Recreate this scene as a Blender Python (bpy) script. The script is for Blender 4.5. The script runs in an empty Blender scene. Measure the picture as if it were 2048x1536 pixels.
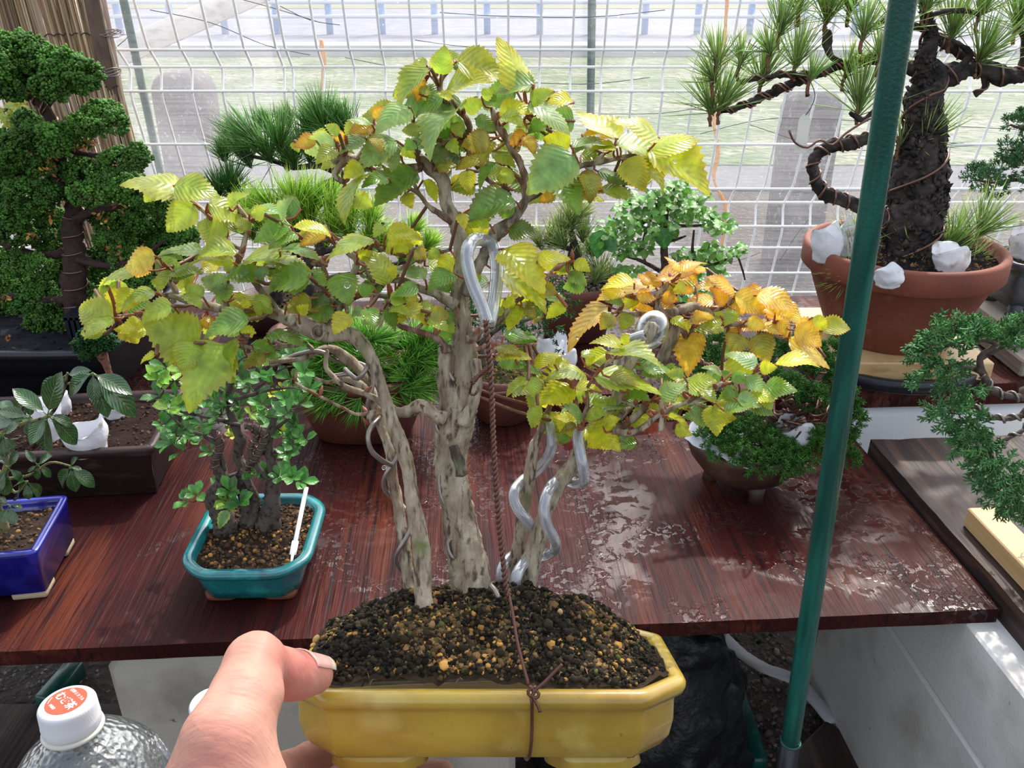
import bpy, math, random
import numpy as np
from mathutils import Matrix, Vector
C = bpy.context.scene.collection
S = bpy.context.scene
R = np.random.default_rng(7)
rad = math.radians

# ---------------------------------------------------------------- camera
PITCH = 26.0; F = 1700.0; CAM = np.array([0.0, 0.0, 1.01])
cam_d = bpy.data.cameras.new('camera'); cam = bpy.data.objects.new('camera', cam_d); C.objects.link(cam)
cam.location = CAM; cam.rotation_euler = (rad(90-PITCH), 0, 0)
cam_d.sensor_width = 36.0; cam_d.lens = 36.0*F/2048.0; cam_d.clip_start = 0.02; cam_d.clip_end = 200
S.camera = cam
# ---------------------------------------------------------------- sky, sun, exposure
W = bpy.data.worlds.new('world'); S.world = W; W.use_nodes = True
wn = W.node_tree; wb = wn.nodes['Background']
SUN_AZ, SUN_EL = 22.0, 50.0      # azimuth east of +Y (the view direction)
sky = wn.nodes.new('ShaderNodeTexSky'); sky.sky_type = 'NISHITA'; sky.sun_disc = False
sky.sun_elevation = rad(SUN_EL); sky.sun_rotation = rad(SUN_AZ); sky.air_density = 1.3; sky.dust_density = 3.0; sky.ozone_density = 1.0
hs = wn.nodes.new('ShaderNodeHueSaturation'); hs.inputs['Saturation'].default_value = 0.45
wn.links.new(sky.outputs[0], hs.inputs['Color']); wn.links.new(hs.outputs[0], wb.inputs['Color'])
wb.inputs['Strength'].default_value = 0.38
sun_d = bpy.data.lights.new('sun', 'SUN'); sun_d.energy = 3.7; sun_d.angle = rad(1.2); sun_d.color = (1.0, 0.95, 0.88)
sun = bpy.data.objects.new('sun', sun_d); C.objects.link(sun)
_sd = Vector((math.sin(rad(SUN_AZ))*math.cos(rad(SUN_EL)), math.cos(rad(SUN_AZ))*math.cos(rad(SUN_EL)), math.sin(rad(SUN_EL))))
sun.rotation_euler = _sd.to_track_quat('Z', 'Y').to_euler()
S.view_settings.view_transform = 'Standard'; S.view_settings.look = 'None'; S.view_settings.gamma = 1; S.view_settings.use_curve_mapping = False
S.view_settings.exposure = 0.0

# ---------------------------------------------------------------- geometry of the view (pixel -> place)
CT, ST = math.cos(rad(PITCH)), math.sin(rad(PITCH))
RIGHT = np.array([1.0, 0, 0]); FWD = np.array([0, CT, -ST]); UPV = np.array([0, ST, CT])
def ray(px, py): return FWD + RIGHT*(px-1024)/F - UPV*(py-768)/F
def P(px, py, z): return CAM + ray(px, py)*z
def PZ(px, py, h): r = ray(px, py); return CAM + r*((h-CAM[2])/r[2])
def PY(px, py, y): r = ray(px, py); return CAM + r*(y/r[1])

# ---------------------------------------------------------------- mesh helpers
def nrm(v):
    v = np.asarray(v, float); return v/(np.linalg.norm(v)+1e-12)
class MB:
    def __init__(s): s.V=[]; s.F=[]; s.Cc=[]; s.U=[]; s.n=0
    def add(s, v, f, col=None, uv=None):
        v = np.asarray(v, float).reshape(-1, 3); k = len(v)
        if isinstance(f, np.ndarray): s.F.append(f.astype(np.int64)+s.n)
        else:
            by = {}
            for q in f: by.setdefault(len(q), []).append(q)
            for q in by.values(): s.F.append(np.array(q, np.int64)+s.n)
        s.V.append(v)
        c = np.ones((k, 4)); c[:, :3] = .5
        if col is not None: c[:, :3] = np.asarray(col, float)[..., :3]
        s.Cc.append(c)
        s.U.append(np.zeros((k, 2)) if uv is None else np.asarray(uv, float)); s.n += k
        return s
    def build(s, name, mat, parent=None, smooth=True):
        V = np.concatenate(s.V); Cc = np.concatenate(s.Cc); U = np.concatenate(s.U)
        if parent is not None and parent.name in WM:
            M = WM[parent.name]; V = (V-M[:3, 3])@M[:3, :3]
        me = bpy.data.meshes.new(name)
        lv = np.concatenate([f.ravel() for f in s.F]); sz = np.concatenate([np.full(len(f), f.shape[1]) for f in s.F])
        st = np.concatenate([[0], np.cumsum(sz)[:-1]])
        me.vertices.add(len(V)); me.loops.add(len(lv)); me.polygons.add(len(sz))
        me.vertices.foreach_set('co', V.ravel().astype(np.float32)); me.loops.foreach_set('vertex_index', lv.astype(np.int32))
        me.polygons.foreach_set('loop_start', st.astype(np.int32)); me.update(calc_edges=True)
        ca = me.color_attributes.new('Col', 'FLOAT_COLOR', 'POINT'); ca.data.foreach_set('color', Cc.ravel().astype(np.float32))
        ul = me.uv_layers.new(name='UVMap'); ul.data.foreach_set('uv', U[lv].ravel().astype(np.float32))
        me.polygons.foreach_set('use_smooth', np.full(len(sz), smooth)); me.materials.append(mat)
        me.validate(); o = bpy.data.objects.new(name, me); C.objects.link(o)
        if parent is not None:
            o.parent = parent
            if parent.name in WM: WM[o.name] = WM[parent.name]
        return o
WM = {}
def tag(o, label=None, cat=None, group=None, kind=None):
    if label: o['label'] = label
    if cat: o['category'] = cat
    if group: o['group'] = group
    if kind: o['kind'] = kind
    return o
def thing(name, label, cat, loc, rx=0.0, rz=0.0, group=None):
    o = bpy.data.objects.new(name, None); C.objects.link(o); o.empty_display_size = .02
    o.location = loc; o.rotation_euler = (rx, 0, rz)
    M = (Matrix.Translation(Vector(loc)) @ o.rotation_euler.to_matrix().to_4x4()); WM[o.name] = np.array(M)
    return tag(o, label, cat, group)
def root_only(o, loc=None): return o

def catmull(pts, step):
    pts = np.asarray(pts, float); n = len(pts)
    if n < 3: 
        k = max(2, int(np.linalg.norm(pts[1,:3]-pts[0,:3])/step)+1); t = np.linspace(0, 1, k)[:, None]
        return pts[0]*(1-t)+pts[1]*t
    out = []
    for i in range(n-1):
        p0 = pts[max(i-1, 0)]; p1 = pts[i]; p2 = pts[i+1]; p3 = pts[min(i+2, n-1)]
        k = max(1, int(math.ceil(np.linalg.norm(p2[:3]-p1[:3])/step)))
        for j in range(k):
            t = j/k
            out.append(.5*((2*p1)+(-p0+p2)*t+(2*p0-5*p1+4*p2-p3)*t*t+(-p0+3*p1-3*p2+p3)*t**3))
    out.append(pts[-1]); return np.array(out)
def frames(P3):
    n = len(P3); T = np.gradient(P3, axis=0) if n > 2 else np.repeat((P3[-1]-P3[0])[None], n, 0)
    T /= np.linalg.norm(T, axis=1)[:, None]+1e-12
    a = np.array([0, 0, 1.]) if abs(T[0][2]) < .9 else np.array([1., 0, 0])
    N = np.zeros_like(T); N[0] = nrm(np.cross(T[0], a))
    for i in range(1, n): N[i] = nrm(N[i-1]-T[i]*np.dot(N[i-1], T[i]))
    return T, N, np.cross(T, N)
def tube(mb, pts, rads, sides=8, rough=0.0, col=None, cap=True, taper_round=True, flat=None, freq=1.0):
    pts = np.asarray(pts, float); n = len(pts); rads = np.broadcast_to(np.asarray(rads, float), (n,)).copy()
    T, N, B = frames(pts); a = np.linspace(0, 2*np.pi, sides, endpoint=False)
    rr = np.ones((n, sides))
    if rough > 0:
        s = np.cumsum(np.r_[0, np.linalg.norm(np.diff(pts, axis=0), axis=1)])/max(rads.max(), 1e-6)*freq
        for k in range(4):
            ph = R.random(3)*6.28; m = int(R.integers(1, 5)); rr += rough*(.5/(1+.35*k))*np.sin(m*a[None]+ph[0]+1.1*s[:, None]*(k+1)*.5+ph[1])
        rr += rough*.5*R.standard_normal((n, sides))
    v = pts[:, None]+(N[:, None]*np.cos(a)[None, :, None]+B[:, None]*np.sin(a)[None, :, None]*(1 if flat is None else flat))*(rads[:, None]*rr)[..., None]
    v = v.reshape(-1, 3); i = np.arange(n-1)[:, None]*sides; j = np.arange(sides)[None]; j2 = (j+1) % sides
    f = np.stack([i+j, i+j2, i+sides+j2, i+sides+j], -1).reshape(-1, 4)
    c = None if col is None else np.repeat(np.broadcast_to(np.asarray(col, float), (n, 3)), sides, 0)
    uv = np.stack([np.tile(a/6.283, n), np.repeat(np.linspace(0, 1, n), sides)], -1)
    if cap:
        L = len(v); v = np.vstack([v, pts[0]-T[0]*rads[0]*.25, pts[-1]+T[-1]*rads[-1]*.35])
        f2 = np.concatenate([np.stack([(j[0]+1) % sides, j[0], np.full(sides, L)], -1), np.stack([(n-1)*sides+j[0], (n-1)*sides+(j[0]+1) % sides, np.full(sides, L+1)], -1)])
        if c is not None: c = np.vstack([c, c[0], c[-1]])
        uv = np.vstack([uv, uv[0], uv[-1]])
        mb.add(v, f, c, uv); mb.F.append(f2+mb.n-len(v))
    else: mb.add(v, f, c, uv)
    return mb
def box(mb, lo, hi, M=None, col=None, bev=0.0):
    lo = np.array(lo, float); hi = np.array(hi, float)
    if bev <= 0:
        v = np.array([[x, y, z] for z in (lo[2], hi[2]) for y in (lo[1], hi[1]) for x in (lo[0], hi[0])])
        f = [(0, 2, 3, 1), (4, 5, 7, 6), (0, 1, 5, 4), (2, 6, 7, 3), (0, 4, 6, 2), (1, 3, 7, 5)]
    else:
        b = bev; rings = []
        def ring(x0, y0, x1, y1, c, z):
            return [[x0+c, y0, z], [x1-c, y0, z], [x1, y0+c, z], [x1, y1-c, z], [x1-c, y1, z], [x0+c, y1, z], [x0, y1-c, z], [x0, y0+c, z]]
        z0, z1 = lo[2], hi[2]
        rings = [ring(lo[0]+b, lo[1]+b, hi[0]-b, hi[1]-b, b*.5, z0), ring(lo[0], lo[1], hi[0], hi[1], b, z0+b), ring(lo[0], lo[1], hi[0], hi[1], b, z1-b), ring(lo[0]+b, lo[1]+b, hi[0]-b, hi[1]-b, b*.5, z1)]
        v = np.array(sum(rings, [])); f = [tuple(range(7, -1, -1)), tuple(range(24, 32))]
        for k in range(3):
            for j in range(8): f.append((k*8+j, k*8+(j+1) % 8, k*8+8+(j+1) % 8, k*8+8+j))
    if M is not None: v = v@np.array(M)[:3, :3].T+np.array(M)[:3, 3]
    return mb.add(v, f, col)
def subgrid_box(mb, lo, hi, step, M=None, amp=0.0, freq=30.0):
    """box with gridded faces, gently roughened"""
    lo = np.array(lo, float); hi = np.array(hi, float)
    for ax in range(3):
        u, w = [(1, 2), (2, 0), (0, 1)][ax]
        nu = max(1, int((hi[u]-lo[u])/step)); nw = max(1, int((hi[w]-lo[w])/step))
        U_, W_ = np.meshgrid(np.linspace(lo[u], hi[u], nu+1), np.linspace(lo[w], hi[w], nw+1), indexing='ij')
        for side in (0, 1):
            v = np.zeros((U_.size, 3)); v[:, u] = U_.ravel(); v[:, w] = W_.ravel(); v[:, ax] = (lo, hi)[side][ax]
            v = v+amp*vnoise(v*freq)[:, None]*0+amp*np.stack([vnoise(v*freq+k*17.3) for k in range(3)], -1)
            i, j = np.meshgrid(np.arange(nu), np.arange(nw), indexing='ij'); a = (i*(nw+1)+j).ravel()
            f = np.stack([a, a+nw+1, a+nw+2, a+1], -1)
            if side == 0: f = f[:, ::-1]
            if M is not None: v = v@np.array(M)[:3, :3].T+np.array(M)[:3, 3]
            mb.add(v, f)
    return mb
def _h(ix, iy, iz):
    h = (ix*374761393+iy*668265263+iz*2147483647+1274126177) & 0xffffffff
    h = ((h ^ (h >> 13))*1274126177) & 0xffffffff
    return ((h ^ (h >> 16)) & 0xffff)/32767.5-1.0
def vnoise(p):
    p = np.asarray(p, float); i = np.floor(p).astype(np.int64); f = p-i; f = f*f*(3-2*f); r = 0
    for dx in (0, 1):
        for dy in (0, 1):
            for dz in (0, 1):
                w = (f[..., 0] if dx else 1-f[..., 0])*(f[..., 1] if dy else 1-f[..., 1])*(f[..., 2] if dz else 1-f[..., 2])
                r = r+w*_h(i[..., 0]+dx, i[..., 1]+dy, i[..., 2]+dz)
    return r
def fbm(p, o=4):
    r = 0; a = 1.0
    for k in range(o): r = r+a*vnoise(p*2**k+k*11.7); a *= .5
    return r
def surf_nets(fn, lo, hi, h):
    lo = np.array(lo, float); hi = np.array(hi, float); n = np.ceil((hi-lo)/h).astype(int)+1
    ax = [lo[k]+np.arange(n[k])*h for k in range(3)]
    D = np.empty(tuple(n))
    for i in range(n[0]):
        g = np.stack(np.meshgrid([ax[0][i]], ax[1], ax[2], indexing='ij'), -1)[0]; D[i] = fn(g)
    c = [(dx, dy, dz) for dx in (0, 1) for dy in (0, 1) for dz in (0, 1)]
    sl = lambda d: D[d[0]:n[0]-1+d[0], d[1]:n[1]-1+d[1], d[2]:n[2]-1+d[2]]
    neg = sum((sl(d) < 0).astype(int) for d in c); act = (neg > 0) & (neg < 8)
    acc = np.zeros(act.shape+(3,)); cnt = np.zeros(act.shape)
    for a in range(8):
        for b in range(a+1, 8):
            da = np.array(c[a]); db = np.array(c[b])
            if np.abs(da-db).sum() != 1: continue
            va = sl(c[a]); vb = sl(c[b]); cr = ((va < 0) != (vb < 0))
            t = np.where(cr, va/np.where(va-vb == 0, 1, va-vb), 0)
            acc += np.where(cr[..., None], da+(db-da)*t[..., None], 0); cnt += cr
    idx = -np.ones(act.shape, int); ii = np.argwhere(act); idx[act] = np.arange(len(ii))
    V = lo+(ii+acc[act]/np.maximum(cnt[act], 1)[:, None])*h; Fs = []
    for k in range(3):
        o1 = [0, 0, 0]; o1[k] = 1
        A = D[tuple(slice(0, n[j]-o1[j]) for j in range(3))]; B = D[tuple(slice(o1[j], n[j]) for j in range(3))]
        cr = np.argwhere((A < 0) != (B < 0)); u, w = (k+1) % 3, (k+2) % 3
        ok = (cr[:, u] > 0) & (cr[:, w] > 0) & (cr[:, u] < n[u]-1) & (cr[:, w] < n[w]-1) ; cr = cr[ok]
        fl = A[tuple(cr.T)] < 0; eu = np.zeros(3, int); eu[u] = 1; ew = np.zeros(3, int); ew[w] = 1
        q = [cr-eu-ew, cr-ew, cr, cr-eu]; q = np.stack([idx[tuple(x.T)] for x in q], -1)
        Fs.append(q[fl]); Fs.append(q[~fl][:, ::-1])
    Fq = np.concatenate(Fs); Fq = Fq[(Fq >= 0).all(1)]
    return V, Fq
def rcone(p, a, b, ra, rb):
    a = np.asarray(a, float); b = np.asarray(b, float); ab = b-a; t = np.clip(((p-a)@ab)/(ab@ab), 0, 1)
    return np.linalg.norm(p-(a+t[..., None]*ab), axis=-1)-(ra+(rb-ra)*t)
def smin(a, b, k):
    h = np.clip(.5+.5*(b-a)/k, 0, 1); return b*(1-h)+a*h-k*h*(1-h)

# templates for scattering
def ico(sub=0):
    t = (1+5**.5)/2
    v = [nrm(x) for x in [(-1, t, 0), (1, t, 0), (-1, -t, 0), (1, -t, 0), (0, -1, t), (0, 1, t), (0, -1, -t), (0, 1, -t), (t, 0, -1), (t, 0, 1), (-t, 0, -1), (-t, 0, 1)]]
    f = [(0, 11, 5), (0, 5, 1), (0, 1, 7), (0, 7, 10), (0, 10, 11), (1, 5, 9), (5, 11, 4), (11, 10, 2), (10, 7, 6), (7, 1, 8), (3, 9, 4), (3, 4, 2), (3, 2, 6), (3, 6, 8), (3, 8, 9), (4, 9, 5), (2, 4, 11), (6, 2, 10), (8, 6, 7), (9, 8, 1)]
    for _ in range(sub):
        m = {}; nf = []
        def mid(a, b):
            k = (min(a, b), max(a, b))
            if k not in m: m[k] = len(v); v.append(nrm(v[a]+v[b]))
            return m[k]
        for a, b, c in f:
            x, y, z = mid(a, b), mid(b, c), mid(c, a); nf += [(a, x, z), (b, y, x), (c, z, y), (x, y, z)]
        f = nf
    return np.array(v), np.array(f)
ICO0, ICO1 = ico(0), ico(1)
OCT = (np.array([[1, 0, 0], [-1, 0, 0], [0, 1, 0], [0, -1, 0], [0, 0, 1], [0, 0, -1.]]), np.array([(0, 2, 4), (2, 1, 4), (1, 3, 4), (3, 0, 4), (2, 0, 5), (1, 2, 5), (3, 1, 5), (0, 3, 5)]))
def basis(dirs, roll=None):
    """k rotation matrices whose z axis is dirs"""
    d = np.asarray(dirs, float); d = d/np.linalg.norm(d, axis=1)[:, None]; k = len(d)
    a = R.standard_normal((k, 3)) if roll is None else np.broadcast_to(roll, (k, 3))
    x = a-d*np.sum(a*d, 1)[:, None]; x /= np.linalg.norm(x, axis=1)[:, None]+1e-9
    return np.stack([x, np.cross(d, x), d], -1)
def scat(mb, tpl, mats, locs, cols=None, tcol=None):
    v, f = tpl; k = len(locs); n = len(v)
    V = np.einsum('kij,nj->kni', mats, v)+np.asarray(locs)[:, None]
    Fx = (f[None]+np.arange(k)[:, None, None]*n).reshape(-1, f.shape[1])
    c = None
    if cols is not None:
        c = np.repeat(np.asarray(cols, float)[:, None], n, 1)
        if tcol is not None: c = c*tcol[None]
        c = c.reshape(-1, 3)
    return mb.add(V.reshape(-1, 3), Fx, c)
def rand_dirs(k, up=0.0):
    d = R.standard_normal((k, 3)); d[:, 2] += up; return d/np.linalg.norm(d, axis=1)[:, None]
def cvar(k, base, var=.15, hue=.06):
    b = np.array(base, float)[None]*(1+var*R.standard_normal((k, 1)))*(1+hue*R.standard_normal((k, 3))); return np.clip(b, .002, 1)

# ---------------------------------------------------------------- materials
def mat(name, col=(.5, .5, .5), rough=.5, metal=0.0, spec=.5, attr=False, noise=None, bump=None, trans=0.0, ior=1.45, coat=0.0, translucent=0.0, alpha=1.0, sss=0.0, sheen=0.0):
    """noise: list of (colour, scale(x,y,z) or s, lo, hi, detail); bump: list of (scale, strength)"""
    m = bpy.data.materials.new(name); m.use_nodes = True; nt = m.node_tree; N = nt.nodes; L = nt.links; b = N['Principled BSDF']
    b.inputs['Roughness'].default_value = rough; b.inputs['Metallic'].default_value = metal; b.inputs['Specular IOR Level'].default_value = spec
    b.inputs['IOR'].default_value = ior; b.inputs['Transmission Weight'].default_value = trans; b.inputs['Coat Weight'].default_value = coat; b.inputs['Coat Roughness'].default_value = .08
    b.inputs['Alpha'].default_value = alpha
    if sss: b.inputs['Subsurface Weight'].default_value = sss; b.inputs['Subsurface Radius'].default_value = (1, .35, .2); b.inputs['Subsurface Scale'].default_value = .004
    tc = N.new('ShaderNodeTexCoord')
    if attr:
        a = N.new('ShaderNodeVertexColor'); a.layer_name = 'Col'; cur = a.outputs['Color']
    else:
        rgb = N.new('ShaderNodeRGB'); rgb.outputs[0].default_value = (*col, 1); cur = rgb.outputs[0]
    for nz in (noise or []):
        c2, sc, lo, hi = nz[:4]; det = nz[4] if len(nz) > 4 else 4
        mp = N.new('ShaderNodeMapping'); mp.inputs['Scale'].default_value = sc if isinstance(sc, tuple) else (sc,)*3
        L.new(tc.outputs['Object'], mp.inputs[0]); nx = N.new('ShaderNodeTexNoise'); nx.inputs['Scale'].default_value = 1; nx.inputs['Detail'].default_value = det
        L.new(mp.outputs[0], nx.inputs['Vector']); mr = N.new('ShaderNodeMapRange'); mr.inputs[1].default_value = lo; mr.inputs[2].default_value = hi; L.new(nx.outputs['Fac'], mr.inputs[0])
        mx = N.new('ShaderNodeMix'); mx.data_type = 'RGBA'; L.new(mr.outputs[0], mx.inputs['Factor']); L.new(cur, mx.inputs['A']); mx.inputs['B'].default_value = (*c2, 1)
        if len(nz) > 5: mx.blend_type = nz[5]
        cur = mx.outputs['Result']
    L.new(cur, b.inputs['Base Color'])
    nrmout = None
    for sc, st in (bump or []):
        mp = N.new('ShaderNodeMapping'); mp.inputs['Scale'].default_value = sc if isinstance(sc, tuple) else (sc,)*3
        L.new(tc.outputs['Object'], mp.inputs[0]); nx = N.new('ShaderNodeTexNoise'); nx.inputs['Scale'].default_value = 1; nx.inputs['Detail'].default_value = 5; L.new(mp.outputs[0], nx.inputs['Vector'])
        bp = N.new('ShaderNodeBump'); bp.inputs['Strength'].default_value = 1.0; bp.inputs['Distance'].default_value = st; L.new(nx.outputs['Fac'], bp.inputs['Height'])
        if nrmout is not None: L.new(nrmout, bp.inputs['Normal'])
        nrmout = bp.outputs[0]
    if nrmout is not None: L.new(nrmout, b.inputs['Normal'])
    if translucent > 0:
        tr = N.new('ShaderNodeBsdfTranslucent'); L.new(cur, tr.inputs[0]); ms = N.new('ShaderNodeMixShader'); ms.inputs[0].default_value = translucent
        L.new(b.outputs[0], ms.inputs[1]); L.new(tr.outputs[0], ms.inputs[2]); L.new(ms.outputs[0], N['Material Output'].inputs[0])
        if nrmout is not None: L.new(nrmout, tr.inputs['Normal'])
    return m
def mnode(m): return m.node_tree.nodes, m.node_tree.links, m.node_tree.nodes['Principled BSDF']

M_GREENPOLE = mat('green_coated_steel', (.003, .060, .046), .35, coat=.3, noise=[((.01, .12, .09), (60, 60, 8), .5, .7)], bump=[(400, .0004)])
M_WHITEWIRE = mat('white_coated_wire', (.95, .95, .96), .5)
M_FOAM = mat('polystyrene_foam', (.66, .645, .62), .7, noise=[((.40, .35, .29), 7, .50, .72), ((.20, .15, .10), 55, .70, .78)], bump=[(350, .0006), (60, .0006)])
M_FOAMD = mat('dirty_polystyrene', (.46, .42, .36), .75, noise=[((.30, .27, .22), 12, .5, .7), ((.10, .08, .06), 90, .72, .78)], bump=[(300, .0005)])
M_GLAZEY = mat('yellow_glaze', (.43, .30, .042), .28, coat=.4, noise=[((.27, .15, .025), 16, .46, .70), ((.50, .40, .11), 30, .60, .75), ((.14, .08, .02), 120, .70, .76)], bump=[(60, .0005)])
M_GLAZET = mat('teal_glaze', (.008, .14, .15), .22, coat=.6, noise=[((.02, .28, .27), 40, .5, .7), ((.03, .06, .10), 18, .55, .75)], bump=[(90, .0004)])
M_GLAZEB = mat('cobalt_glaze', (.006, .008, .16), .18, coat=.7, noise=[((.02, .03, .34), 25, .55, .75)])
M_TERRA = mat('terracotta', (.22, .062, .034), .7, noise=[((.14, .04, .024), 10, .45, .7), ((.28, .10, .06), 40, .58, .75)], bump=[(250, .0004)])
M_REDCLAY = mat('reddish_clay', (.13, .035, .022), .55, noise=[((.07, .022, .017), 14, .45, .7)], bump=[(200, .0005)])
M_BROWNCLAY = mat('brown_clay', (.06, .03, .022), .5, noise=[((.12, .06, .04), 30, .5, .7), ((.03, .015, .013), 8, .5, .7)], bump=[(150, .0008)])
M_DKCLAY = mat('dark_brown_clay', (.035, .018, .017), .5, noise=[((.09, .06, .055), (30, 30, 90), .55, .75)], bump=[(200, .0005)])
M_GREYCLAY = mat('grey_clay', (.045, .05, .06), .4, noise=[((.09, .1, .11), 20, .5, .7)], bump=[(120, .001)])
M_BLACKPL = mat('black_plastic', (.012, .014, .02), .35, bump=[(200, .0003)])
M_BEIGE = mat('unglazed_beige', (.42, .33, .22), .8, bump=[(300, .0004)])
M_REDFOOT = mat('unglazed_red_clay', (.14, .038, .02), .7, bump=[(300, .0004)])
M_LIGHTWOOD = mat('light_wood', (.55, .36, .17), .5, noise=[((.40, .22, .09), (25, 3, 60), .5, .72), ((.70, .52, .30), (8, 2, 8), .55, .7)], bump=[((120, 8, 120), .0005)])
M_GREYWOOD = mat('weathered_wood', (.30, .26, .22), .7, noise=[((.18, .14, .11), (40, 4, 40), .45, .7)], bump=[((150, 8, 150), .001)])
M_DARKWOOD = mat('dark_wet_wood', (.030, .019, .017), .5, spec=.3, noise=[((.09, .05, .035), (60, 6, 60), .5, .7)], bump=[((140, 10, 140), .0012)])
M_POSTWOOD = mat('brown_post_wood', (.14, .085, .06), .6, noise=[((.08, .045, .03), (60, 60, 5), .45, .7)], bump=[((200, 200, 8), .001)])
M_BAG = mat('white_nonwoven', (.80, .80, .83), .8, noise=[((.40, .33, .27), 45, .58, .74)], bump=[(160, .0012)], translucent=.25)
M_CLOTH = mat('white_cloth', (.85, .86, .90), .8, bump=[(90, .001)], translucent=.3)
M_WIRE = mat('aluminium_training_wire', (.20, .11, .085), .35, metal=.75)
M_TWIST = mat('brown_twisted_wire', (.13, .06, .045), .38, metal=.6)
M_GREYWIRE = mat('grey_wire', (.28, .24, .22), .4, metal=.7)
M_CONC = mat('concrete', (.11, .10, .10), .9, noise=[((.15, .13, .13), 60, .52, .66, 8), ((.30, .27, .25), 45, .58, .7)], bump=[(80, .004)])
M_TAG = mat('tag_paper', (.82, .80, .72), .7)
M_STRAP = mat('pale_strap', (.45, .45, .47), .5, bump=[((30, 200, 30), .001)])
M_ORANGE = mat('orange_fibre', (.70, .28, .02), .8, bump=[(100, .002)])
M_RAILW = mat('white_rail', (.72, .75, .80), .5)
M_RAILB = mat('bluish_rail_post', (.36, .48, .72), .5)
# ================================================================ ground and everything beyond the netting
def mat_ground():
    m = mat('soil_ground', (.075, .058, .048), .9, noise=[((.18, .15, .13), 45, .55, .7, 8), ((.04, .03, .028), 14, .5, .7), ((.5, .46, .42), 90, .68, .75)], bump=[(45, .02), (160, .004)])
    return m
def mat_grass():
    return mat('far_grass', (.12, .17, .07), .9, noise=[((.28, .28, .20), 1.2, .4, .65), ((.07, .11, .04), 14, .5, .7, 8), ((.40, .38, .30), 5, .58, .72)], bump=[(12, .08)])
def slab(name, x0, x1, y0, y1, z0, z1, m, step=None, amp=0, freq=5):
    b = MB()
    if step: subgrid_box(b, (x0, y0, z0), (x1, y1, z1), step, amp=amp, freq=freq)
    else: box(b, (x0, y0, z0), (x1, y1, z1))
    o = b.build(name, m, smooth=bool(step)); o['kind'] = 'structure'; return o
ground = slab('floor', -3.5, 3.5, -1.0, 4.3, -.06, 0.0, mat_ground())
slab('ground_asphalt', -9, 9, 4.3, 4.9, -.06, .005, mat('pale_asphalt', (.11, .11, .12), .9, noise=[((.17, .17, .17), 30, .5, .7)]))
slab('ground_grass', -16, 16, 4.9, 11.6, -.06, .01, mat_grass())
slab('ground_kerb', -22, 22, 11.6, 12.2, -.06, .14, mat('kerb_concrete', (.55, .54, .55), .8))
slab('ground_road', -30, 30, 12.2, 26, -.06, .02, mat('pale_road', (.17, .17, .21), .85, noise=[((.24, .24, .28), 3, .4, .7)]))
slab('ground_far_field', -60, 60, 26, 90, -.06, .03, mat('far_field', (.20, .20, .13), .9))
# ---- roadside railing
t = thing('guard_railing', 'pale bluish roadside railing standing beyond the netting and grass', 'railing', (0, 15.6, 0))
for i in range(-22, 23):
    x = -.42+i*.89
    b = MB(); tube(b, [(x, 15.6, 0.0), (x, 15.6, 1.02)], .058, 10); b.build('post', M_RAILB, t)
for z in (.30, .52, .76, 1.0):
    b = MB(); tube(b, [(-20.2, 15.52, z), (20.2, 15.52, z)], .032 if z < 1 else .045, 8); b.build('rail', M_RAILW, t)
# ---- concrete marker post with a rounded top
def concrete_post(px0, px1, ytop, y, name, label):
    a = PY(px0, 230, y); c = PY(px1, 230, y); w = c[0]-a[0]; zt = PY((px0+px1)/2, ytop, y)[2]; x = (a[0]+c[0])/2; r = w/2
    b = MB(); prof = [(z, 1.0) for z in np.linspace(0, zt-.07, 8)]+[(zt-.07+.07*math.sin(t_), max(.05, math.cos(t_)**.6)) for t_ in np.linspace(.2, 1.57, 7)]
    n = 24; rings = []
    for z, s in prof:
        an = np.linspace(0, 2*np.pi, n, endpoint=False); cx = np.sign(np.cos(an))*np.abs(np.cos(an))**.45; cy = np.sign(np.sin(an))*np.abs(np.sin(an))**.45
        rings.append(np.stack([x+cx*r*s, y+.12+cy*r*s, np.full(n, z)], -1))
    V = np.concatenate(rings); V += .002*np.stack([vnoise(V*60+k*9) for k in range(3)], -1); F_ = [(k*n+j, k*n+(j+1) % n, k*n+n+(j+1) % n, k*n+n+j) for k in range(len(rings)-1) for j in range(n)]+[tuple(range((len(rings)-1)*n, len(rings)*n))]
    b.add(V, F_); return tag(b.build(name, M_CONC), label, 'post')
concrete_post(292, 405, 148, 2.75, 'concrete_post', 'round topped concrete post standing behind the netting at the left')
concrete_post(1590, 1700, 186, 3.0, 'concrete_post', 'round topped concrete post behind the netting by the tall pine')
# ---- weathered plank leaning across the top left, behind the netting
b = MB(); a = PY(190, 128, 2.62); c = PY(560, -35, 3.1); d = nrm(c-a); n1 = nrm(np.cross(d, [0, 1, 0])); n2 = np.cross(d, n1)
M = np.eye(4); M[:3, 0] = d; M[:3, 1] = n2; M[:3, 2] = n1; M[:3, 3] = a
box(b, (-.35, -.012, -.035), (np.linalg.norm(c-a)+.5, .012, .035), M, bev=.002)
tag(b.build('timber_plank', mat('pale_plank', (.62, .58, .52), .7, noise=[((.45, .40, .35), (3, 40, 60), .5, .7)])), 'pale plank slanting up to the right behind the netting, top left', 'plank')

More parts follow.
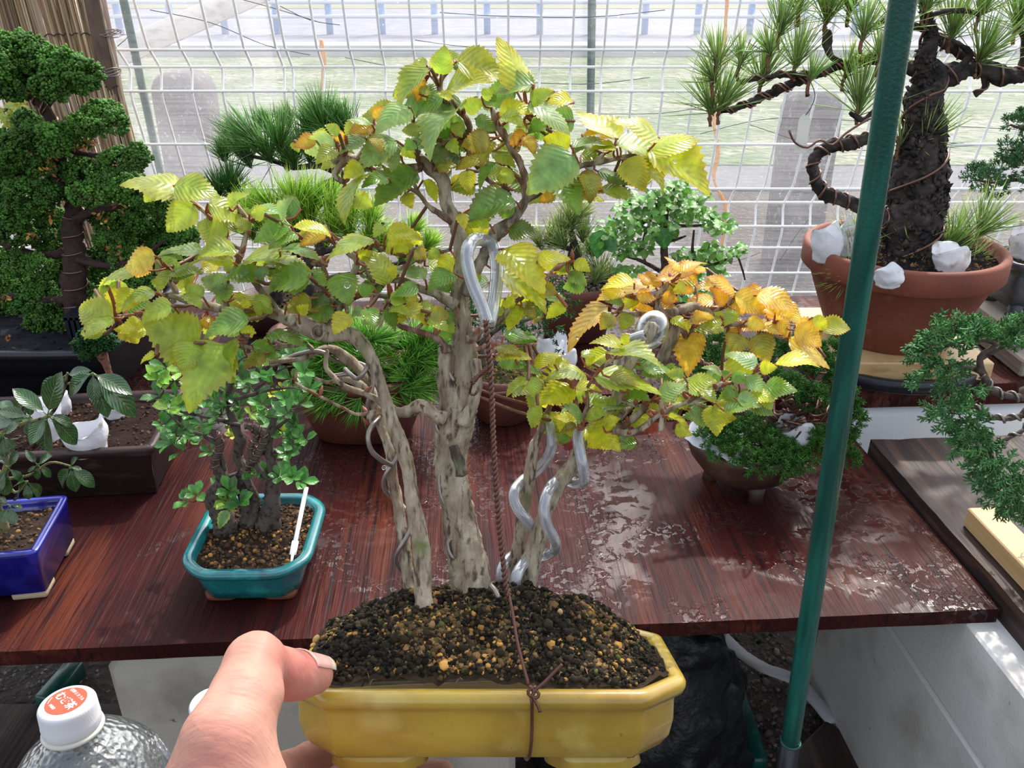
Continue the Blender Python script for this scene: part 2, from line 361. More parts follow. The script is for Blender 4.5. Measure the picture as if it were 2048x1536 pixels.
# ================================================================ white mesh fence (leans a little), green poles, film
FY0, FZ0, FS = 2.15, .946, .298
def fpt(x, z, off=0.0): return np.array([x, FY0+FS*(FZ0-z)+off, z])
def fence_z(py):
    r = ray(1024, py); # CAM+r*t : y = FY0+FS*(FZ0-z)
    t_ = (FY0+FS*(FZ0-CAM[2]))/(r[1]+FS*r[2]); return CAM[2]+r[2]*t_
HY = [-105, -62, -20, 100, 137, 183, 288, 378, 411, 453, 545, 618, 655, 690]
HZ = [fence_z(y) for y in HY]
def fold(z):   # V-shaped crease, set back from the eye
    o = 0
    for a, c in ((3, 5), (7, 9), (11, 13), (0, 2)):
        z1, z0 = HZ[a], HZ[c]; zm = (z1+z0)/2
        if z0-.01 < z < z1+.01: o = max(o, .045*(1-abs(z-zm)/((z1-z0)/2+.01)))
    return o
zs = np.unique(np.concatenate([np.linspace(.02, 1.30, 60), np.array(HZ)]))
def fence_panel(x0, x1, label):
    t = thing('mesh_fence_panel', label, 'fence', tuple(fpt((x0+x1)/2, 0.0)), group=None)
    b = MB(); x = x0
    while x <= x1+1e-6:
        p = np.array([fpt(x, z, fold(z)) for z in zs]); tube(b, p, .0032, 6); x += .0765
    b.build('vertical_wires', M_WHITEWIRE, t)
    for z in HZ+[.15, .30]:
        if z < .02: continue
        b = MB(); off = fold(z)-.0045; tube(b, [fpt(x0-.012, z, off), fpt(x1+.012, z, off)], .0035, 6); b.build('horizontal_wire', M_WHITEWIRE, t)
xj = (533-1024)/1700*1.96
fence_panel(xj-.0765*24, xj, 'white wire mesh fence panel left of the seam, behind the reed screen')
fence_panel(xj+.022, xj+.022+.0765*34, 'white wire mesh fence panel behind the potted trees, right of the seam')
def gpole(p0, p1, r, label, name='support_pole'):
    d = p1-p0; p1 = p0+d*1.12; p0 = p0+d*((.0-p0[2])/d[2]) if False else p0
    k = (p0[2]-0.0)/(p1[2]-p0[2]); base = p0-(p1-p0)*k if p0[2] < p1[2] else p0
    t = thing(name, label, 'pole', tuple(base)); b = MB(); pts = catmull([base, (base+p1)/2, p1], .15); tube(b, pts, r, 14); b.build('tube', M_GREENPOLE, t)
    b = MB(); tube(b, [base+(0, 0, .0), base+nrm(p1-base)*.012], r*1.25, 14); b.build('foot_cap', M_BLACKPL, t); return t
gpole(PY(318, 331, 2.44), PY(247, 0, 2.30), .0105, 'slim green coated pole behind the fence near the reed screen')
gpole(PY(1178, 440, 2.44), PY(1184, 0, 2.30), .0105, 'slim green coated pole behind the fence at the middle of the picture')
# film: translucent woven sheeting just behind the mesh
def mat_film():
    m = bpy.data.materials.new('translucent_netting_film'); m.use_nodes = True; N = m.node_tree.nodes; L = m.node_tree.links; N.remove(N['Principled BSDF'])
    tc = N.new('ShaderNodeTexCoord'); tp = N.new('ShaderNodeBsdfTransparent'); tp.inputs[0].default_value = (.96, .96, .97, 1)
    df = N.new('ShaderNodeBsdfDiffuse'); df.inputs[0].default_value = (.86, .86, .9, 1); tl = N.new('ShaderNodeBsdfTranslucent'); tl.inputs[0].default_value = (.86, .86, .88, 1)
    gl = N.new('ShaderNodeBsdfGlossy'); gl.inputs[1].default_value = .25
    m1 = N.new('ShaderNodeMixShader'); m1.inputs[0].default_value = .55; L.new(df.outputs[0], m1.inputs[1]); L.new(tl.outputs[0], m1.inputs[2])
    m2 = N.new('ShaderNodeMixShader'); m2.inputs[0].default_value = .06; L.new(m1.outputs[0], m2.inputs[1]); L.new(gl.outputs[0], m2.inputs[2])
    nz = N.new('ShaderNodeTexNoise'); nz.inputs['Scale'].default_value = 3.5; nz.inputs['Detail'].default_value = 4; nz.inputs['Distortion'].default_value = 1.2; L.new(tc.outputs['Object'], nz.inputs[0])
    mp = N.new('ShaderNodeMapping'); mp.inputs['Scale'].default_value = (3, 3, 260); L.new(tc.outputs['Object'], mp.inputs[0])
    wv = N.new('ShaderNodeTexNoise'); wv.inputs['Scale'].default_value = 1; L.new(mp.outputs[0], wv.inputs[0])
    vz = N.new('ShaderNodeTexNoise'); vz.inputs['Scale'].default_value = 90; vz.inputs['Detail'].default_value = 3; L.new(tc.outputs['Object'], vz.inputs[0])
    r1 = N.new('ShaderNodeMapRange'); r1.inputs[1].default_value = .3; r1.inputs[2].default_value = .75; r1.inputs[3].default_value = .10; r1.inputs[4].default_value = .24; L.new(nz.outputs[0], r1.inputs[0])
    r2 = N.new('ShaderNodeMapRange'); r2.inputs[1].default_value = .3; r2.inputs[2].default_value = .7; r2.inputs[3].default_value = -.05; r2.inputs[4].default_value = .05; L.new(wv.outputs[0], r2.inputs[0])
    r3 = N.new('ShaderNodeMapRange'); r3.inputs[1].default_value = .68; r3.inputs[2].default_value = .76; r3.inputs[3].default_value = 0; r3.inputs[4].default_value = .35; L.new(vz.outputs[0], r3.inputs[0])
    ad = N.new('ShaderNodeMath'); L.new(r1.outputs[0], ad.inputs[0]); L.new(r2.outputs[0], ad.inputs[1])
    ad2 = N.new('ShaderNodeMath'); L.new(ad.outputs[0], ad2.inputs[0]); L.new(r3.outputs[0], ad2.inputs[1])
    ms = N.new('ShaderNodeMixShader'); L.new(ad2.outputs[0], ms.inputs[0]); L.new(tp.outputs[0], ms.inputs[1]); L.new(m2.outputs[0], ms.inputs[2]); L.new(ms.outputs[0], N['Material Output'].inputs[0])
    return m
M_FILM = mat_film()
def film(x0, x1, ztop, off, seed, label):
    nx, nz = 150, 70; b = MB(); X, Z = np.meshgrid(np.linspace(x0, x1, nx), np.linspace(.03, ztop, nz), indexing='ij')
    Y = FY0+FS*(FZ0-Z)+off; q = np.stack([X*1.6+seed, Z*2.2, X*0], -1)
    Y = Y+.018*fbm(q, 4)+.012*np.sin(X*7+2*Z+seed)*fbm(q*.5+5, 2)+.02*np.abs(fbm(np.stack([X*3+Z*2, Z*1.0, X*0+seed], -1), 3))
    V = np.stack([X, Y, Z], -1).reshape(-1, 3); i, j = np.meshgrid(np.arange(nx-1), np.arange(nz-1), indexing='ij'); a = (i*nz+j).ravel()
    b.add(V, np.stack([a, a+nz, a+nz+1, a+1], -1)); return tag(b.build('netting_sheet', M_FILM), label, 'netting')
film(-1.45, 2.1, 1.22, .075, 3.0, 'translucent pale netting sheet hung right across behind the white mesh fence')
# draped second layer at the top left corner
film(-1.30, -.62, 1.22, .15, 9.0, 'second layer of translucent netting doubled up beside the reed screen')
# crease threads in the netting
b = MB()
for (pts) in ([(560, 12), (620, 40), (680, 50)], [(470, -5), (560, 20), (640, 45)], [(830, 80), (900, 90), (1000, 100)], [(690, 115), (790, 135)], [(880, 25), (1000, 32), (1180, 34), (1330, 20)], [(300, 20), (420, 45), (530, 90), (620, 110)], [(240, 70), (262, 68), (232, 95)],
              [(1060, 165), (1180, 168), (1300, 155)], [(1200, 228), (1330, 226), (1420, 210)], [(1400, 268), (1520, 240), (1640, 238), (2048, 260)], [(1500, 250), (1700, 300), (2040, 285)], [(1560, 520), (1600, 460), (1625, 430)], [(1330, 560), (1480, 520), (1520, 505)]):
    p = [PY(x, y, 2.205+.0004*y) for x, y in pts]; tube(b, catmull(p, .03), .0009, 4)
tag(b.build('netting_threads', mat('dark_thread', (.12, .12, .13), .8)), 'loose dark threads sagging across the netting', 'thread', kind='stuff')
# orange cords outside the film
for nm, pts, lab in (('orange_cord', [(1455, -60), (1452, 40), (1440, 150), (1428, 240), (1436, 300), (1428, 360), (1452, 420), (1440, 520), (1432, 600)], 'frayed orange cord hanging behind the netting beside the tall pine'),
                     ('orange_cord', [(642, 80), (648, 120), (645, 160), (641, 200)], 'short frayed orange cord hanging behind the netting, left of the held tree')):
    b = MB(); p = catmull([PY(x, y, 2.62+.0003*y) for x, y in pts], .02); k = len(p); tube(b, p, .006*(1+.3*np.sin(np.arange(k)*.7)), 7, rough=.3); tag(b.build(nm, M_ORANGE), lab, 'cord')

# ================================================================ reed screen and its wooden post
RS_Y = 1.92
t = thing('reed_screen', 'upright screen of thin brown reeds bound with cord, far left', 'screen', tuple(PY(100, 420, RS_Y)*np.array([1, 1, 0])))
M_REED = mat('brown_reed', attr=True, rough=.65, bump=[((300, 300, 20), .0005)])
def reed_pt(s, py):   # s = distance along the screen
    top = PY(0, 0, RS_Y-.02); q = ray(0, 0)
    return None
xa0, xa1 = PY(-60, 0, RS_Y)[0], PY(196, 0, RS_Y)[0]
b = MB(); n = 150
for i in range(n):
    x = xa0+(xa1-xa0)*(i+.5*R.random())/n; y = RS_Y+.006*R.standard_normal()+.004*math.sin(i*.4); r = .0019+.0008*R.random()
    lean = .012*R.standard_normal(); g = R.random(); c = np.array([.26, .17, .10])*(1-g)+np.array([.52, .40, .26])*g; c = c*(.95+.7*R.random())
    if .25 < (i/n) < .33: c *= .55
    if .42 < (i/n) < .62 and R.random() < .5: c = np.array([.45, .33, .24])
    z0 = .30+.03*R.random(); zt = 1.22
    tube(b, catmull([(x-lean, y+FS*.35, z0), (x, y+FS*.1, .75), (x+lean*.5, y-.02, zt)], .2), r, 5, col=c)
b.build('reeds', M_REED, t)['kind'] = 'stuff'
for py in (72, 178, 268, 366, 455, 540):
    z = PY(60, py, RS_Y)[2]; b = MB(); xx = np.linspace(xa0, xa1, 160); pts = np.stack([xx, np.full(160, RS_Y-.006+FS*.45*max(0, .95-z))+.003*np.sin(xx*330), z+.002*np.sin(xx*330+1.5)+.004*np.sin(xx*9+py)], -1)
    tube(b, pts, .0013, 5); b.build('binding_cord', mat('dark_cord', (.05, .045, .05), .8), t)
# wooden post
pt = thing('wooden_post', 'weathered brown wooden post at the edge of the reed screen', 'post', (0, 0, 0))
a = PY(263, 370, 2.02); c = PY(186, -20, 1.90); WM[pt.name][:3, 3] = 0
d = nrm(c-a); base = a-d*(a[2]/d[2]); c = c+d*.1; n1 = nrm(np.cross(d, [0, 1, 0])); n2 = np.cross(d, n1); M = np.eye(4); M[:3, 0] = n1; M[:3, 1] = n2; M[:3, 2] = d; M[:3, 3] = base
b = MB(); box(b, (-.016, -.018, 0), (.016, .018, np.linalg.norm(c-base)), M, bev=.002); b.build('timber', M_POSTWOOD, pt)
b = MB(); tube(b, catmull([base+d*s+n1*(-.019)+np.array([0, -.014, 0])+n1*.004*math.sin(s*14) for s in np.linspace(.4, np.linalg.norm(c-base)-.02, 20)], .03), .003, 6, rough=.2); b.build('jute_string', mat('jute', (.42, .34, .26), .9), pt)
for py in (72, 150): 
    b = MB(); p = PY(205, py, 1.9)
    for k in range(4):
        an = np.linspace(0, 2*np.pi, 14); tube(b, np.stack([p[0]+.026*np.cos(an), p[1]+.03+.026*np.sin(an), p[2]+.003*k+.004*np.sin(an*2+k)], -1), .0012, 5)
    b.build('wire_tie', M_GREYWIRE, pt)

# ================================================================ the wet wooden bench top and what carries it
YAW = math.atan2(.063, 1.027); QX, QY, TZ = .518, .706, .40
EX = np.array([math.cos(YAW), math.sin(YAW), 0]); EY = np.array([-math.sin(YAW), math.cos(YAW), 0])
def T(u, v, z=0.0): return np.array([QX, QY, z])+EX*u+EY*v
def TM(u=0, v=0, z=0, rz=0):
    M = np.eye(4); c, s = math.cos(YAW+rz), math.sin(YAW+rz); M[:3, 0] = (c, s, 0); M[:3, 1] = (-s, c, 0); M[:3, 3] = T(u, v, z); return M
def mat_bench():
    m = bpy.data.materials.new('wet_stained_plywood'); m.use_nodes = True; N, L, B = mnode(m)
    tc = N.new('ShaderNodeTexCoord')
    def nz(scale, det=4, dist=0.0, src='Object'):
        mp = N.new('ShaderNodeMapping'); mp.inputs['Scale'].default_value = scale if isinstance(scale, tuple) else (scale,)*3; L.new(tc.outputs[src], mp.inputs[0])
        n = N.new('ShaderNodeTexNoise'); n.inputs['Scale'].default_value = 1; n.inputs['Detail'].default_value = det; n.inputs['Distortion'].default_value = dist; L.new(mp.outputs[0], n.inputs[0]); return n.outputs['Fac']
    def rng(x, a, b, c=0.0, d=1.0):
        r = N.new('ShaderNodeMapRange'); r.inputs[1].default_value = a; r.inputs[2].default_value = b; r.inputs[3].default_value = c; r.inputs[4].default_value = d; L.new(x, r.inputs[0]); return r.outputs[0]
    def mix(f, a, b):
        x = N.new('ShaderNodeMix'); x.data_type = 'RGBA'; L.new(f, x.inputs['Factor']); 
        if isinstance(a, tuple): x.inputs['A'].default_value = (*a, 1)
        else: L.new(a, x.inputs['A'])
        if isinstance(b, tuple): x.inputs['B'].default_value = (*b, 1)
        else: L.new(b, x.inputs['B'])
        return x.outputs['Result']
    def mth(op, a, b):
        x = N.new('ShaderNodeMath'); x.operation = op
        for k, v in enumerate((a, b)):
            if isinstance(v, (int, float)): x.inputs[k].default_value = v
            else: L.new(v, x.inputs[k])
        return x.outputs[0]
    c = mix(rng(nz(5.5), .38, .66), (.026, .0055, .006), (.058, .012, .010))
    c = mix(rng(nz((18, 2.5, 18), 5, .4), .55, .78), c, (.12, .030, .014))       # orange brown streaks along the grain
    c = mix(rng(nz((130, 5, 60), 5, .3), .52, .62), c, (.022, .007, .008))      # dark pores
    c = mix(rng(nz((420, 14, 60), 3), .56, .64), c, (.03, .008, .008))
    L.new(c, B.inputs['Base Color'])
    wet = rng(nz(4.2, 3, .6), .57, .63); drops = rng(nz(115, 4, .8), .50, .56); pud = mth('MULTIPLY', wet, rng(nz(50, 4, 1.0), .44, .49))
    w2 = mth('MAXIMUM', pud, mth('MULTIPLY', drops, rng(nz(7.5, 3), .53, .60)))
    gr = nz((230, 9, 90), 5, .2)
    L.new(mth('SUBTRACT', rng(nz(14, 3), .3, .7, .36, .52), mth('MULTIPLY', w2, .32)), B.inputs['Roughness'])
    L.new(mth('ADD', .07, mth('MULTIPLY', w2, .33)), B.inputs['Specular IOR Level'])
    h = mth('ADD', mth('MULTIPLY', mth('MULTIPLY', gr, mth('SUBTRACT', 1.0, pud)), 1.0), mth('MULTIPLY', w2, .55))
    bp = N.new('ShaderNodeBump'); bp.inputs['Distance'].default_value = .0015; bp.inputs['Strength'].default_value = 1; L.new(h, bp.inputs['Height']); L.new(bp.outputs[0], B.inputs['Normal'])
    return m
M_BENCH = mat_bench()
t = thing('bench_top', 'wet dark red stained plywood bench top under the potted trees', 'bench', tuple(T(-.75, .4, TZ-.018)), rz=YAW)
b = MB(); subgrid_box(b, (-1.62, 0, TZ-.018), (0, .98, TZ), .02, TM(), amp=.0005, freq=40); b.build('plywood_sheet', M_BENCH, t, smooth=False)
def foam_box(name, label, u0, u1, v0, v1, z0, z1, m, seam=None, bev=.008, lid=None):
    t = thing(name, label, 'box', tuple(T((u0+u1)/2, (v0+v1)/2, z0)), rz=YAW)
    zs_ = seam if seam else z1
    b = MB(); box(b, (u0, v0, z0), (u1, v1, zs_-.002 if seam else z1), TM(), bev=bev); b.build('box_body', m, t, smooth=False)
    if seam: b = MB(); box(b, (u0+.001, v0+.001, zs_), (u1-.001, v1-.001, z1), TM(), bev=bev*.7); b.build('lid', m, t, smooth=False)
    return t
def uv_of(p): q = p-np.array([QX, QY, 0]); return float(q@EX), float(q@EY)
uA = uv_of(PZ(172, 1318, TZ-.02))[0]
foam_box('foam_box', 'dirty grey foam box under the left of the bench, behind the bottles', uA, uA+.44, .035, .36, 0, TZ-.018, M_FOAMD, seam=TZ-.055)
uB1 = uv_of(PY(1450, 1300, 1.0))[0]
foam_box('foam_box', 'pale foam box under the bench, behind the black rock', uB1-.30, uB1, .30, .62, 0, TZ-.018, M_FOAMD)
# big box on the right (its left face runs back along the bench)
uC = uv_of(PZ(1932, 1250, TZ-.02))[0]
foam_box('foam_box', 'big white foam box carrying the right end of the bench', uC, uC+.5, -.45, .30, .0, TZ-.018, M_FOAM, seam=.262, bev=.004)
M_ = None
foam_box('foam_box', 'clean white foam box behind the bench, below the tall pine', .012, .72, .462, .84, 0.0, TZ-.006, mat('white_foam', (.82, .84, .86), .6, bump=[(300, .0003)]), bev=.012)
# rear board (dark red) lying on bench and box
t = thing('shelf_board', 'thick dark red board at the back carrying the tall pine', 'board', tuple(T(0, .6, TZ)), rz=YAW)
BZ = .436
b = MB(); subgrid_box(b, (-.465, .458, TZ), (.80, .86, BZ), .02, TM(), amp=.0005, freq=40); b.build('board', M_BENCH, t, smooth=False)
# dark plank and pale bar on the right
b = MB(); subgrid_box(b, (.004, -.50, TZ-.018), (.36, .33, .418), .02, TM(), amp=.001, freq=35)
tag(b.build('dark_plank', M_DARKWOOD, smooth=False), 'rough dark wet plank on the white foam box, right of the bench', 'plank')
pb = uv_of(PZ(1925, 1050, .418)); b = MB(); box(b, (pb[0], -.46, .418), (pb[0]+.036, pb[1], .443), TM(), bev=.0015)
tag(b.build('wooden_bar', M_LIGHTWOOD, smooth=False), 'pale yellow wooden bar lying on the dark plank', 'bar')
b = MB(); box(b, (pb[0]+.20, -.46, .418), (pb[0]+.236, pb[1], .443), TM(), bev=.0015)
tag(b.build('wooden_bar', M_LIGHTWOOD, smooth=False), 'second pale wooden bar on the dark plank under the trailing juniper pot', 'bar')
# ---- front green pole
top = PY(1812, -40, .62); bot = PY(1578, 1500, .62)
t = thing('support_pole', 'thick green coated pole standing in front of the bench, right', 'pole', (bot[0]+(bot[0]-top[0])*.4, .62, 0))
b = MB(); d = nrm(top-bot); tube(b, catmull([bot, (top+bot)/2, top+d*.3], .05), .0092, 24); b.build('tube', M_GREENPOLE, t)
b = MB(); tube(b, [bot-d*.30, bot+d*.012], .0098, 20); b.build('socket', M_BLACKPL, t)
b = MB(); an = np.linspace(0, 2*np.pi, 28); tube(b, np.stack([bot[0]+.0095*np.cos(an), bot[1]+.0095*np.sin(an), bot[2]+.012+0*an], -1), .0014, 6); b.build('collar_ring', M_GREENPOLE, t)
# ---- things on the ground under the bench
for nm, a, c, w, h, m, lab, cat in (('green_strip', (1462, 1330), (1522, 1520), .022, .03, M_GREENPOLE, 'dark green strip lying on the ground beside the black rock', 'strip'),
                             ('green_strip', (150, 1318), (84, 1395), .03, .03, M_GREENPOLE, 'dark green strip lying on the ground left of the foam box', 'strip'),
                             ('ground_board', (1600, 1490), (1790, 1620), .14, .02, M_DARKWOOD, 'dark board lying on the ground behind the foot of the green pole', 'board')):
    A = PZ(*a, h); B_ = PZ(*c, h); d = nrm(B_-A); n1 = np.array([-d[1], d[0], 0]); M = np.eye(4); M[:3, 0] = d; M[:3, 1] = n1; M[:3, 3] = (A[0], A[1], 0)
    b = MB(); box(b, (0, -w/2, 0), (np.linalg.norm(B_-A), w/2, h), M, bev=.003); tag(b.build(nm, m), lab, cat)
b = MB(); p = catmull([PZ(1435, 1268, .03), PZ(1475, 1310, .02), PZ(1530, 1345, .03), PZ(1590, 1368, .02), PZ(1625, 1405, .02), PZ(1665, 1450, .01)], .01)
tube(b, p+np.array([0, 0, .008]), .012, 8, flat=.35, rough=.1); tag(b.build('pale_strap', M_STRAP), 'pale flat strap snaking over the soil under the bench', 'strap')
# pebbles on the ground
b = MB(); k = 1500; px = R.uniform(1380, 1760, k); py = R.uniform(1250, 1536, k); L_ = np.array([PZ(x, y, 0.0) for x, y in zip(px, py)]); s = R.uniform(.002, .006, k)*(1+1.2*(R.random(k) < .06))
uv_ = np.array([uv_of(p) for p in L_]); ok = (uv_[:, 0] < uC-.008) & ~((uv_[:, 0] > uB1-.31) & (uv_[:, 0] < uB1+.008) & (uv_[:, 1] > .29)) & (np.linalg.norm((L_-[.172, .82, 0])/[.16, .12, 1], axis=1) > 1); L_ = L_[ok]; s = s[ok]*.8; k = len(L_)
scat(b, ICO0, basis(rand_dirs(k))*(s[:, None, None]*np.stack([np.ones(k), R.uniform(.6, 1, k), R.uniform(.5, .9, k)], -1)[:, None, :]), L_, cvar(k, (.13, .105, .09), .45))
k = 260; px = R.uniform(-40, 200, k); py = R.uniform(1300, 1540, k); L_ = np.array([PZ(x, y, 0.0) for x, y in zip(px, py)]); s = R.uniform(.001, .004, k)
scat(b, ICO0, basis(rand_dirs(k))*(s[:, None, None]*np.stack([np.ones(k), R.uniform(.6, 1, k), R.uniform(.5, .9, k)], -1)[:, None, :]), L_, cvar(k, (.20, .20, .20), .35))
tag(b.build('gravel', mat('gravel', attr=True, rough=.85)), 'small stones scattered over the soil under the bench', 'gravel', kind='stuff')
b = MB(); box(b, (-1.0, .62, 0), (-.545, .945, .012), bev=.002); tag(b.build('ground_board', M_DARKWOOD), 'dark board lying on the ground at the far left under the bench', 'board')
# black knobbly rock
def rockfn(p):
    q = p-RC; r = np.linalg.norm(q/np.array([.140, .10, .25]), axis=-1)-1
    return r*.13+.012*fbm(q*22, 3)-.010*np.maximum(0, vnoise(q*48))
RC = np.array([.172, .82, .06])
V, Fq = surf_nets(rockfn, RC-[.23, .15, .30], RC+[.23, .15, .31], .006); b = MB(); b.add(V, Fq)
tag(b.build('black_rock', mat('wet_black_rock', (.008, .008, .009), .38, spec=.35, noise=[((.035, .032, .03), 30, .6, .72)], bump=[(45, .004), (160, .0015)])), 'knobbly wet black rock on the ground below the held pot', 'rock')

# ================================================================ pots, soil, foliage makers
def outline(kind, hx, hy, n=64, p=.3, k=.0):
    a = np.linspace(0, 2*np.pi, n, endpoint=False)
    if kind == 'round': return np.stack([hx*np.cos(a), hy*np.sin(a)], -1)
    if kind == 'super': return np.stack([hx*np.sign(np.cos(a))*np.abs(np.cos(a))**p, hy*np.sign(np.sin(a))*np.abs(np.sin(a))**p], -1)
    if kind == 'poly':   # chamfered rectangle, chamfer k, corner softened by resampling
        c = k; P_ = np.array([(hx, -hy+c), (hx, hy-c), (hx-c, hy), (-hx+c, hy), (-hx, hy-c), (-hx, -hy+c), (-hx+c, -hy), (hx-c, -hy)])
        out = []; r = p
        for i in range(8):
            q0, q1, q2 = P_[i-1], P_[i], P_[(i+1) % 8]; d0 = nrm(q0-q1); d1 = nrm(q2-q1)
            for t in np.linspace(0, 1, 6): A = q1+d0*r*(1-t); B = q1+d1*r*t; out.append(A*(1-t)+B*t)
        return np.array(out)
def inset(o, d):
    """moves an outline inwards by d along its own normals"""
    e = np.roll(o, -1, 0)-np.roll(o, 1, 0); n = np.stack([-e[:, 1], e[:, 0]], -1); n /= np.linalg.norm(n, axis=1)[:, None]+1e-9
    return o+n*d
def pot(name, m, o, prof, M, parent, label=None, wob=0.0):
    """prof: list of (inset, z) from the foot, up the outside, over the lip and down inside"""
    b = MB(); n = len(o); V = np.concatenate([np.c_[inset(o, d), np.full(n, z)] for d, z in prof]); K = len(prof)
    if wob: V = V+wob*np.stack([vnoise(V*18+k*7) for k in range(3)], -1)
    V = V@M[:3, :3].T+M[:3, 3]; F_ = [(k*n+j, k*n+(j+1) % n, k*n+n+(j+1) % n, k*n+n+j) for k in range(K-1) for j in range(n)]
    F_ += [tuple(range(n-1, -1, -1)), tuple(range((K-1)*n, K*n))]; b.add(V, F_)
    ob = b.build(name, m, parent); 
    if label: ob['label'] = label
    return ob
M_SOIL = mat('potting_soil', attr=True, rough=.95, spec=.12, bump=[(300, .0014)])
def soil(o, M, z, parent, hf=None, clump=0.0, dark=(.030, .020, .014), grains=((.20, .11, .045, .25), (.10, .06, .035, .5), (.05, .04, .03, .25)), k=500, gs=.0022, rough=.0015, rings=16):
    e_ = np.vstack([o, o[:1]]); s_ = np.r_[0, np.cumsum(np.linalg.norm(np.diff(e_, axis=0), axis=1))]; n = 150; q_ = np.linspace(0, s_[-1], n+1)[:-1]; o = np.stack([np.interp(q_, s_, e_[:, 0]), np.interp(q_, s_, e_[:, 1])], -1)
    b = MB(); hf = hf or (lambda x, y: 0*x)
    ss = np.linspace(0, 1, rings+1)[1:]; V = [np.zeros((1, 3))]
    for s in ss: V.append(np.c_[o*s, np.zeros(n)])
    V = np.concatenate(V); V[:, 2] = z+hf(V[:, 0], V[:, 1])+rough*fbm(V*[150, 150, 0], 3)
    F_ = [(0, 1+j, 1+(j+1) % n) for j in range(n)]+[(1+r*n+j, 1+r*n+(j+1) % n, 1+r*n+n+(j+1) % n, 1+r*n+n+j)[::-1] for r in range(rings-1) for j in range(n)]
    F_ = [f if len(f) == 3 else f[::-1] for f in F_]
    cc = np.array(dark)[None]*(1+.5*fbm(V*120, 2))[:, None]
    b.add(V@M[:3, :3].T+M[:3, 3], F_, np.clip(cc, .003, 1))
    s = np.sqrt(R.random(k)); i = R.integers(0, n, k); w_ = R.random((k, 1)); q = (o[i]*w_+o[(i+1) % n]*(1-w_))*s[:, None]*.97; zz = z+hf(q[:, 0], q[:, 1])+rough*fbm(np.c_[q*150, q[:, :1]*0], 3); L_ = np.c_[q, zz+gs*.2]@M[:3, :3].T+M[:3, 3]
    pr = np.array([g[3] for g in grains]); w = R.choice(len(grains), k, p=pr/pr.sum()); cols = np.array([g[:3] for g in grains])[w]*(1+.3*R.standard_normal((k, 1)))
    if clump:
        nzv = fbm(np.c_[q*38, q[:, :1]*0+3], 3)+.35*R.standard_normal(k); dk = nzv < clump; cols[dk] = np.array([.022, .018, .012])*(1+.5*R.standard_normal((int(dk.sum()), 1))); 
    sz = gs*(.35+1.0*R.random(k)**2)*(1 if not clump else np.where(R.random(k) < .05, 1.7, 1)); scat(b, ICO1 if gs > .0019 and k < 2500 else ICO0, basis(rand_dirs(k))*(sz[:, None, None]*np.stack([np.ones(k), R.uniform(.6, 1, k), R.uniform(.5, .95, k)], -1)[:, None, :]), L_, np.clip(cols, .005, 1))
    return b.build('soil', M_SOIL, parent)
def MT(x, y, z, rz=0.0):
    M = np.eye(4); c, s = math.cos(rz), math.sin(rz); M[:2, :2] = [[c, -s], [s, c]]; M[:3, 3] = (x, y, z); return M
def leafmat(name, rough=.35, tl=.35, spec=.5, vein=.0):
    m = bpy.data.materials.new(name); m.use_nodes = True; N, L, B = mnode(m)
    a = N.new('ShaderNodeVertexColor'); a.layer_name = 'Col'; uv = N.new('ShaderNodeUVMap'); uv.uv_map = 'UVMap'; sx = N.new('ShaderNodeSeparateXYZ'); L.new(uv.outputs[0], sx.inputs[0])
    def mth(op, x, y=None):
        n = N.new('ShaderNodeMath'); n.operation = op
        for k, v in enumerate((x, y)):
            if v is None: continue
            if isinstance(v, (int, float)): n.inputs[k].default_value = v
            else: L.new(v, n.inputs[k])
        return n.outputs[0]
    au = mth('ABSOLUTE', mth('SUBTRACT', sx.outputs[0], .5)); ph = mth('MULTIPLY', mth('SUBTRACT', sx.outputs[1], mth('MULTIPLY', au, .62)), 9.0)
    fr = mth('ABSOLUTE', mth('SUBTRACT', mth('FRACT', ph), .5)); vn = mth('LESS_THAN', fr, .045); mid = mth('LESS_THAN', au, .013); vv = mth('MAXIMUM', vn, mid)
    mx = N.new('ShaderNodeMix'); mx.data_type = 'RGBA'; L.new(mth('MULTIPLY', vv, vein), mx.inputs['Factor']); L.new(a.outputs[0], mx.inputs['A']); mx.inputs['B'].default_value = (.55, .6, .15, 1)
    tc = N.new('ShaderNodeTexCoord'); nz = N.new('ShaderNodeTexNoise'); nz.inputs['Scale'].default_value = 160; nz.inputs['Detail'].default_value = 4; L.new(tc.outputs['Object'], nz.inputs[0])
    mr = N.new('ShaderNodeMapRange'); mr.inputs[1].default_value = .3; mr.inputs[2].default_value = .75; mr.inputs[3].default_value = .72; mr.inputs[4].default_value = 1.2; L.new(nz.outputs[0], mr.inputs[0])
    mm = N.new('ShaderNodeVectorMath'); mm.operation = 'MULTIPLY'; L.new(mx.outputs['Result'], mm.inputs[0]); L.new(mr.outputs[0], mm.inputs[1])
    L.new(mm.outputs[0], B.inputs['Base Color']); B.inputs['Roughness'].default_value = rough; B.inputs['Specular IOR Level'].default_value = spec
    bp = N.new('ShaderNodeBump'); bp.inputs['Distance'].default_value = .0006; L.new(mth('ADD', mth('MULTIPLY', fr, .55 if vein else .2), mth('MULTIPLY', nz.outputs[0], .5)), bp.inputs['Height']); L.new(bp.outputs[0], B.inputs['Normal'])
    tr = N.new('ShaderNodeBsdfTranslucent'); L.new(mm.outputs[0], tr.inputs[0]); ms = N.new('ShaderNodeMixShader'); ms.inputs[0].default_value = tl
    L.new(B.outputs[0], ms.inputs[1]); L.new(tr.outputs[0], ms.inputs[2]); L.new(ms.outputs[0], N['Material Output'].inputs[0]); return m
M_NEEDLE = leafmat('pine_needles', .45, .3)
M_HINOKI = leafmat('scale_foliage', .6, .25, .3)
M_GLEAF = leafmat('glossy_leaves', .25, .22, .6, .25)
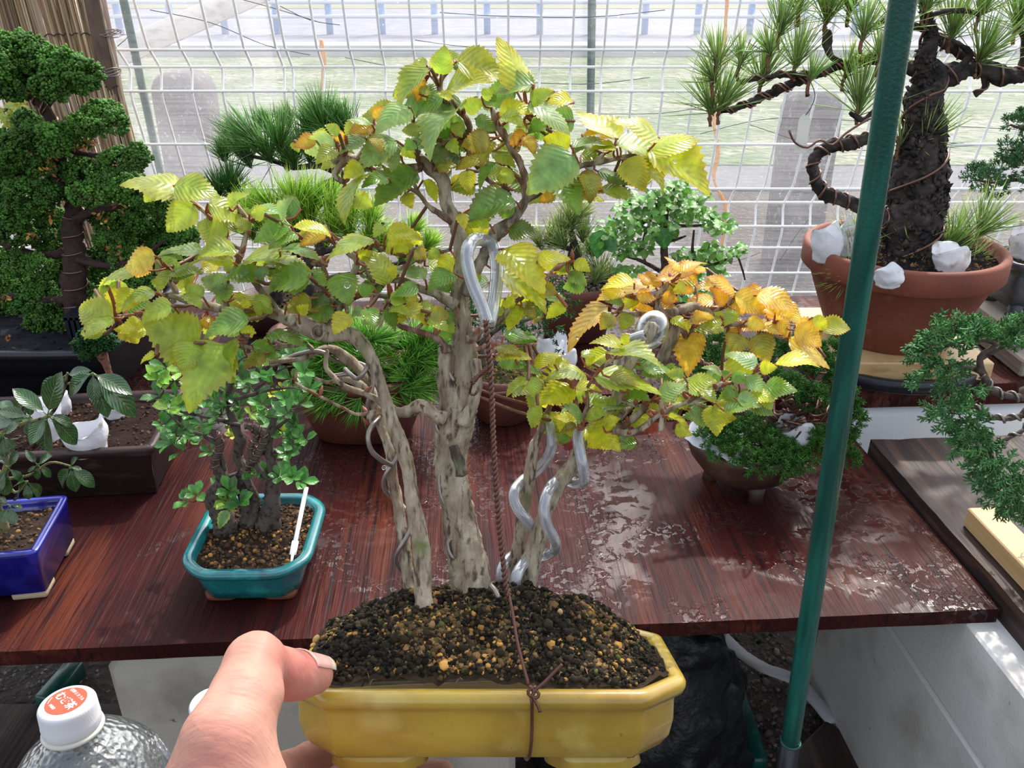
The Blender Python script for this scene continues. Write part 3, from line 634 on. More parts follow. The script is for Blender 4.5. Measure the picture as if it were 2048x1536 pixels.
M_BARK = mat('bark', attr=True, rough=.85, noise=[((.02, .014, .011), 160, .52, .66)], bump=[((350, 350, 120), .0012)])
M_ROUGHBARK = mat('flaky_black_bark', (.045, .034, .032), .85, noise=[((.10, .07, .06), 70, .55, .7), ((.012, .009, .009), 40, .5, .65)], bump=[(140, .004), (45, .006)])
def leaf(b, base, tip, w, n, arch=.12, foldz=.25, col=(.2, .4, .05), edge=None, rows=12, serr=.12, shape='ovate', wav=.04):
    base = np.asarray(base, float); tip = np.asarray(tip, float); Lv = tip-base; L = np.linalg.norm(Lv); a = Lv/(L+1e-9); n = np.asarray(n, float); s = nrm(np.cross(a, n)); n = np.cross(s, a)
    t = np.linspace(0, 1, rows+1)
    if shape == 'ovate': f = np.sin(np.pi*np.clip(t, 0, 1)**.60)**.80*(1-.10*t)
    elif shape == 'obovate': f = np.sin(np.pi*t**1.45)**.75
    else: f = np.sin(np.pi*t)**.85
    f[0] = .02; f[-1] = .01
    hw = w/2*f; odd = (np.arange(rows+1) % 2 == 1); us = np.array([-1, -.5, 0, .5, 1.]); 
    e = np.where(odd, 1.0, 1-serr); sh = np.where(odd, .9/rows*serr*6, 0)
    ph = R.random()*6.28; V = np.zeros((rows+1, 5, 3)); dr = R.uniform(-.1, .25)
    for k, u in enumerate(us):
        wv = hw*(e if abs(u) == 1 else 1)*u; z = arch*L*4*t*(1-t)-dr*L*t*t*.5+foldz*np.abs(wv)+wav*L*np.sin(t*7+ph+u*2)*abs(u)*f
        tt = t*L+(sh*L if abs(u) == 1 else 0)*f; tt = tt-abs(u)*0
        V[:, k] = base+a*tt[:, None]+s*wv[:, None]+n*z[:, None]
    c = np.tile(np.asarray(col, float), (rows+1, 5, 1)); c *= (1+.10*R.standard_normal((rows+1, 5, 1)))
    if edge is not None:
        k_ = np.clip(np.abs(us)[None]**3*.8+(t[:, None]**4)*.5, 0, 1)[..., None]; c = c*(1-k_)+np.asarray(edge)*k_
    uv = np.stack(np.broadcast_arrays(us[None]*.5+.5, t[:, None]), -1).reshape(-1, 2)
    i, j = np.meshgrid(np.arange(rows), np.arange(4), indexing='ij'); q = (i*5+j).ravel(); b.add(V.reshape(-1, 3), np.stack([q, q+1, q+6, q+5], -1), np.clip(c, .003, 1).reshape(-1, 3), uv)
# conifer tufts
_t = np.linspace(0, 2*np.pi, 3, endpoint=False)
NEEDLE = (np.concatenate([np.c_[np.cos(_t), np.sin(_t), 0*_t], np.c_[np.cos(_t)*.9, np.sin(_t)*.9, 0*_t+.6], [[0, 0, 1.]]]), None)
NEEDLE = (NEEDLE[0], np.array([(0, 1, 4), (0, 4, 3), (1, 2, 5), (1, 5, 4), (2, 0, 3), (2, 3, 5), (3, 4, 6), (4, 5, 6), (5, 3, 6)]))
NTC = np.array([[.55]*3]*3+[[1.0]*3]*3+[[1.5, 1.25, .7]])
def pine_tuft(b, base, axis, L, k=60, spread=.55, r=.0006, col=(.10, .22, .04), curve=.2):
    ax = nrm(axis); d = ax[None]+spread*R.standard_normal((k, 3)); d[:, 2] += .1; d /= np.linalg.norm(d, axis=1)[:, None]
    st = np.asarray(base)+ax*R.uniform(-.16, .16, (k, 1))*L*.7+d*.001
    Bm = basis(d); Ls = L*R.uniform(.7, 1.1, k); Bm = Bm*np.stack([np.full(k, r), np.full(k, r), Ls], -1)[:, None, :]
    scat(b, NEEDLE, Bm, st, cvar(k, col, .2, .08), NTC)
def sprig_tpl(kind):
    V = []; F_ = []; n = 0; rr = np.random.default_rng(3)
    def seg(a, c, r0, r1):
        nonlocal n
        a = np.array(a, float); c = np.array(c, float); d = nrm(c-a); x = nrm(np.cross(d, [.3, 1, .2])); y = np.cross(d, x); vs = []
        for p, r in ((a, r0), ((a+c)/2, r0), (c, r1*.2)):
            for k in range(3): an = k*2.094; vs.append(p+(x*math.cos(an)+y*math.sin(an))*r)
        V.extend(vs)
        for s in range(2):
            for k in range(3): F_.append((n+s*3+k, n+s*3+(k+1) % 3, n+s*3+3+(k+1) % 3)); F_.append((n+s*3+k, n+s*3+3+(k+1) % 3, n+s*3+3+k))
        n += 9
    if kind == 'juniper':
        seg((0, 0, 0), (0, 0, 1), .07, .07)
        for k in range(7):
            z = .15+.11*k; an = k*2.4; o = np.array([math.cos(an), math.sin(an), .9])*(.42-.03*k); seg((0, 0, z), np.array([0, 0, z])+o, .065, .06)
            if k < 5:
                o2 = np.array([math.cos(an+.7), math.sin(an+.7), 1.2])*.2; seg(np.array([0, 0, z])+o*.5, np.array([0, 0, z])+o*.5+o2, .055, .05)
    return np.array(V), np.array(F_)
JUN = sprig_tpl('juniper')
def hin_tpl():
    rr = np.random.default_rng(5); V = []; F_ = []
    for k in range(11):
        d = nrm(rr.standard_normal(3)+[0, 0, .9]); x = nrm(np.cross(d, rr.standard_normal(3))); y = np.cross(d, x); c = d*.55
        v = OCT[0]*[.22, .30, .34]; v = v@np.stack([x, y, d]); V.append(v+c); F_.append(OCT[1]+6*k)
    return np.concatenate(V), np.concatenate(F_)
HIN = hin_tpl()
def pad(b, tpl, c, rx, ry, rz, k, size, col, up=.9, shell=.55):
    d = rand_dirs(k, .35); rr = shell+(1-shell)*R.random(k); p = np.asarray(c)+d*rr[:, None]*np.array([rx, ry, rz]); ax = d*[1/rx, 1/ry, 1/rz]; ax /= np.linalg.norm(ax, axis=1)[:, None]; ax[:, 2] += up*.5
    s = size*R.uniform(.6, 1.25, k); cl = cvar(k, col, .18, .06)
    scat(b, tpl, basis(ax)*s[:, None, None], p, cl)
def polyw(pts, y, z=None, dy=None):
    """pixel polyline [(px,py,r_px[,ddepth])] on a plane of constant distance y"""
    out = []
    for q in pts:
        yy = y+(q[3] if len(q) > 3 else 0); p = PY(q[0], q[1], yy); zc = (p-CAM)@FWD; out.append([*p, q[2]*zc/F])
    return np.array(out)
def limb(b, pts, y, step=.006, sides=12, rough=.12, col=(.10, .06, .045)):
    q = catmull(polyw(pts, y), step); tube(b, q[:, :3], np.maximum(q[:, 3], .0004), sides, rough=rough, col=col); return q
def helix(b, q, wr, turns_per_m=60, ph=0.0, s0=0, s1=None, sides=6, gap=1.0):
    q = q[s0:s1]; T_, N_, B_ = frames(q[:, :3]); s = np.cumsum(np.r_[0, np.linalg.norm(np.diff(q[:, :3], axis=0), axis=1)]); ss = np.arange(0, s[-1], .0015)
    I = lambda A: np.stack([np.interp(ss, s, A[:, k]) for k in range(A.shape[1])], -1)
    a = ph+ss*turns_per_m*2*np.pi/1.0; rr = np.interp(ss, s, q[:, 3])*gap+wr*.8; p = I(q[:, :3])+I(N_)*(np.cos(a)*rr)[:, None]+I(B_)*(np.sin(a)*rr)[:, None]; tube(b, p, wr, sides); return p
def bag(name, c, r, h, parent, label=None, rz=0.0, lean=(0, 0), cat=None):
    """a small white fertiliser pouch: squared cup with a pinched wavy mouth"""
    b = MB(); n = 40; K = 14; V = []
    a = np.linspace(0, 2*np.pi, n, endpoint=False); ph = R.random()*6
    for k in range(K):
        t = k/(K-1); rr = r*(.74+.34*t-.04*math.sin(t*9)); pw = .75; pinch = 1-.30*t**2
        x = np.sign(np.cos(a))*np.abs(np.cos(a))**pw*rr; y = np.sign(np.sin(a))*np.abs(np.sin(a))**pw*rr*pinch
        z = h*t+h*.22*t**3*np.cos(2*a+ph)+h*.05*t*np.sin(5*a+ph); V.append(np.stack([x+lean[0]*t*t*h, y+lean[1]*t*t*h, z], -1))
    for k in range(5):
        t = (k+1)/5; q = V[K-1]*[1-.12*t, 1-.12*t, 1]; q = q.copy(); q[:, 2] -= h*.42*t; q[:, :2] += (q[:, :2].mean(0)-q[:, :2])*.25*t; V.append(q)
    V = np.concatenate(V); V += .0016*np.stack([fbm(V*90+j*5+ph, 2) for j in range(3)], -1); KK = K+5; M = MT(*c, rz); V = V@M[:3, :3].T+M[:3, 3]
    F_ = [(k*n+j, k*n+(j+1) % n, k*n+n+(j+1) % n, k*n+n+j) for k in range(KK-1) for j in range(n)]+[tuple(range(n-1, -1, -1)), tuple(range((KK-1)*n, KK*n))]
    b.add(V, F_); o = b.build(name, M_BAG, parent)
    if label: tag(o, label, cat)
    return o
BAGN = 'fertiliser bags standing on potting soil'

# ================================================================ teal pot with a wired little-leaved tree
c0 = np.array([-.283, .775, TZ])
t = thing('potted_tree', 'small-leaved tree with twisted grey stems in a glazed teal pot', 'bonsai', tuple(c0), rz=rad(1.5))
M = MT(*c0, rad(1.5)); o = outline('poly', .069, .077, p=.015, k=.026)
on = inset(o, 0)  # scalloped corners
pot('pot', M_GLAZET, o, [(.020, .008), (.016, .008), (.013, .020), (.009, .036), (.008, .040), (.0015, .043), (0, .046), (.0005, .050), (.003, .0515), (.010, .0515), (.0125, .049), (.014, .040)], M, t)
for sx in (-1, 1):
    for sy in (-1, 1):
        fo = outline('super', .018, .018, 24, .5); pot('foot', M_REDFOOT, fo, [(.003, 0), (0, .002), (0, .0085)], M@MT(sx*.031, sy*.039, 0), t)
soil(inset(o, .0125), M, .043, t, hf=lambda x, y: .012*np.exp(-((x+.005)**2+(y-.01)**2)/.0008), k=1100, gs=.0026, grains=((.35, .17, .05, .14), (.10, .055, .03, .5), (.05, .035, .025, .36)))
by = c0[1]+.012
TB = MB(); WB = MB(); stems = [
 [(455, 1085, 26), (450, 1040, 22), (438, 1000, 17), (445, 960, 12), (430, 925, 9), (440, 890, 8), (425, 860, 6)],
 [(520, 1080, 24), (540, 1030, 20), (548, 980, 15), (545, 930, 11), (535, 890, 9), (545, 850, 7), (555, 800, 5)],
 [(490, 1090, 24), (500, 1030, 18), (490, 980, 14), (490, 945, 12), (475, 915, 10), (480, 880, 10), (470, 850, 9), (455, 800, 7), (470, 750, 5)],
 [(500, 1060, 12), (512, 1010, 8), (502, 975, 7), (490, 945, 8), (510, 915, 9), (525, 890, 8), (530, 868, 7), (505, 850, 5)],
 [(440, 1010, 8), (455, 975, 6), (447, 930, 5), (438, 895, 4), (440, 870, 3)],
 [(495, 945, 7), (460, 955, 7), (430, 975, 9), (422, 1000, 12), (440, 1040, 14)],
 [(540, 960, 6), (515, 935, 6), (500, 900, 6), (515, 870, 5), (490, 850, 4)],
 [(545, 960, 5), (560, 960, 4), (575, 955, 3)], [(430, 1005, 4), (405, 1002, 3), (395, 998, 2)],
 [(440, 890, 5), (405, 870, 4), (370, 858, 3), (335, 825, 2)], [(480, 850, 5), (430, 838, 4), (395, 830, 3), (350, 822, 2)],
 [(530, 868, 5), (560, 850, 4), (580, 830, 3), (575, 800, 2)], [(470, 800, 4), (500, 790, 4), (540, 780, 3), (590, 775, 2)], [(455, 790, 4), (420, 770, 3), (370, 760, 2), (330, 765, 1.5)],
 [(545, 900, 5), (570, 905, 3), (585, 890, 2)], [(470, 760, 3), (480, 720, 2), (520, 705, 2), (560, 700, 1.5)], [(510, 780, 3), (560, 740, 2), (600, 730, 1.5)]]
qs = [limb(TB, s, by+.004*(i % 3)-.004, .004, 10, .22, (.085, .066, .054)) for i, s in enumerate(stems)]
tr = TB.build('trunk', M_BARK, t)
for q in (qs[3], qs[6]): helix(WB, q, .0011, 120, s0=len(q)//2)
helix(WB, qs[0], .0010, 110, s0=len(qs[0])*2//3)
WB.build('training_wire', M_WIRE, t)
LB = MB()
def rosette(b, p, s, k, col, ax, shape='obovate', m_w=.55, pitch=.55):
    ax = nrm(ax); x = nrm(np.cross(ax, R.standard_normal(3))); y = np.cross(ax, x)
    for i in range(k):
        an = i*2.4+R.random(); d = (x*math.cos(an)+y*math.sin(an))*math.cos(pitch)+ax*math.sin(pitch+.3*R.random()); L = s*R.uniform(.7, 1.1)
        leaf(b, p+d*.001, p+d*L, L*m_w, ax, .06, .25, cvar(1, col, .18, .06)[0], None, 7, .06, shape, .02)
for q in qs:
    for i in range(len(q)//3, len(q), 5):
        if q[i, 2] < c0[2]+.085: continue
cl = [(590, 880), (575, 905), (600, 850), (572, 870), (545, 845), (575, 830), (530, 835), (500, 830, 'y'), (480, 815), (455, 812), (520, 808), (555, 800), (600, 810), (545, 770), (580, 760), (500, 775), (520, 745), (610, 745), (590, 720), (560, 715), (540, 700), (490, 720), (620, 780), (460, 855, 'Y'), (432, 845), (405, 850), (385, 880), (370, 905), (400, 870), (352, 862), (335, 820, 'y'), (360, 812), (320, 790), (345, 760, 'y'), (318, 755, 'y'), (330, 735), (368, 745, 'y'), (385, 780), (410, 760), (400, 800), (350, 790), (545, 790, 'Y'), (565, 775, 'Y'),
      (575, 945), (585, 955), (600, 965), (560, 955), (530, 950), (510, 945), (395, 995), (380, 1000), (455, 1005, 'y'), (462, 985), (448, 975), (480, 1005), (465, 870, 'Y'), (560, 860, 'Y'), (445, 1020), (420, 905), (440, 830), (475, 840), (395, 815), (570, 800), (610, 880), (585, 890), (430, 800), (380, 830), (450, 760), (480, 760), (420, 730), (455, 735), (325, 850), (345, 885)]
for c in cl:
    p = PY(c[0]+R.normal()*2, c[1]+R.normal()*2, by-.012+.03*R.random()); col = {'y': (.28, .52, .06), 'Y': (.60, .68, .05)}.get(c[2] if len(c) > 2 else '', (.065, .24, .04))
    rosette(LB, p, .018 if len(c) < 3 or c[2] == 'y' else .009, int(R.integers(4, 8)), col, (R.normal()*.5, -.5, .8))
    qq = np.concatenate(qs); j = np.argmin(np.linalg.norm(qq[:, :3]-p, axis=1)); pe = qq[j, :3]
    tube(TB2 := MB(), catmull([pe, (pe+p)/2+[0, 0, -.003], p], .006), .0007, 4, col=(.10, .07, .05)); LB.V += TB2.V; LB.F += [f+LB.n for f in TB2.F]; LB.Cc += TB2.Cc; LB.U += TB2.U; LB.n += TB2.n
leaf(LB, PY(455, 1020, by-.03), PY(437, 1058, by-.04), .014, (0, -1, .4), .1, .2, (.06, .2, .04), (.5, .6, .1), 10)
LB.build('foliage', M_GLEAF, tr)
b = MB(); A = PY(613, 974, c0[1]+.028); B_ = PY(582, 1122, c0[1]-.045); B_[2] = TZ+.043; d = nrm(A-B_); n1 = nrm(np.cross(d, [0, 1, 0])); M2 = np.eye(4); M2[:3, 0] = n1; M2[:3, 1] = np.cross(d, n1); M2[:3, 2] = d; M2[:3, 3] = B_-d*.01
L_ = np.linalg.norm(A-B_)+.01; box(b, (-.0024, -.0008, .02), (.0024, .0008, L_), M2, bev=.0005); box(b, (-.0036, -.001, .018), (.0036, .001, .034), M2, bev=.0006); tube(b, [B_-d*.01, B_+d*.012], [.0004, .0022], 6)
tag(b.build('plant_marker', mat('white_plastic', (.88, .88, .87), .35)), 'thin white plastic marker leaning in the teal pot', 'marker')

# ================================================================ blue pot with glossy palmate leaves (left edge)
cb = np.array([-.578, .762, TZ]); rzb = rad(9)
t = thing('potted_shrub', 'dark glossy palmate-leaved shrub in a cobalt blue rectangular pot', 'bonsai', tuple(cb), rz=rzb); M = MT(*cb, rzb)
o = outline('super', .075, .056, 64, .12)
pot('pot', M_GLAZEB, o, [(.006, .009), (.004, .010), (.001, .058), (0, .062), (.001, .064), (.008, .064), (.009, .060), (.010, .045)], M, t)
for sx in (-1, 1):
    for sy in (-1, 1):
        b = MB(); box(b, (sx*.052-.018, sy*.036-.014, 0), (sx*.052+.018, sy*.036+.014, .0095), M, bev=.002); b.build('foot', M_BEIGE, t)
soil(inset(o, .009), M, .052, t, k=500, gs=.0024)
TB = MB(); LB = MB(); yb = cb[1]
st = [[(10, 1060, 9), (-10, 980, 8), (15, 930, 7), (-5, 880, 6), (40, 850, 5), (95, 833, 4), (120, 800, 3), (130, 770, 3), (135, 745, 2)], [(0, 960, 5), (60, 950, 3), (100, 925, 2.5), (140, 932, 2)], [(-5, 940, 4), (30, 985, 3), (55, 962, 2)], [(90, 835, 3), (60, 870, 2.5), (20, 880, 2)], [(130, 770, 3), (170, 755, 2), (185, 748, 2)], [(-10, 900, 5), (-60, 880, 3), (-80, 850, 2)]]
qs = [limb(TB, s, yb, .006, 8, .08, (.16, .15, .06)) for s in st]; tr = TB.build('trunk', M_BARK, t)
def palm(b, c, tips, y, w=.40, col=(.018, .065, .018), dy=.0):
    p0 = PY(c[0], c[1], y)
    for tx, ty in tips:
        p1 = PY(tx, ty, y-.012+.03*R.random()); L = np.linalg.norm(p1-p0); leaf(b, p0+(p1-p0)*.12, p1, L*w, nrm(CAM-p0)+np.array([0, 0, .8]), .05, .25, cvar(1, col, .15, .05)[0], None, 12, .0, 'mid' if w < .45 else 'obovate', .02)
        tube(b, [p0, p0+(p1-p0)*.14], .0006, 4, col=(.15, .25, .05))
palm(LB, (185, 745), [(130, 790), (190, 808), (275, 835), (215, 835), (265, 790), (150, 770)], yb-.02)
palm(LB, (95, 830), [(25, 778), (120, 745), (90, 905), (160, 890), (60, 890), (150, 850)], yb-.03, col=(.03, .09, .025))
palm(LB, (60, 835), [(-5, 820), (-20, 850), (55, 875), (60, 800)], yb)
palm(LB, (132, 750), [(80, 790), (180, 740), (120, 790)], yb+.01)
palm(LB, (140, 933), [(122, 975), (152, 985), (190, 975), (155, 915), (165, 940)], yb-.03, .42)
palm(LB, (52, 962), [(38, 995), (58, 1000), (80, 990), (30, 970)], yb-.03, .45)
palm(LB, (75, 930), [(50, 900), (75, 960), (105, 955), (55, 945), (100, 910)], yb)
palm(LB, (15, 935), [(-10, 900), (10, 990), (45, 960), (-10, 985), (40, 905)], yb-.02, .45)
palm(LB, (5, 870), [(-30, 840), (40, 850), (-20, 900), (30, 900), (10, 915)], yb-.03, .45)
palm(LB, (20, 1010), [(0, 1045), (28, 1050), (45, 1015), (-10, 1000)], yb-.02, .5)
palm(LB, (-60, 870), [(-90, 830), (-30, 845), (-100, 890), (-40, 920), (-70, 930)], yb, .42)
palm(LB, (30, 830), [(0, 800), (50, 790), (70, 850), (10, 870)], yb+.02, .42)
LB.build('foliage', leafmat('dark_glossy_leaf', .16, .08, .8, .3), tr)

# ================================================================ dark brown rectangular pot (left) with bags
cr = np.array([-.605, .985, TZ]); rzr = rad(6)
t = thing('potted_tree', 'small cypress with one slim reddish trunk in a dark brown rectangular pot', 'bonsai', tuple(cr), rz=rzr); M = MT(*cr, rzr)
o = outline('super', .150, .085, 64, .10)
pot('pot', M_DKCLAY, o, [(.014, 0), (.012, .002), (.007, .060), (.001, .064), (0, .070), (.001, .074), (.009, .074), (.011, .070), (.012, .055)], M, t)
soil(inset(o, .011), M, .062, t, k=900, gs=.0026, dark=(.02, .012, .010), grains=((.06, .03, .022, .7), (.12, .07, .05, .3)))
TB = MB(); yc = cr[1]-.01; q = limb(TB, [(226, 815, 9), (222, 770, 7), (215, 735, 7), (200, 705, 11), (188, 680, 9), (180, 660, 5)], yc, .006, 10, .15, (.17, .07, .045)); limb(TB, [(205, 700, 5), (175, 690, 4), (160, 680, 3)], yc, .006, 8, .1, (.15, .07, .045)); tr = TB.build('trunk', M_BARK, t)
b = MB()
for (x, y, rx, ry) in [(165, 690, 18, 14), (190, 695, 25, 12), (215, 685, 18, 13), (180, 672, 22, 10), (205, 672, 18, 8), (172, 708, 12, 8)]:
    p = PY(x, y, yc); s = 1.1/F; pad(b, HIN, p, rx*s, rx*s*.7, ry*s, 60, .0065, (.022, .085, .018))
b.build('foliage', M_HINOKI, tr)
zs_ = TZ+.060
for (px, py, r, h, lab, rz_) in ((183, 903, .026, .044, 'white fertiliser bag at the front of the dark brown pot', .2), (258, 800, .021, .042, 'white fertiliser bag in the right rear corner of the dark brown pot', .6), (160, 790, .019, .030, 'white fertiliser bag behind the palmate leaves in the dark brown pot', 1.0), (98, 880, .020, .05, 'white fertiliser bag at the left of the dark brown pot, mostly behind leaves', 1.3)):
    p = PZ(px, py, zs_); bag('fertiliser_bag', (p[0], min(p[1], 1.03), zs_), r, h, None, lab, rz_, (R.normal()*.15, -.15), 'bag'); bpy.data.objects[-1] if False else None

# ================================================================ big cypress in the black tray (left)
ch = np.array([-.94, 1.30, TZ])
t = thing('potted_cypress', 'large dark green cypress with dense curly foliage pads in a black tray', 'bonsai', tuple(ch)); M = MT(*ch)
o = outline('super', .35, .17, 72, .18)
pot('pot', M_BLACKPL, o, [(.045, 0), (.040, .004), (.018, .085), (.004, .095), (.0, .102), (.003, .108), (.012, .108), (.016, .100), (.022, .06)], M, t)
soil(inset(o, .020), M, .078, t, k=900, gs=.004, dark=(.018, .018, .022), grains=((.03, .03, .035, 1),))
b = MB(); # black mesh basket corner standing in the tray
TB = MB(); yh = 1.30
H = [[(165, 690, 26), (150, 600, 23), (150, 520, 21), (145, 460, 20), (150, 410, 14), (128, 375, 14), (110, 350, 13), (118, 320, 12), (125, 295, 10), (108, 250, 10), (90, 218, 9), (70, 200, 7), (50, 170, 5)],
     [(118, 335, 9), (85, 330, 8), (50, 345, 6), (20, 350, 4)], [(150, 440, 10), (190, 420, 7), (230, 415, 6), (270, 400, 4), (330, 400, 3)], [(110, 255, 7), (150, 260, 6), (190, 250, 5), (215, 225, 3)], [(150, 500, 10), (90, 510, 7), (40, 500, 6)],
     [(155, 520, 10), (210, 530, 7), (270, 520, 5), (330, 480, 3)], [(150, 600, 10), (80, 600, 7), (20, 590, 5)], [(90, 215, 6), (130, 170, 4), (160, 140, 3)], [(125, 300, 6), (190, 310, 5), (260, 320, 4)], [(-60, 440, 8), (0, 480, 8), (20, 495, 7)], [(160, 640, 8), (210, 660, 5), (185, 690, 4)]]
qs = [limb(TB, s, yh+.02*math.sin(i*2), .01, 12, .24, (.045, .022, .02)) for i, s in enumerate(H)]; tr = TB.build('trunk', M_BARK, t)
WB = MB(); helix(WB, qs[0], .0016, 34, s0=0, s1=60); helix(WB, qs[0], .0013, 50, s0=40); WB.build('training_wire', M_WIRE, t)
b = MB(); PD = [(40, 108, 48, 32), (85, 128, 40, 30), (130, 138, 40, 30), (170, 150, 28, 22), (15, 145, 35, 25), (60, 165, 35, 28), (100, 175, 30, 22), (20, 180, 20, 14), (140, 165, 30, 18),
 (205, 225, 36, 18), (235, 245, 16, 18), (180, 250, 36, 18), (55, 245, 22, 20), (70, 262, 24, 12), (95, 265, 14, 10), (125, 275, 38, 22), (155, 285, 22, 14), (110, 295, 26, 14), (25, 290, 34, 22), (65, 300, 28, 22), (40, 325, 34, 18), (15, 315, 24, 16), (80, 330, 24, 16), (35, 350, 34, 12),
 (240, 320, 34, 20), (275, 318, 20, 22), (165, 345, 34, 24), (200, 360, 36, 26), (230, 372, 36, 26), (265, 380, 34, 24), (295, 395, 28, 20), (140, 350, 20, 18), (180, 390, 34, 20), (60, 390, 46, 26), (20, 385, 36, 22), (100, 385, 24, 20), (30, 420, 40, 26), (75, 425, 34, 22), (110, 440, 20, 20),
 (210, 430, 36, 22), (255, 445, 40, 26), (300, 440, 34, 26), (340, 460, 34, 22), (370, 470, 24, 18), (230, 475, 36, 26), (280, 485, 38, 26), (330, 495, 30, 20), (25, 465, 40, 26), (75, 475, 32, 24), (110, 500, 22, 24), (215, 515, 32, 24), (260, 525, 36, 26), (305, 530, 28, 22), (195, 545, 22, 18),
 (25, 530, 38, 28), (75, 535, 34, 24), (120, 545, 22, 20), (30, 580, 44, 34), (80, 600, 44, 34), (115, 620, 30, 26), (45, 640, 44, 30), (20, 665, 34, 22), (90, 650, 36, 26), (110, 680, 24, 22), (140, 570, 28, 20), (170, 590, 26, 22), (200, 600, 26, 20), (150, 660, 14, 12), (235, 560, 30, 22), (280, 560, 24, 20), (-20, 420, 40, 50), (-25, 580, 40, 60), (-20, 300, 30, 40), (-15, 130, 30, 30), (135, 470, 14, 16), (130, 590, 30, 24), (165, 620, 30, 24), (145, 650, 34, 24), (60, 685, 30, 18), (190, 640, 22, 20), (340, 430, 30, 24), (375, 500, 20, 20), (350, 520, 24, 20), (230, 590, 24, 18)]
for i, (x, y, rx, ry) in enumerate(PD):
    yy = yh+.04*math.sin(i*1.7)-.02+(.06 if y > 400 else 0); p = PY(x, y, yy); s = 1.3/F; dk = .8+.45*R.random()
    pad(b, HIN, p, rx*s*1.2, rx*s*.8, ry*s*1.2, int(24+rx*ry*.15), .0085, (.095*dk, .23*dk, .036*dk))
fo = b.build('foliage', M_HINOKI, tr)
b = MB()
for (x, y) in [(150, 295), (175, 290), (190, 285), (65, 315), (85, 335), (105, 340), (200, 430), (250, 410), (105, 430), (60, 470), (230, 505), (215, 445), (100, 335), (10, 600), (15, 680), (40, 690), (65, 182)]:
    for k in range(9): p = PY(x+R.normal()*7, y+R.normal()*5, yh-.06+.05*R.random()); d = rand_dirs(1)[0]; leaf(b, p, p+d*.009, .004, rand_dirs(1)[0], .05, .1, [(.45, .17, .05), (.30, .10, .05), (.55, .35, .06)][int(R.integers(3))], None, 5, 0, 'mid')
b.build('withered_foliage', M_HINOKI, tr)['label'] = 'withered brown foliage'

# ribbed black basket in the tray's right end
b = MB(); A = PZ(236, 700, TZ+.14)
for i in range(9): x = -.69+i*.0085; box(b, (x, 1.22, TZ+.080), (x+.005, 1.42, TZ+.128))
for j in range(18): box(b, (-.692, 1.22+j*.0115, TZ+.124), (-.618, 1.225+j*.0115, TZ+.130))
tag(b.build('black_basket', M_BLACKPL, smooth=False), 'black plastic mesh basket in the right end of the black tray', 'basket')
# yellow-green maple sprigs at the left edge
t = thing('potted_maple', 'maple with pale yellow-green leaves half hidden behind the big cypress', 'bonsai', (-1.02, 1.62, 0)); b = MB(); TB = MB(); ym = 1.60
pot('pot', M_REDCLAY, outline('round', .10, .10), [(.02, 0), (.0, .11), (.01, .11), (.015, .08)], MT(-1.02, 1.62, .0), t)
limb(TB, [(-110, 560, 12), (-90, 400, 10), (-60, 300, 8), (-20, 240, 5), (20, 215, 3)], ym, .01, 8, .1, (.2, .16, .12)); limb(TB, [(-80, 380, 6), (-40, 375, 4), (5, 360, 3)], ym, .01, 8); q0 = PY(-110, 560, ym); tube(TB, [np.array([-1.02, 1.62, .1]), q0], .012, 8, col=(.2, .16, .12))
tr = TB.build('trunk', M_BARK, t)
for (x, y, k) in [(20, 210, 12), (40, 225, 10), (15, 235, 10), (-20, 220, 10), (10, 355, 8), (2, 375, 8), (-15, 340, 8), (5, 240, 8)]:
    for i in range(k): p = PY(x+R.normal()*10, y+R.normal()*8, ym+R.normal()*.015); a = R.random()*6; d = np.array([math.cos(a), .2*R.normal(), math.sin(a)-.4]); leaf(b, p, p+nrm(d)*.026, .010, (0, -1, .6), .05, .1, cvar(1, (.30, .40, .06), .15)[0], (.5, .4, .05), 8, .1, 'mid')
b.build('foliage', M_GLEAF, tr)
# ================================================================ pines behind, on the left
M_PBARK = M_ROUGHBARK
def pine(name_label, base, potspec, limbs, tufts, y, group=None, ncol=(.055, .15, .035), bark=(.05, .04, .035)):
    t = thing('potted_pine', name_label, 'bonsai', tuple(base)); M = MT(*base)
    m, o, prof, sz = potspec; pot('pot', m, o, prof, M, t); soil(inset(o, sz[0]), M, sz[1], t, k=sz[2], gs=.003)
    TB = MB(); qs = [limb(TB, s, y, .008, 12, .22, bark) for s in limbs]; tr = TB.build('trunk', M_PBARK, t)
    b = MB()
    for tf in tufts:
        x, yy, L, k, ax = tf[:5]; col = tf[5] if len(tf) > 5 else ncol; dy = tf[6] if len(tf) > 6 else .02*R.normal()
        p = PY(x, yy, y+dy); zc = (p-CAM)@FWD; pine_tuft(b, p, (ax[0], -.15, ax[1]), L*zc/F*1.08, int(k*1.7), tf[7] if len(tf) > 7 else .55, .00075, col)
    b.build('needles', M_NEEDLE, tr); return t, tr, qs
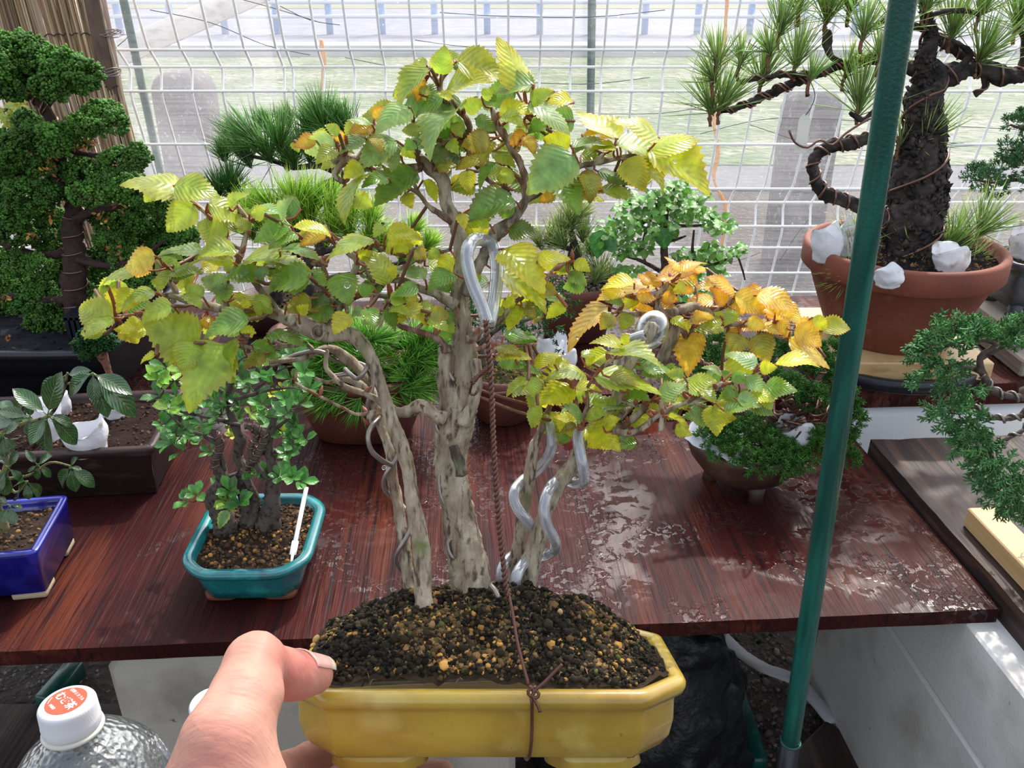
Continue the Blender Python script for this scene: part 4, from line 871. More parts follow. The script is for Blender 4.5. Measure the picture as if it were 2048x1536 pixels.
# dark long-needled pine
g1 = (.14, .34, .08); g2 = (.38, .66, .07)
T1 = []
for (x, y, L) in [(560, 300, 90), (520, 290, 95), (600, 300, 85), (480, 305, 80), (640, 290, 90), (540, 320, 80), (590, 330, 70), (620, 320, 70), (500, 330, 75), (460, 385, 75), (480, 400, 60), (440, 390, 60), (650, 260, 90), (680, 265, 80), (700, 270, 80), (620, 260, 60), (575, 340, 60), (660, 310, 80), (540, 260, 50), (580, 250, 45), (450, 320, 50)]:
    T1.append((x, y, L, 75, (R.normal()*.35-.25 if x < 560 else R.normal()*.3+.05, 1.0), g1, .02*R.normal(), .42))
pine('dark long-needled pine in a shallow pot behind the yellowing tree', (-.42, 1.50, TZ), (M_BROWNCLAY, outline('round', .10, .08), [(.02, 0), (0, .055), (.0, .06), (.008, .06), (.012, .045)], (.011, .05, 200)),
     [[(550, 636, 16), (560, 560, 14), (600, 450, 12), (640, 385, 12), (680, 350, 10), (640, 330, 7), (590, 335, 5), (540, 320, 4), (480, 310, 3)], [(650, 380, 8), (700, 340, 6), (690, 280, 4)], [(600, 450, 7), (530, 430, 5), (470, 400, 4)], [(640, 335, 5), (650, 280, 4)]], T1, 1.50)
T2 = []
for (x, y, L) in [(520, 440, 75), (555, 430, 85), (590, 425, 90), (625, 425, 85), (660, 430, 85), (700, 440, 80), (540, 470, 80), (580, 465, 85), (620, 465, 90), (660, 470, 80), (700, 475, 80), (735, 480, 65), (505, 475, 60), (490, 455, 55), (600, 490, 70), (650, 500, 70), (560, 500, 70), (760, 500, 60), (720, 510, 55), (740, 450, 60), (820, 470, 50), (850, 500, 50), (800, 520, 50)]:
    T2.append((x, y, L, 85, (R.normal()*.25+(x-610)*.003, 1.0), g2, .02*R.normal(), .42))
pine('bright green short-needled pine behind the yellowing tree, left of the middle', (-.33, 1.36, TZ), (M_REDCLAY, outline('round', .09, .08), [(.02, 0), (0, .045), (.0, .05), (.008, .05), (.012, .04)], (.011, .042, 200)),
     [[(606, 690, 16), (620, 620, 14), (610, 540, 12), (640, 500, 10), (620, 470, 7), (580, 460, 5)], [(620, 520, 7), (560, 490, 5), (520, 460, 4)], [(630, 510, 7), (690, 490, 5), (740, 480, 4)], [(640, 560, 6), (740, 540, 5), (820, 520, 4), (850, 500, 3)]], T2, 1.36)
# oval brown pot with low drooping needles
T3 = []
for i in range(62):
    x = R.uniform(640, 868); y = R.uniform(672, 775); T3.append((x, y, R.uniform(50, 75), 42, (R.normal()*.5+(x-730)*.007, .55+R.normal()*.3-(y-700)*.006), (.17, .46, .05), -.05+.08*R.random(), .5))
for x, y in [(690, 790), (660, 800), (720, 800), (760, 790), (800, 785), (640, 770), (830, 780), (675, 780)]: T3.append((x, y, 60, 30, ((x-735)*.008, -.35), (.16, .42, .05), -.07, .5))
t3, _, _ = pine('low bushy pine with bright drooping needles in an oval reddish brown pot', (-.215, 1.095, TZ), (M_REDCLAY, outline('super', .092, .072, 64, .75), [(.030, 0), (.024, .004), (.010, .040), (.003, .080), (.006, .086), (0, .090), (0, .100), (.003, .103), (.011, .103), (.013, .095), (.015, .08)], (.012, .09, 300)),
     [[(720, 770, 18), (730, 730, 15), (700, 700, 10), (680, 690, 6)], [(730, 730, 10), (780, 700, 7), (820, 690, 5)], [(725, 740, 8), (740, 690, 6), (745, 670, 4)]], T3, 1.09)
# ================================================================ small round reddish pot (centre) with mossy soil
cs = np.array([0.0, 1.145, TZ]); cs[0] = PZ(1007, 820, TZ)[0]
t = thing('potted_tree', 'low mossy bonsai in a small round reddish pot behind the twisted wire', 'bonsai', tuple(cs)); M = MT(*cs); o = outline('round', .060, .060)
pot('pot', M_REDCLAY, o, [(.022, 0), (.018, .003), (.006, .040), (.002, .062), (0, .064), (0, .074), (.003, .077), (.008, .077), (.010, .07), (.012, .06)], M, t)
soil(inset(o, .009), M, .068, t, hf=lambda x, y: .012*(1-(x*x+y*y)/.004), k=500, gs=.0022, dark=(.05, .045, .02), grains=((.16, .10, .03, .5), (.07, .08, .02, .5)))
TB = MB(); ys = cs[1]; limb(TB, [(965, 745, 10), (962, 715, 9), (955, 690, 8), (930, 650, 6), (910, 600, 5)], ys, .006, 10, .15, (.10, .08, .06)); limb(TB, [(955, 690, 6), (1000, 655, 5), (1050, 640, 4), (1090, 630, 3)], ys, .006, 10, .15, (.10, .08, .06)); tr = TB.build('trunk', M_BARK, t)
b = MB()
for i in range(60):
    x, y = [(1060+R.normal()*30, 640+R.normal()*22), (1010+R.normal()*25, 655+R.normal()*16), (925+R.normal()*12, 600+R.normal()*20), (1110+R.normal()*22, 610+R.normal()*22)][int(R.integers(4))]
    p = PY(x, y, ys+.03*R.normal()); pad(b, JUN, p, .012, .012, .008, 5, .012, (.035, .13, .03))
b.build('foliage', M_HINOKI, tr)
b = MB(); p = PY(985, 748, cs[1]+.01); q = PY(1002, 690, cs[1]+.03); tube(b, catmull([p-[0, 0, .01], (p+q)/2, q], .01), .010, 10, flat=.3); b.build('blue_tape', mat('blue_tape', (.01, .04, .14), .4), t)
zc_ = cs[2]+.077
for (px, py, r, h, lab, rz_) in ((1098, 735, .022, .048, 'white pointed fertiliser bag behind the small round pot', .4), (1130, 745, .020, .038, 'second white pointed fertiliser bag, right of its twin behind the small round pot', 1.2)):
    p = PZ(px, py, BZ); bag('fertiliser_bag', (p[0], p[1], BZ), r, h, None, lab, rz_, (.1, 0), 'bag')
# ================================================================ red-brown pot with pale pine and juniper (behind)
c7 = np.array([.085, 1.375, BZ]); c7[0] = PY(1150, 640, 1.375)[0]
t = thing('potted_pine', 'small pale-needled pine in a red brown pot behind the clear tube loop', 'bonsai', tuple(c7)); M = MT(*c7); o = outline('round', .072, .065)
pot('pot', M_REDCLAY, o, [(.022, 0), (.018, .003), (.008, .06), (.001, .085), (0, .098), (.004, .1), (.009, .098), (.011, .085)], M, t)
soil(inset(o, .0095), M, .092, t, k=500, gs=.0026, grains=((.22, .17, .12, .6), (.10, .09, .07, .4)))
TB = MB(); limb(TB, [(1165, 590, 12), (1160, 560, 11), (1150, 520, 13), (1148, 495, 10), (1145, 470, 6), (1135, 450, 4)], 1.375, .006, 12, .25, (.05, .04, .035)); limb(TB, [(1150, 500, 6), (1110, 490, 4), (1085, 480, 3)], 1.375, .006); limb(TB, [(1150, 510, 6), (1180, 530, 4), (1205, 540, 3)], 1.375, .006); tr = TB.build('trunk', M_ROUGHBARK, t)
b = MB()
for (x, y, L) in [(1120, 470, 60), (1145, 455, 70), (1100, 490, 55), (1080, 495, 50), (1165, 480, 60), (1185, 510, 50), (1200, 550, 55), (1190, 565, 45), (1130, 495, 50), (1215, 560, 40), (1150, 440, 50), (1160, 520, 40)]:
    p = PY(x, y, 1.375+.015*R.normal()); pine_tuft(b, p, (R.normal()*.4, -.2, .9), L*.83/1000*1.15, 80, .5, .0007, (.38, .50, .16))
b.build('needles', M_NEEDLE, tr)
# ================================================================ little green-leaved tree (behind right of the middle)
c8 = np.array([PY(1335, 620, 1.42)[0], 1.42, BZ])
t = thing('potted_tree', 'slender tree with many small round green leaves against the white fence', 'bonsai', tuple(c8)); M = MT(*c8); o = outline('round', .05, .05)
pot('pot', M_BROWNCLAY, o, [(.015, 0), (.0, .05), (.006, .05), (.01, .04)], M, t); soil(inset(o, .008), M, .044, t, k=200)
TB = MB(); y8 = 1.40; bk = (.09, .055, .045)
Q8 = [[(1327, 668, 12), (1327, 640, 11), (1328, 580, 9), (1330, 530, 8), (1328, 480, 7), (1330, 440, 6), (1335, 410, 5), (1345, 385, 3), (1352, 372, 2)], [(1325, 545, 5), (1290, 525, 4), (1262, 515, 3), (1235, 510, 2)], [(1326, 560, 5), (1380, 535, 4), (1430, 528, 3), (1480, 505, 2)], [(1330, 485, 4), (1355, 478, 3), (1372, 472, 2)], [(1330, 450, 4), (1380, 452, 3), (1420, 450, 2.5), (1455, 460, 2)], [(1330, 440, 4), (1290, 430, 3), (1255, 450, 2), (1225, 450, 2)], [(1335, 415, 3), (1370, 400, 2), (1400, 405, 2)], [(1332, 420, 3), (1295, 405, 2), (1265, 410, 2)], [(1388, 460, 2), (1385, 500, 3), (1390, 530, 3)], [(1290, 525, 3), (1285, 490, 2), (1290, 465, 2)], [(1475, 510, 2), (1485, 540, 2), (1490, 560, 1.5)]]
qs = [limb(TB, s, y8, .006, 8, .1, bk) for s in Q8]; tr = TB.build('trunk', M_BARK, t)
b = MB(); qq = np.concatenate(qs[1:]+[qs[0][-25:]])
CL = [(1270, 405, 24), (1300, 400, 22), (1330, 390, 22), (1360, 380, 22), (1390, 400, 22), (1250, 420, 20), (1410, 420, 20), (1300, 430, 24), (1340, 425, 26), (1380, 425, 24), (1260, 450, 22), (1230, 450, 20), (1420, 440, 18), (1440, 460, 16), (1455, 455, 12), (1310, 460, 18), (1345, 450, 18), (1210, 470, 22), (1240, 480, 20), (1290, 490, 18), (1250, 505, 16), (1370, 510, 20), (1400, 510, 18), (1430, 510, 18), (1460, 505, 16), (1480, 500, 12), (1395, 530, 16), (1430, 535, 14), (1280, 440, 18), (1340, 375, 14), (1320, 400, 18), (1365, 405, 18), (1240, 545, 14), (1270, 540, 12), (1400, 560, 16), (1380, 590, 14), (1410, 580, 12), (1420, 495, 14)]
for (x, y, s) in CL:
    for k in range(int(s*1.5)):
        p = PY(x+R.normal()*s*.55, y+R.normal()*s*.42, y8+.03*R.normal()); a = R.random()*6.28; d = nrm([math.cos(a), .5*R.normal(), math.sin(a)*.6-.3]); L = R.uniform(.010, .019)
        leaf(b, p, p+d*L, L*.85, (R.normal()*.5, -.5, 1), .08, .1, cvar(1, (.14, .36, .05), .25, .08)[0], None, 6, .04, 'ovate', .02)
for (x, y, tx, ty) in [(1200, 460, 1195, 520), (1325, 455, 1330, 500), (1210, 500, 1228, 470)]: leaf(b, PY(x, y, y8-.03), PY(tx, ty, y8-.03), .035, (0, -1, .3), .05, .1, (.06, .25, .06), None, 12, .02)
b.build('foliage', M_GLEAF, tr)

# ================================================================ tall black pine in the big terracotta bowl
yp = 1.285; cp = np.array([PY(1786, 600, yp)[0], yp, BZ])
t = thing('turntable', 'round black turntable tray on the back board', 'tray', tuple(cp))
pot('tray', M_BLACKPL, outline('round', .152, .152), [(.006, 0), (0, .004), (0, .020), (.004, .022), (.010, .022), (.013, .010)], MT(*cp), t)
b = MB(); box(b, (-.118, -.118, .0105), (.118, .118, .040), MT(*cp), bev=.002); tag(b.build('wooden_board', M_LIGHTWOOD, smooth=False), 'square pale wooden board under the big terracotta bowl', 'board')
zp = BZ+.0405
t = thing('potted_pine', 'tall wired black pine with thick craggy trunk in a wide terracotta bowl', 'bonsai', (cp[0], cp[1], zp)); M = MT(cp[0], cp[1], zp); o = outline('round', .150, .150, 80)
pot('pot', M_TERRA, o, [(.062, 0), (.056, .002), (.034, .055), (.013, .108), (.009, .110), (.004, .112), (0, .116), (0, .146), (.003, .150), (.010, .150), (.014, .145), (.018, .125)], M, t)
soil(inset(o, .0155), M, .134, t, hf=lambda x, y: .012*np.exp(-((x-.02)**2+y*y)/.003), k=900, gs=.003, dark=(.015, .012, .012))
# trunk: craggy
def cragtrunk(pts, y):
    q = catmull(polyw(pts, y), .006); b = MB(); n = 40; T_, N_, B_ = frames(q[:, :3]); a = np.linspace(0, 2*np.pi, n, endpoint=False); V = []
    for i in range(len(q)):
        d = N_[i][None]*np.cos(a)[:, None]+B_[i][None]*np.sin(a)[:, None]; r0 = q[i, 3]; base = q[i, :3]+d*r0; f = 1+.14*fbm(base*38, 3)+.10*fbm(base*110, 3)+.10*np.sign(vnoise(base*np.array([90, 90, 55])))*np.abs(vnoise(base*np.array([90, 90, 55])))**.5
        V.append(q[i, :3]+d*(r0*f)[:, None])
    K = len(q); b.add(np.concatenate(V), [(k*n+j, k*n+(j+1) % n, k*n+n+(j+1) % n, k*n+n+j) for k in range(K-1) for j in range(n)]+[tuple(range((K-1)*n, K*n))]); return b, q
b, q0 = cragtrunk([(1828, 545, 62), (1822, 500, 54), (1825, 450, 52), (1835, 400, 52), (1838, 350, 50), (1842, 300, 44), (1850, 260, 38), (1845, 220, 34), (1850, 185, 32), (1862, 160, 28), (1850, 120, 20), (1862, 70, 14), (1850, 20, 10), (1845, -40, 8)], yp)
kf = 1500; ii = R.integers(0, len(q0), kf); Tq, Nq, Bq = frames(q0[:, :3]); af = R.random(kf)*6.283; df = Nq[ii]*np.cos(af)[:, None]+Bq[ii]*np.sin(af)[:, None]; nf_ = df+.45*R.standard_normal((kf, 3)); sf = R.uniform(.0018, .0055, kf)*np.clip(q0[ii, 3]/.02, .5, 1.2)
scat(b, OCT, basis(nf_)*(sf[:, None, None]*np.array([1.0, 1.5, .35])), q0[ii, :3]+df*(q0[ii, 3]*R.uniform(.98, 1.10, kf))[:, None])
PL = [[(1850, 165, 20), (1900, 150, 20), (1950, 135, 17), (2000, 150, 16), (2050, 150, 14), (2110, 130, 10)], [(1835, 150, 14), (1800, 125, 12), (1740, 118, 10), (1690, 130, 8), (1640, 145, 8), (1590, 165, 9), (1550, 182, 8), (1510, 202, 7), (1465, 218, 5), (1435, 222, 5)],
      [(1800, 450, 18), (1740, 425, 14), (1700, 405, 12), (1650, 385, 12), (1630, 355, 11), (1628, 320, 10), (1655, 295, 12), (1700, 285, 13), (1745, 275, 10), (1780, 270, 8)], [(1625, 150, 5), (1560, 150, 5), (1500, 160, 4), (1480, 162, 3)], [(1690, 130, 6), (1660, 110, 7), (1655, 85, 9), (1655, 60, 6)], [(1900, 150, 8), (1940, 110, 6), (1905, 80, 4)], [(1950, 135, 7), (1965, 150, 5), (1968, 175, 5), (1950, 190, 5)],
      [(1860, 60, 8), (1890, 90, 10), (1930, 110, 10), (1960, 130, 9)], [(1700, 225, 4), (1725, 240, 5), (1745, 225, 5), (1770, 200, 5)], [(1840, 300, 10), (1850, 290, 8), (1845, 285, 5)], [(2040, 150, 8), (2050, 90, 6), (2035, 50, 5)], [(1840, 520, 14), (1860, 525, 12), (1900, 500, 8), (1940, 475, 6)], [(1800, 520, 10), (1760, 520, 8), (1710, 505, 6)], [(1790, 530, 8), (1820, 545, 8), (1850, 548, 6)], [(1860, 30, 6), (1920, 20, 5), (1960, 30, 4)], [(1850, 60, 6), (1780, 40, 5), (1730, 60, 4)]]
qs = [limb(b, s, yp+.012*math.sin(i*2.1), .006, 12, .28) for i, s in enumerate(PL)]; tr = b.build('trunk', M_ROUGHBARK, t)
WB = MB()
for i in (0, 1, 2, 6, 7, 3): helix(WB, qs[i], .0019, 28+8*(i % 3), ph=i); 
helix(WB, qs[1], .0015, 36, ph=2.2); helix(WB, q0, .0022, 9, s0=0, s1=None, gap=1.05)
tube(WB, catmull([PY(*x, yp-.03) for x in ((1578, 260), (1590, 285), (1615, 295), (1640, 280), (1665, 290), (1690, 268), (1725, 245), (1745, 235))], .008), .0017, 6)
WB.build('training_wire', M_WIRE, t)
NB = MB()
TF = [(1424, 222, 88, (-.45, 1), 70), (1440, 218, 80, (.35, 1), 60), (1435, 130, 70, (-.2, 1), 50), (1428, 160, 60, (-.6, .7), 40), (1523, 166, 85, (0, 1), 70), (1592, 130, 85, (.1, 1), 60), (1560, 66, 75, (.1, 1), 60), (1654, 40, 95, (-.1, 1), 80), (1718, 218, 110, (-.1, 1), 75), (1727, 73, 80, (.2, 1), 60), (1903, 73, 90, (0, 1), 70), (1957, 122, 95, (.1, 1), 75), (2034, 55, 95, (0, 1), 75), (1844, 288, 85, (.35, 1), 55), (1800, 290, 60, (-.3, .9), 30), (1705, 504, 80, (-.25, 1), 45), (1859, 525, 95, (-.1, 1), 75), (1900, 500, 90, (.2, 1), 70), (1954, 471, 85, (.4, .9), 70), (1818, 500, 80, (-.3, 1), 60), (1702, 555, 60, (-.9, .1), 35), (1818, 555, 60, (-.2, .9), 50), (1870, 550, 80, (.3, .8), 60), (1790, 60, 80, (.2, 1), 60), (1850, 20, 80, (0, 1), 60), (1960, 30, 80, (.2, 1), 60), (1700, 20, 80, (-.1, 1), 60), (1600, 20, 70, (-.2, 1), 60), (1690, 150, 60, (.3, .8), 40), (1620, 160, 50, (.2, .9), 30), (1760, 120, 70, (.1, 1), 50), (1480, 130, 60, (.1, 1), 40), (2080, 100, 90, (.2, 1), 60), (1540, 110, 60, (-.3, .8), 40), (1925, 530, 70, (.8, .3), 50)]
for (x, y, L, ax, k) in TF:
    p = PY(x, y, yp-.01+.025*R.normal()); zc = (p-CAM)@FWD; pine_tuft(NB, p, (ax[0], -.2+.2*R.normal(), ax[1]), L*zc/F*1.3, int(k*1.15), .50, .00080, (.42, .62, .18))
    BB = MB(); tube(BB, catmull([p-[0, 0, .022], p-[.002, 0, .01], p+np.array([ax[0], 0, ax[1]])*.014], .003), [.003, .0038, .0042, .0045, .004, .003, .002, .002, .002, .002, .002, .002, .002, .002][:len(catmull([p-[0, 0, .022], p-[.002, 0, .01], p+np.array([ax[0], 0, ax[1]])*.014], .003))] if False else .0026, 8, rough=.3, col=(.20, .10, .05)); BB.build('candle_bud', M_BARK, tr)
NB.build('needles', M_NEEDLE, tr)
b = MB(); A = PY(1608, 250, yp-.02); box(b, (-.0085, -.0004, -.040), (.0085, .0004, .008), MT(*A), bev=.0003); v = MB(); 
b.add(np.array([[-.0085, -.0004, .008], [.0085, -.0004, .008], [.003, -.0004, .015], [-.003, -.0004, .015], [-.0085, .0004, .008], [.0085, .0004, .008], [.003, .0004, .015], [-.003, .0004, .015]])+A, [(0, 1, 2, 3), (7, 6, 5, 4), (0, 3, 7, 4), (1, 5, 6, 2), (3, 2, 6, 7)])
tg = b.build('name_tag', M_TAG, None, smooth=False); tag(tg, 'blank white paper tag hanging from the tall pine branch', 'tag')
b = MB(); tube(b, catmull([A+[0, -.001, .014], PY(1622, 215, yp-.02), PY(1630, 190, yp-.01), PY(1622, 165, yp)], .006), .0007, 5); b.build('tag_string', M_GREENPOLE, tg)
for (px, py, r, h, lab, rz_) in ((1650, 500, .023, .046, 'white fertiliser bag at the left rim of the terracotta bowl', .3), (1693, 490, .020, .048, 'white fertiliser bag beside the thick pine trunk, left', .9), (1898, 520, .025, .034, 'white fertiliser bag under the right-hand needles of the tall pine', .1), (1775, 550, .020, .024, 'white fertiliser bag at the front of the terracotta bowl behind the green pole', .5)):
    p = PZ(px, py+22, zp+.134); bag('fertiliser_bag', (p[0], p[1], zp+.134), r, h, None, lab, rz_, (-.1, 0), 'bag')

# ================================================================ far right: grey footed pot with juniper on weathered planks
yg = 1.36; b = MB(); zt = PZ(2000, 618, .0)[2]; zt = PY(2000, 600, yg)[2]
cg = np.array([PY(2075, 560, yg)[0], yg, zt]); 
b = MB(); box(b, (PY(1958, 600, yg)[0], 1.20, BZ), (PY(1958, 600, yg)[0]+.42, 1.43, BZ+.028), bev=.003); tag(b.build('grey_plank', M_GREYWOOD, smooth=False), 'lower weathered grey plank under the grey footed pot, far right', 'plank')
b = MB(); box(b, (PY(1965, 600, yg)[0], 1.25, BZ+.028), (PY(1965, 600, yg)[0]+.42, 1.44, zt-.012), bev=.003); tag(b.build('grey_plank', M_GREYWOOD, smooth=False), 'upper weathered plank right under the grey footed pot, far right', 'plank')
t = thing('potted_juniper', 'feathery blue green juniper in a grey footed pot at the right edge', 'bonsai', (cg[0], cg[1], zt-.012)); M = MT(cg[0], cg[1], zt-.012); o = outline('super', .075, .06, 64, .35)
pot('pot', M_GREYCLAY, o, [(.016, .012), (.012, .014), (.004, .050), (.010, .066), (.010, .074), (0, .082), (0, .090), (.004, .092), (.010, .090), (.013, .08)], M, t)
for sx in (-1, 1):
    for sy in (-1, 1): b = MB(); p = np.array([sx*.050, sy*.040, 0]); tube(b, [p, p+[0, 0, .007], p+[0, 0, .018]], [.014, .010, .013], 10); b.V[0] = b.V[0]@M[:3, :3].T+M[:3, 3]; b.build('foot', M_GREYCLAY, t)
soil(inset(o, .011), M, .082, t, k=300, gs=.0026)
TB = MB(); limb(TB, [(2070, 500, 12), (2080, 430, 11), (2070, 350, 9), (2085, 290, 7), (2070, 240, 5)], yg, .008, 10, .2, (.10, .06, .05)); limb(TB, [(2075, 380, 6), (2040, 360, 4), (1990, 365, 3), (1950, 360, 2)], yg, .008, 8); limb(TB, [(2080, 300, 5), (2050, 300, 4), (2020, 300, 3)], yg, .008, 8); limb(TB, [(2075, 260, 4), (2040, 255, 3), (2020, 250, 2)], yg, .008, 8); tr = TB.build('trunk', M_BARK, t)
b = MB()
for (x, y, rx, ry) in [(1945, 355, 20, 14), (1975, 360, 24, 18), (2005, 340, 28, 22), (2035, 335, 26, 24), (1990, 378, 22, 12), (2020, 300, 20, 16), (2045, 305, 24, 18), (2030, 248, 18, 12), (2060, 240, 26, 22), (2080, 340, 40, 50), (2080, 270, 30, 30), (1960, 340, 16, 8)]:
    p = PY(x, y, yg+.015*R.normal()); pad(b, JUN, p, rx*.0008, rx*.0007, ry*.0008, int(rx*2.2), .011, (.09, .22, .08))
b.build('foliage', M_HINOKI, tr)
p = PZ(2045, 515, zt+.070); bag('fertiliser_bag', (p[0], min(p[1], yg+.02), zt+.070), .026, .05, None, 'white fertiliser bag in the grey footed pot at the right edge', .2, (0, 0), 'bag')

# ================================================================ round brown pot with dense juniper on the bench (right)
ck = np.array([PZ(1492, 985, TZ)[0], .952, TZ]); t = thing('potted_juniper', 'dense dark green juniper with a tangle of wires in a round brown bowl pot', 'bonsai', tuple(ck)); M = MT(*ck); o = outline('round', .078, .078, 72)
pot('pot', M_BROWNCLAY, o, [(.048, .010), (.044, .011), (.022, .026), (.006, .048), (.001, .062), (0, .070), (.003, .073), (.008, .072), (.011, .066), (.014, .055)], M, t)
for an in (rad(-80), rad(40), rad(160)):
    b = MB(); p = np.array([.042*math.cos(an), .042*math.sin(an), 0]); tube(b, [p, p+[0, 0, .008], p*.9+[0, 0, .022]], [.010, .009, .014], 12); b.V[0] = b.V[0]@M[:3, :3].T+M[:3, 3]; b.build('foot', M_BROWNCLAY, t)
soil(inset(o, .010), M, .062, t, k=400, gs=.0026)
TB = MB(); yk = ck[1]; ZK = TZ
L_ = [[(1500, 905, 22), (1520, 870, 20), (1560, 840, 16), (1590, 820, 12), (1560, 780, 9), (1520, 750, 6), (1480, 720, 5)], [(1560, 845, 10), (1620, 830, 8), (1670, 820, 6), (1690, 860, 5)], [(1520, 880, 10), (1480, 880, 7), (1450, 900, 5)], [(1590, 820, 8), (1620, 780, 6), (1650, 740, 4)], [(1570, 850, 8), (1600, 900, 6), (1570, 940, 4)], [(1500, 760, 6), (1440, 740, 5), (1390, 720, 4)]]
qs = [limb(TB, s, yk-.01*(i % 3), .005, 10, .15, (.13, .06, .045)) for i, s in enumerate(L_)]
tr = TB.build('trunk', M_BARK, t); WB = MB()
for i, q in enumerate(qs): helix(WB, q, .0014, 75, ph=i)
for i in range(26):
    x, y = R.uniform(1540, 1670), R.uniform(800, 870); p = catmull([PY(x+R.normal()*14, y+R.normal()*9, yk-.03+.02*R.normal()) for _ in range(5)], .004); tube(WB, p, .0013, 5)
WB.build('training_wire', M_WIRE, t)
b = MB()
for (x, y, rx, ry, dy) in [(1425, 865, 26, 22, -.05), (1440, 895, 26, 20, -.06), (1475, 905, 28, 18, -.07), (1515, 925, 30, 18, -.075), (1558, 932, 30, 18, -.075), (1597, 922, 28, 18, -.065), (1450, 862, 26, 20, -.05), (1530, 890, 30, 16, -.06), (1625, 905, 26, 22, -.05), (1640, 880, 24, 20, -.05), (1480, 870, 24, 16, -.05), (1500, 850, 26, 16, -.04), (1540, 875, 20, 12, -.05), (1580, 905, 26, 16, -.06), (1690, 880, 24, 26, -.02), (1705, 840, 22, 30, -.01), (1690, 800, 26, 30, 0), (1670, 760, 26, 26, .01), (1640, 730, 26, 26, .02), (1660, 700, 20, 18, .02), (1610, 790, 26, 22, -.01), (1635, 800, 22, 24, -.02), (1590, 700, 30, 20, .04), (1550, 690, 26, 18, .05), (1500, 700, 26, 16, .05), (1430, 690, 24, 20, .04), (1410, 720, 28, 24, .03), (1385, 740, 26, 18, .02), (1440, 750, 26, 18, .02), (1480, 740, 22, 18, .02), (1560, 760, 26, 18, 0), (1585, 770, 20, 18, -.02), (1700, 920, 14, 14, -.03), (1520, 790, 22, 14, 0), (1460, 800, 22, 14, .01), (1540, 720, 26, 14, .03), (1400, 780, 22, 16, .01)]:
    p = PY(x, y, yk+dy); s = 1.05/F; pad(b, JUN, p, rx*s, rx*s*.8, ry*s, int(rx*ry*.13)+12, .0105, (.075, .21, .035), .9, .35)
b.build('foliage', M_HINOKI, tr)
# white cloth tucked under the foliage on its left rim
b = MB(); nx, ny = 26, 18; G = np.zeros((nx, ny, 3))
c00, c10, c01, c11 = PY(1368, 868, .905), PY(1500, 935, .875), PY(1400, 825, .96), PY(1530, 860, .95)
for i in range(nx):
    for j in range(ny):
        u, v = i/(nx-1), j/(ny-1); G[i, j] = (c00*(1-u)+c10*u)*(1-v)+(c01*(1-u)+c11*u)*v
G += (.0035*np.stack([fbm(G*45+k*5, 3) for k in range(3)], -1)); G[:, :2, 2] -= .006; i, j = np.meshgrid(np.arange(nx-1), np.arange(ny-1), indexing='ij'); a = (i*ny+j).ravel(); G[..., 2] = np.maximum(G[..., 2], TZ+.070)
b.add(G.reshape(-1, 3), np.stack([a, a+ny, a+ny+1, a+1], -1)); ob = b.build('white_cloth', M_CLOTH); tag(ob, 'crumpled white cloth over the left rim of the round brown bowl pot', 'cloth'); sm = ob.modifiers.new('thick', 'SOLIDIFY'); sm.thickness = .0008
p = PZ(1585, 905, TZ+.066); bag('fertiliser_bag', (p[0], p[1], TZ+.066), .022, .04, None, 'white fertiliser bag among the wires of the round-potted juniper', .2, (0, 0), 'bag')
# blue glazed pot glimpsed behind
# ================================================================ trailing juniper from the right edge
cj = np.array([T(pb[0]+.13, 0, 0)[0], 0, 0]); yj = .86
pj = T(pb[0]+.125, -.02, .4435); t = thing('potted_juniper', 'trailing juniper reaching down in from the right edge over the wooden bar', 'bonsai', tuple(pj)); M = MT(pj[0], pj[1], pj[2], YAW); o = outline('super', .075, .06, 64, .3)
pot('pot', M_BROWNCLAY, o, [(.014, 0), (.010, .003), (.002, .10), (0, .115), (.004, .118), (.010, .117), (.013, .10)], M, t); soil(inset(o, .011), M, .105, t, k=300)
yj = pj[1]+.05; top = pj+np.array([0, 0, .10]); TB = MB()
def limbw(pts): q = catmull(np.array(pts), .006); tube(TB, q[:, :3], q[:, 3], 10, rough=.12, col=(.10, .07, .06)); return q
JL = [[(2048, 795, 8), (2000, 788, 7), (1975, 770, 8), (1965, 745, 7), (1940, 735, 6), (1900, 735, 4), (1860, 720, 3)], [(1968, 750, 6), (1960, 715, 6), (1990, 690, 5), (1960, 680, 4), (1900, 690, 3), (1850, 700, 3)], [(2048, 830, 6), (2010, 838, 5), (1975, 830, 4), (1950, 815, 3), (1900, 820, 3)], [(2048, 860, 4), (2010, 880, 4), (1980, 900, 3), (2000, 950, 3), (2030, 1000, 2)], [(1960, 720, 4), (2010, 690, 4), (2048, 670, 3)]]
q2 = polyw([(2120, 760, 12), (2090, 790, 10), (2048, 795, 8)], yj); limbw([[*top, .011], [*(top+[0, 0, .04]), .010], [*q2[1][:3], .008], [*q2[2][:3], q2[2][3]]]); limbw([[*(top+[0, 0, .03]), .006], *[list(x) for x in polyw([(2080, 830, 7), (2048, 830, 6)], yj)]]); limbw([[*(top+[0, 0, .03]), .005], *[list(x) for x in polyw([(2090, 850, 5), (2048, 860, 4)], yj)]])
qs = [limb(TB, s, yj, .005, 10, .12, (.10, .07, .06)) for s in JL]; tr = TB.build('trunk', M_BARK, t); WB = MB(); helix(WB, qs[2], .0014, 70); helix(WB, qs[0], .0012, 60, s1=14); helix(WB, qs[3], .0012, 70); WB.build('training_wire', M_GREYWIRE, t)
b = MB()
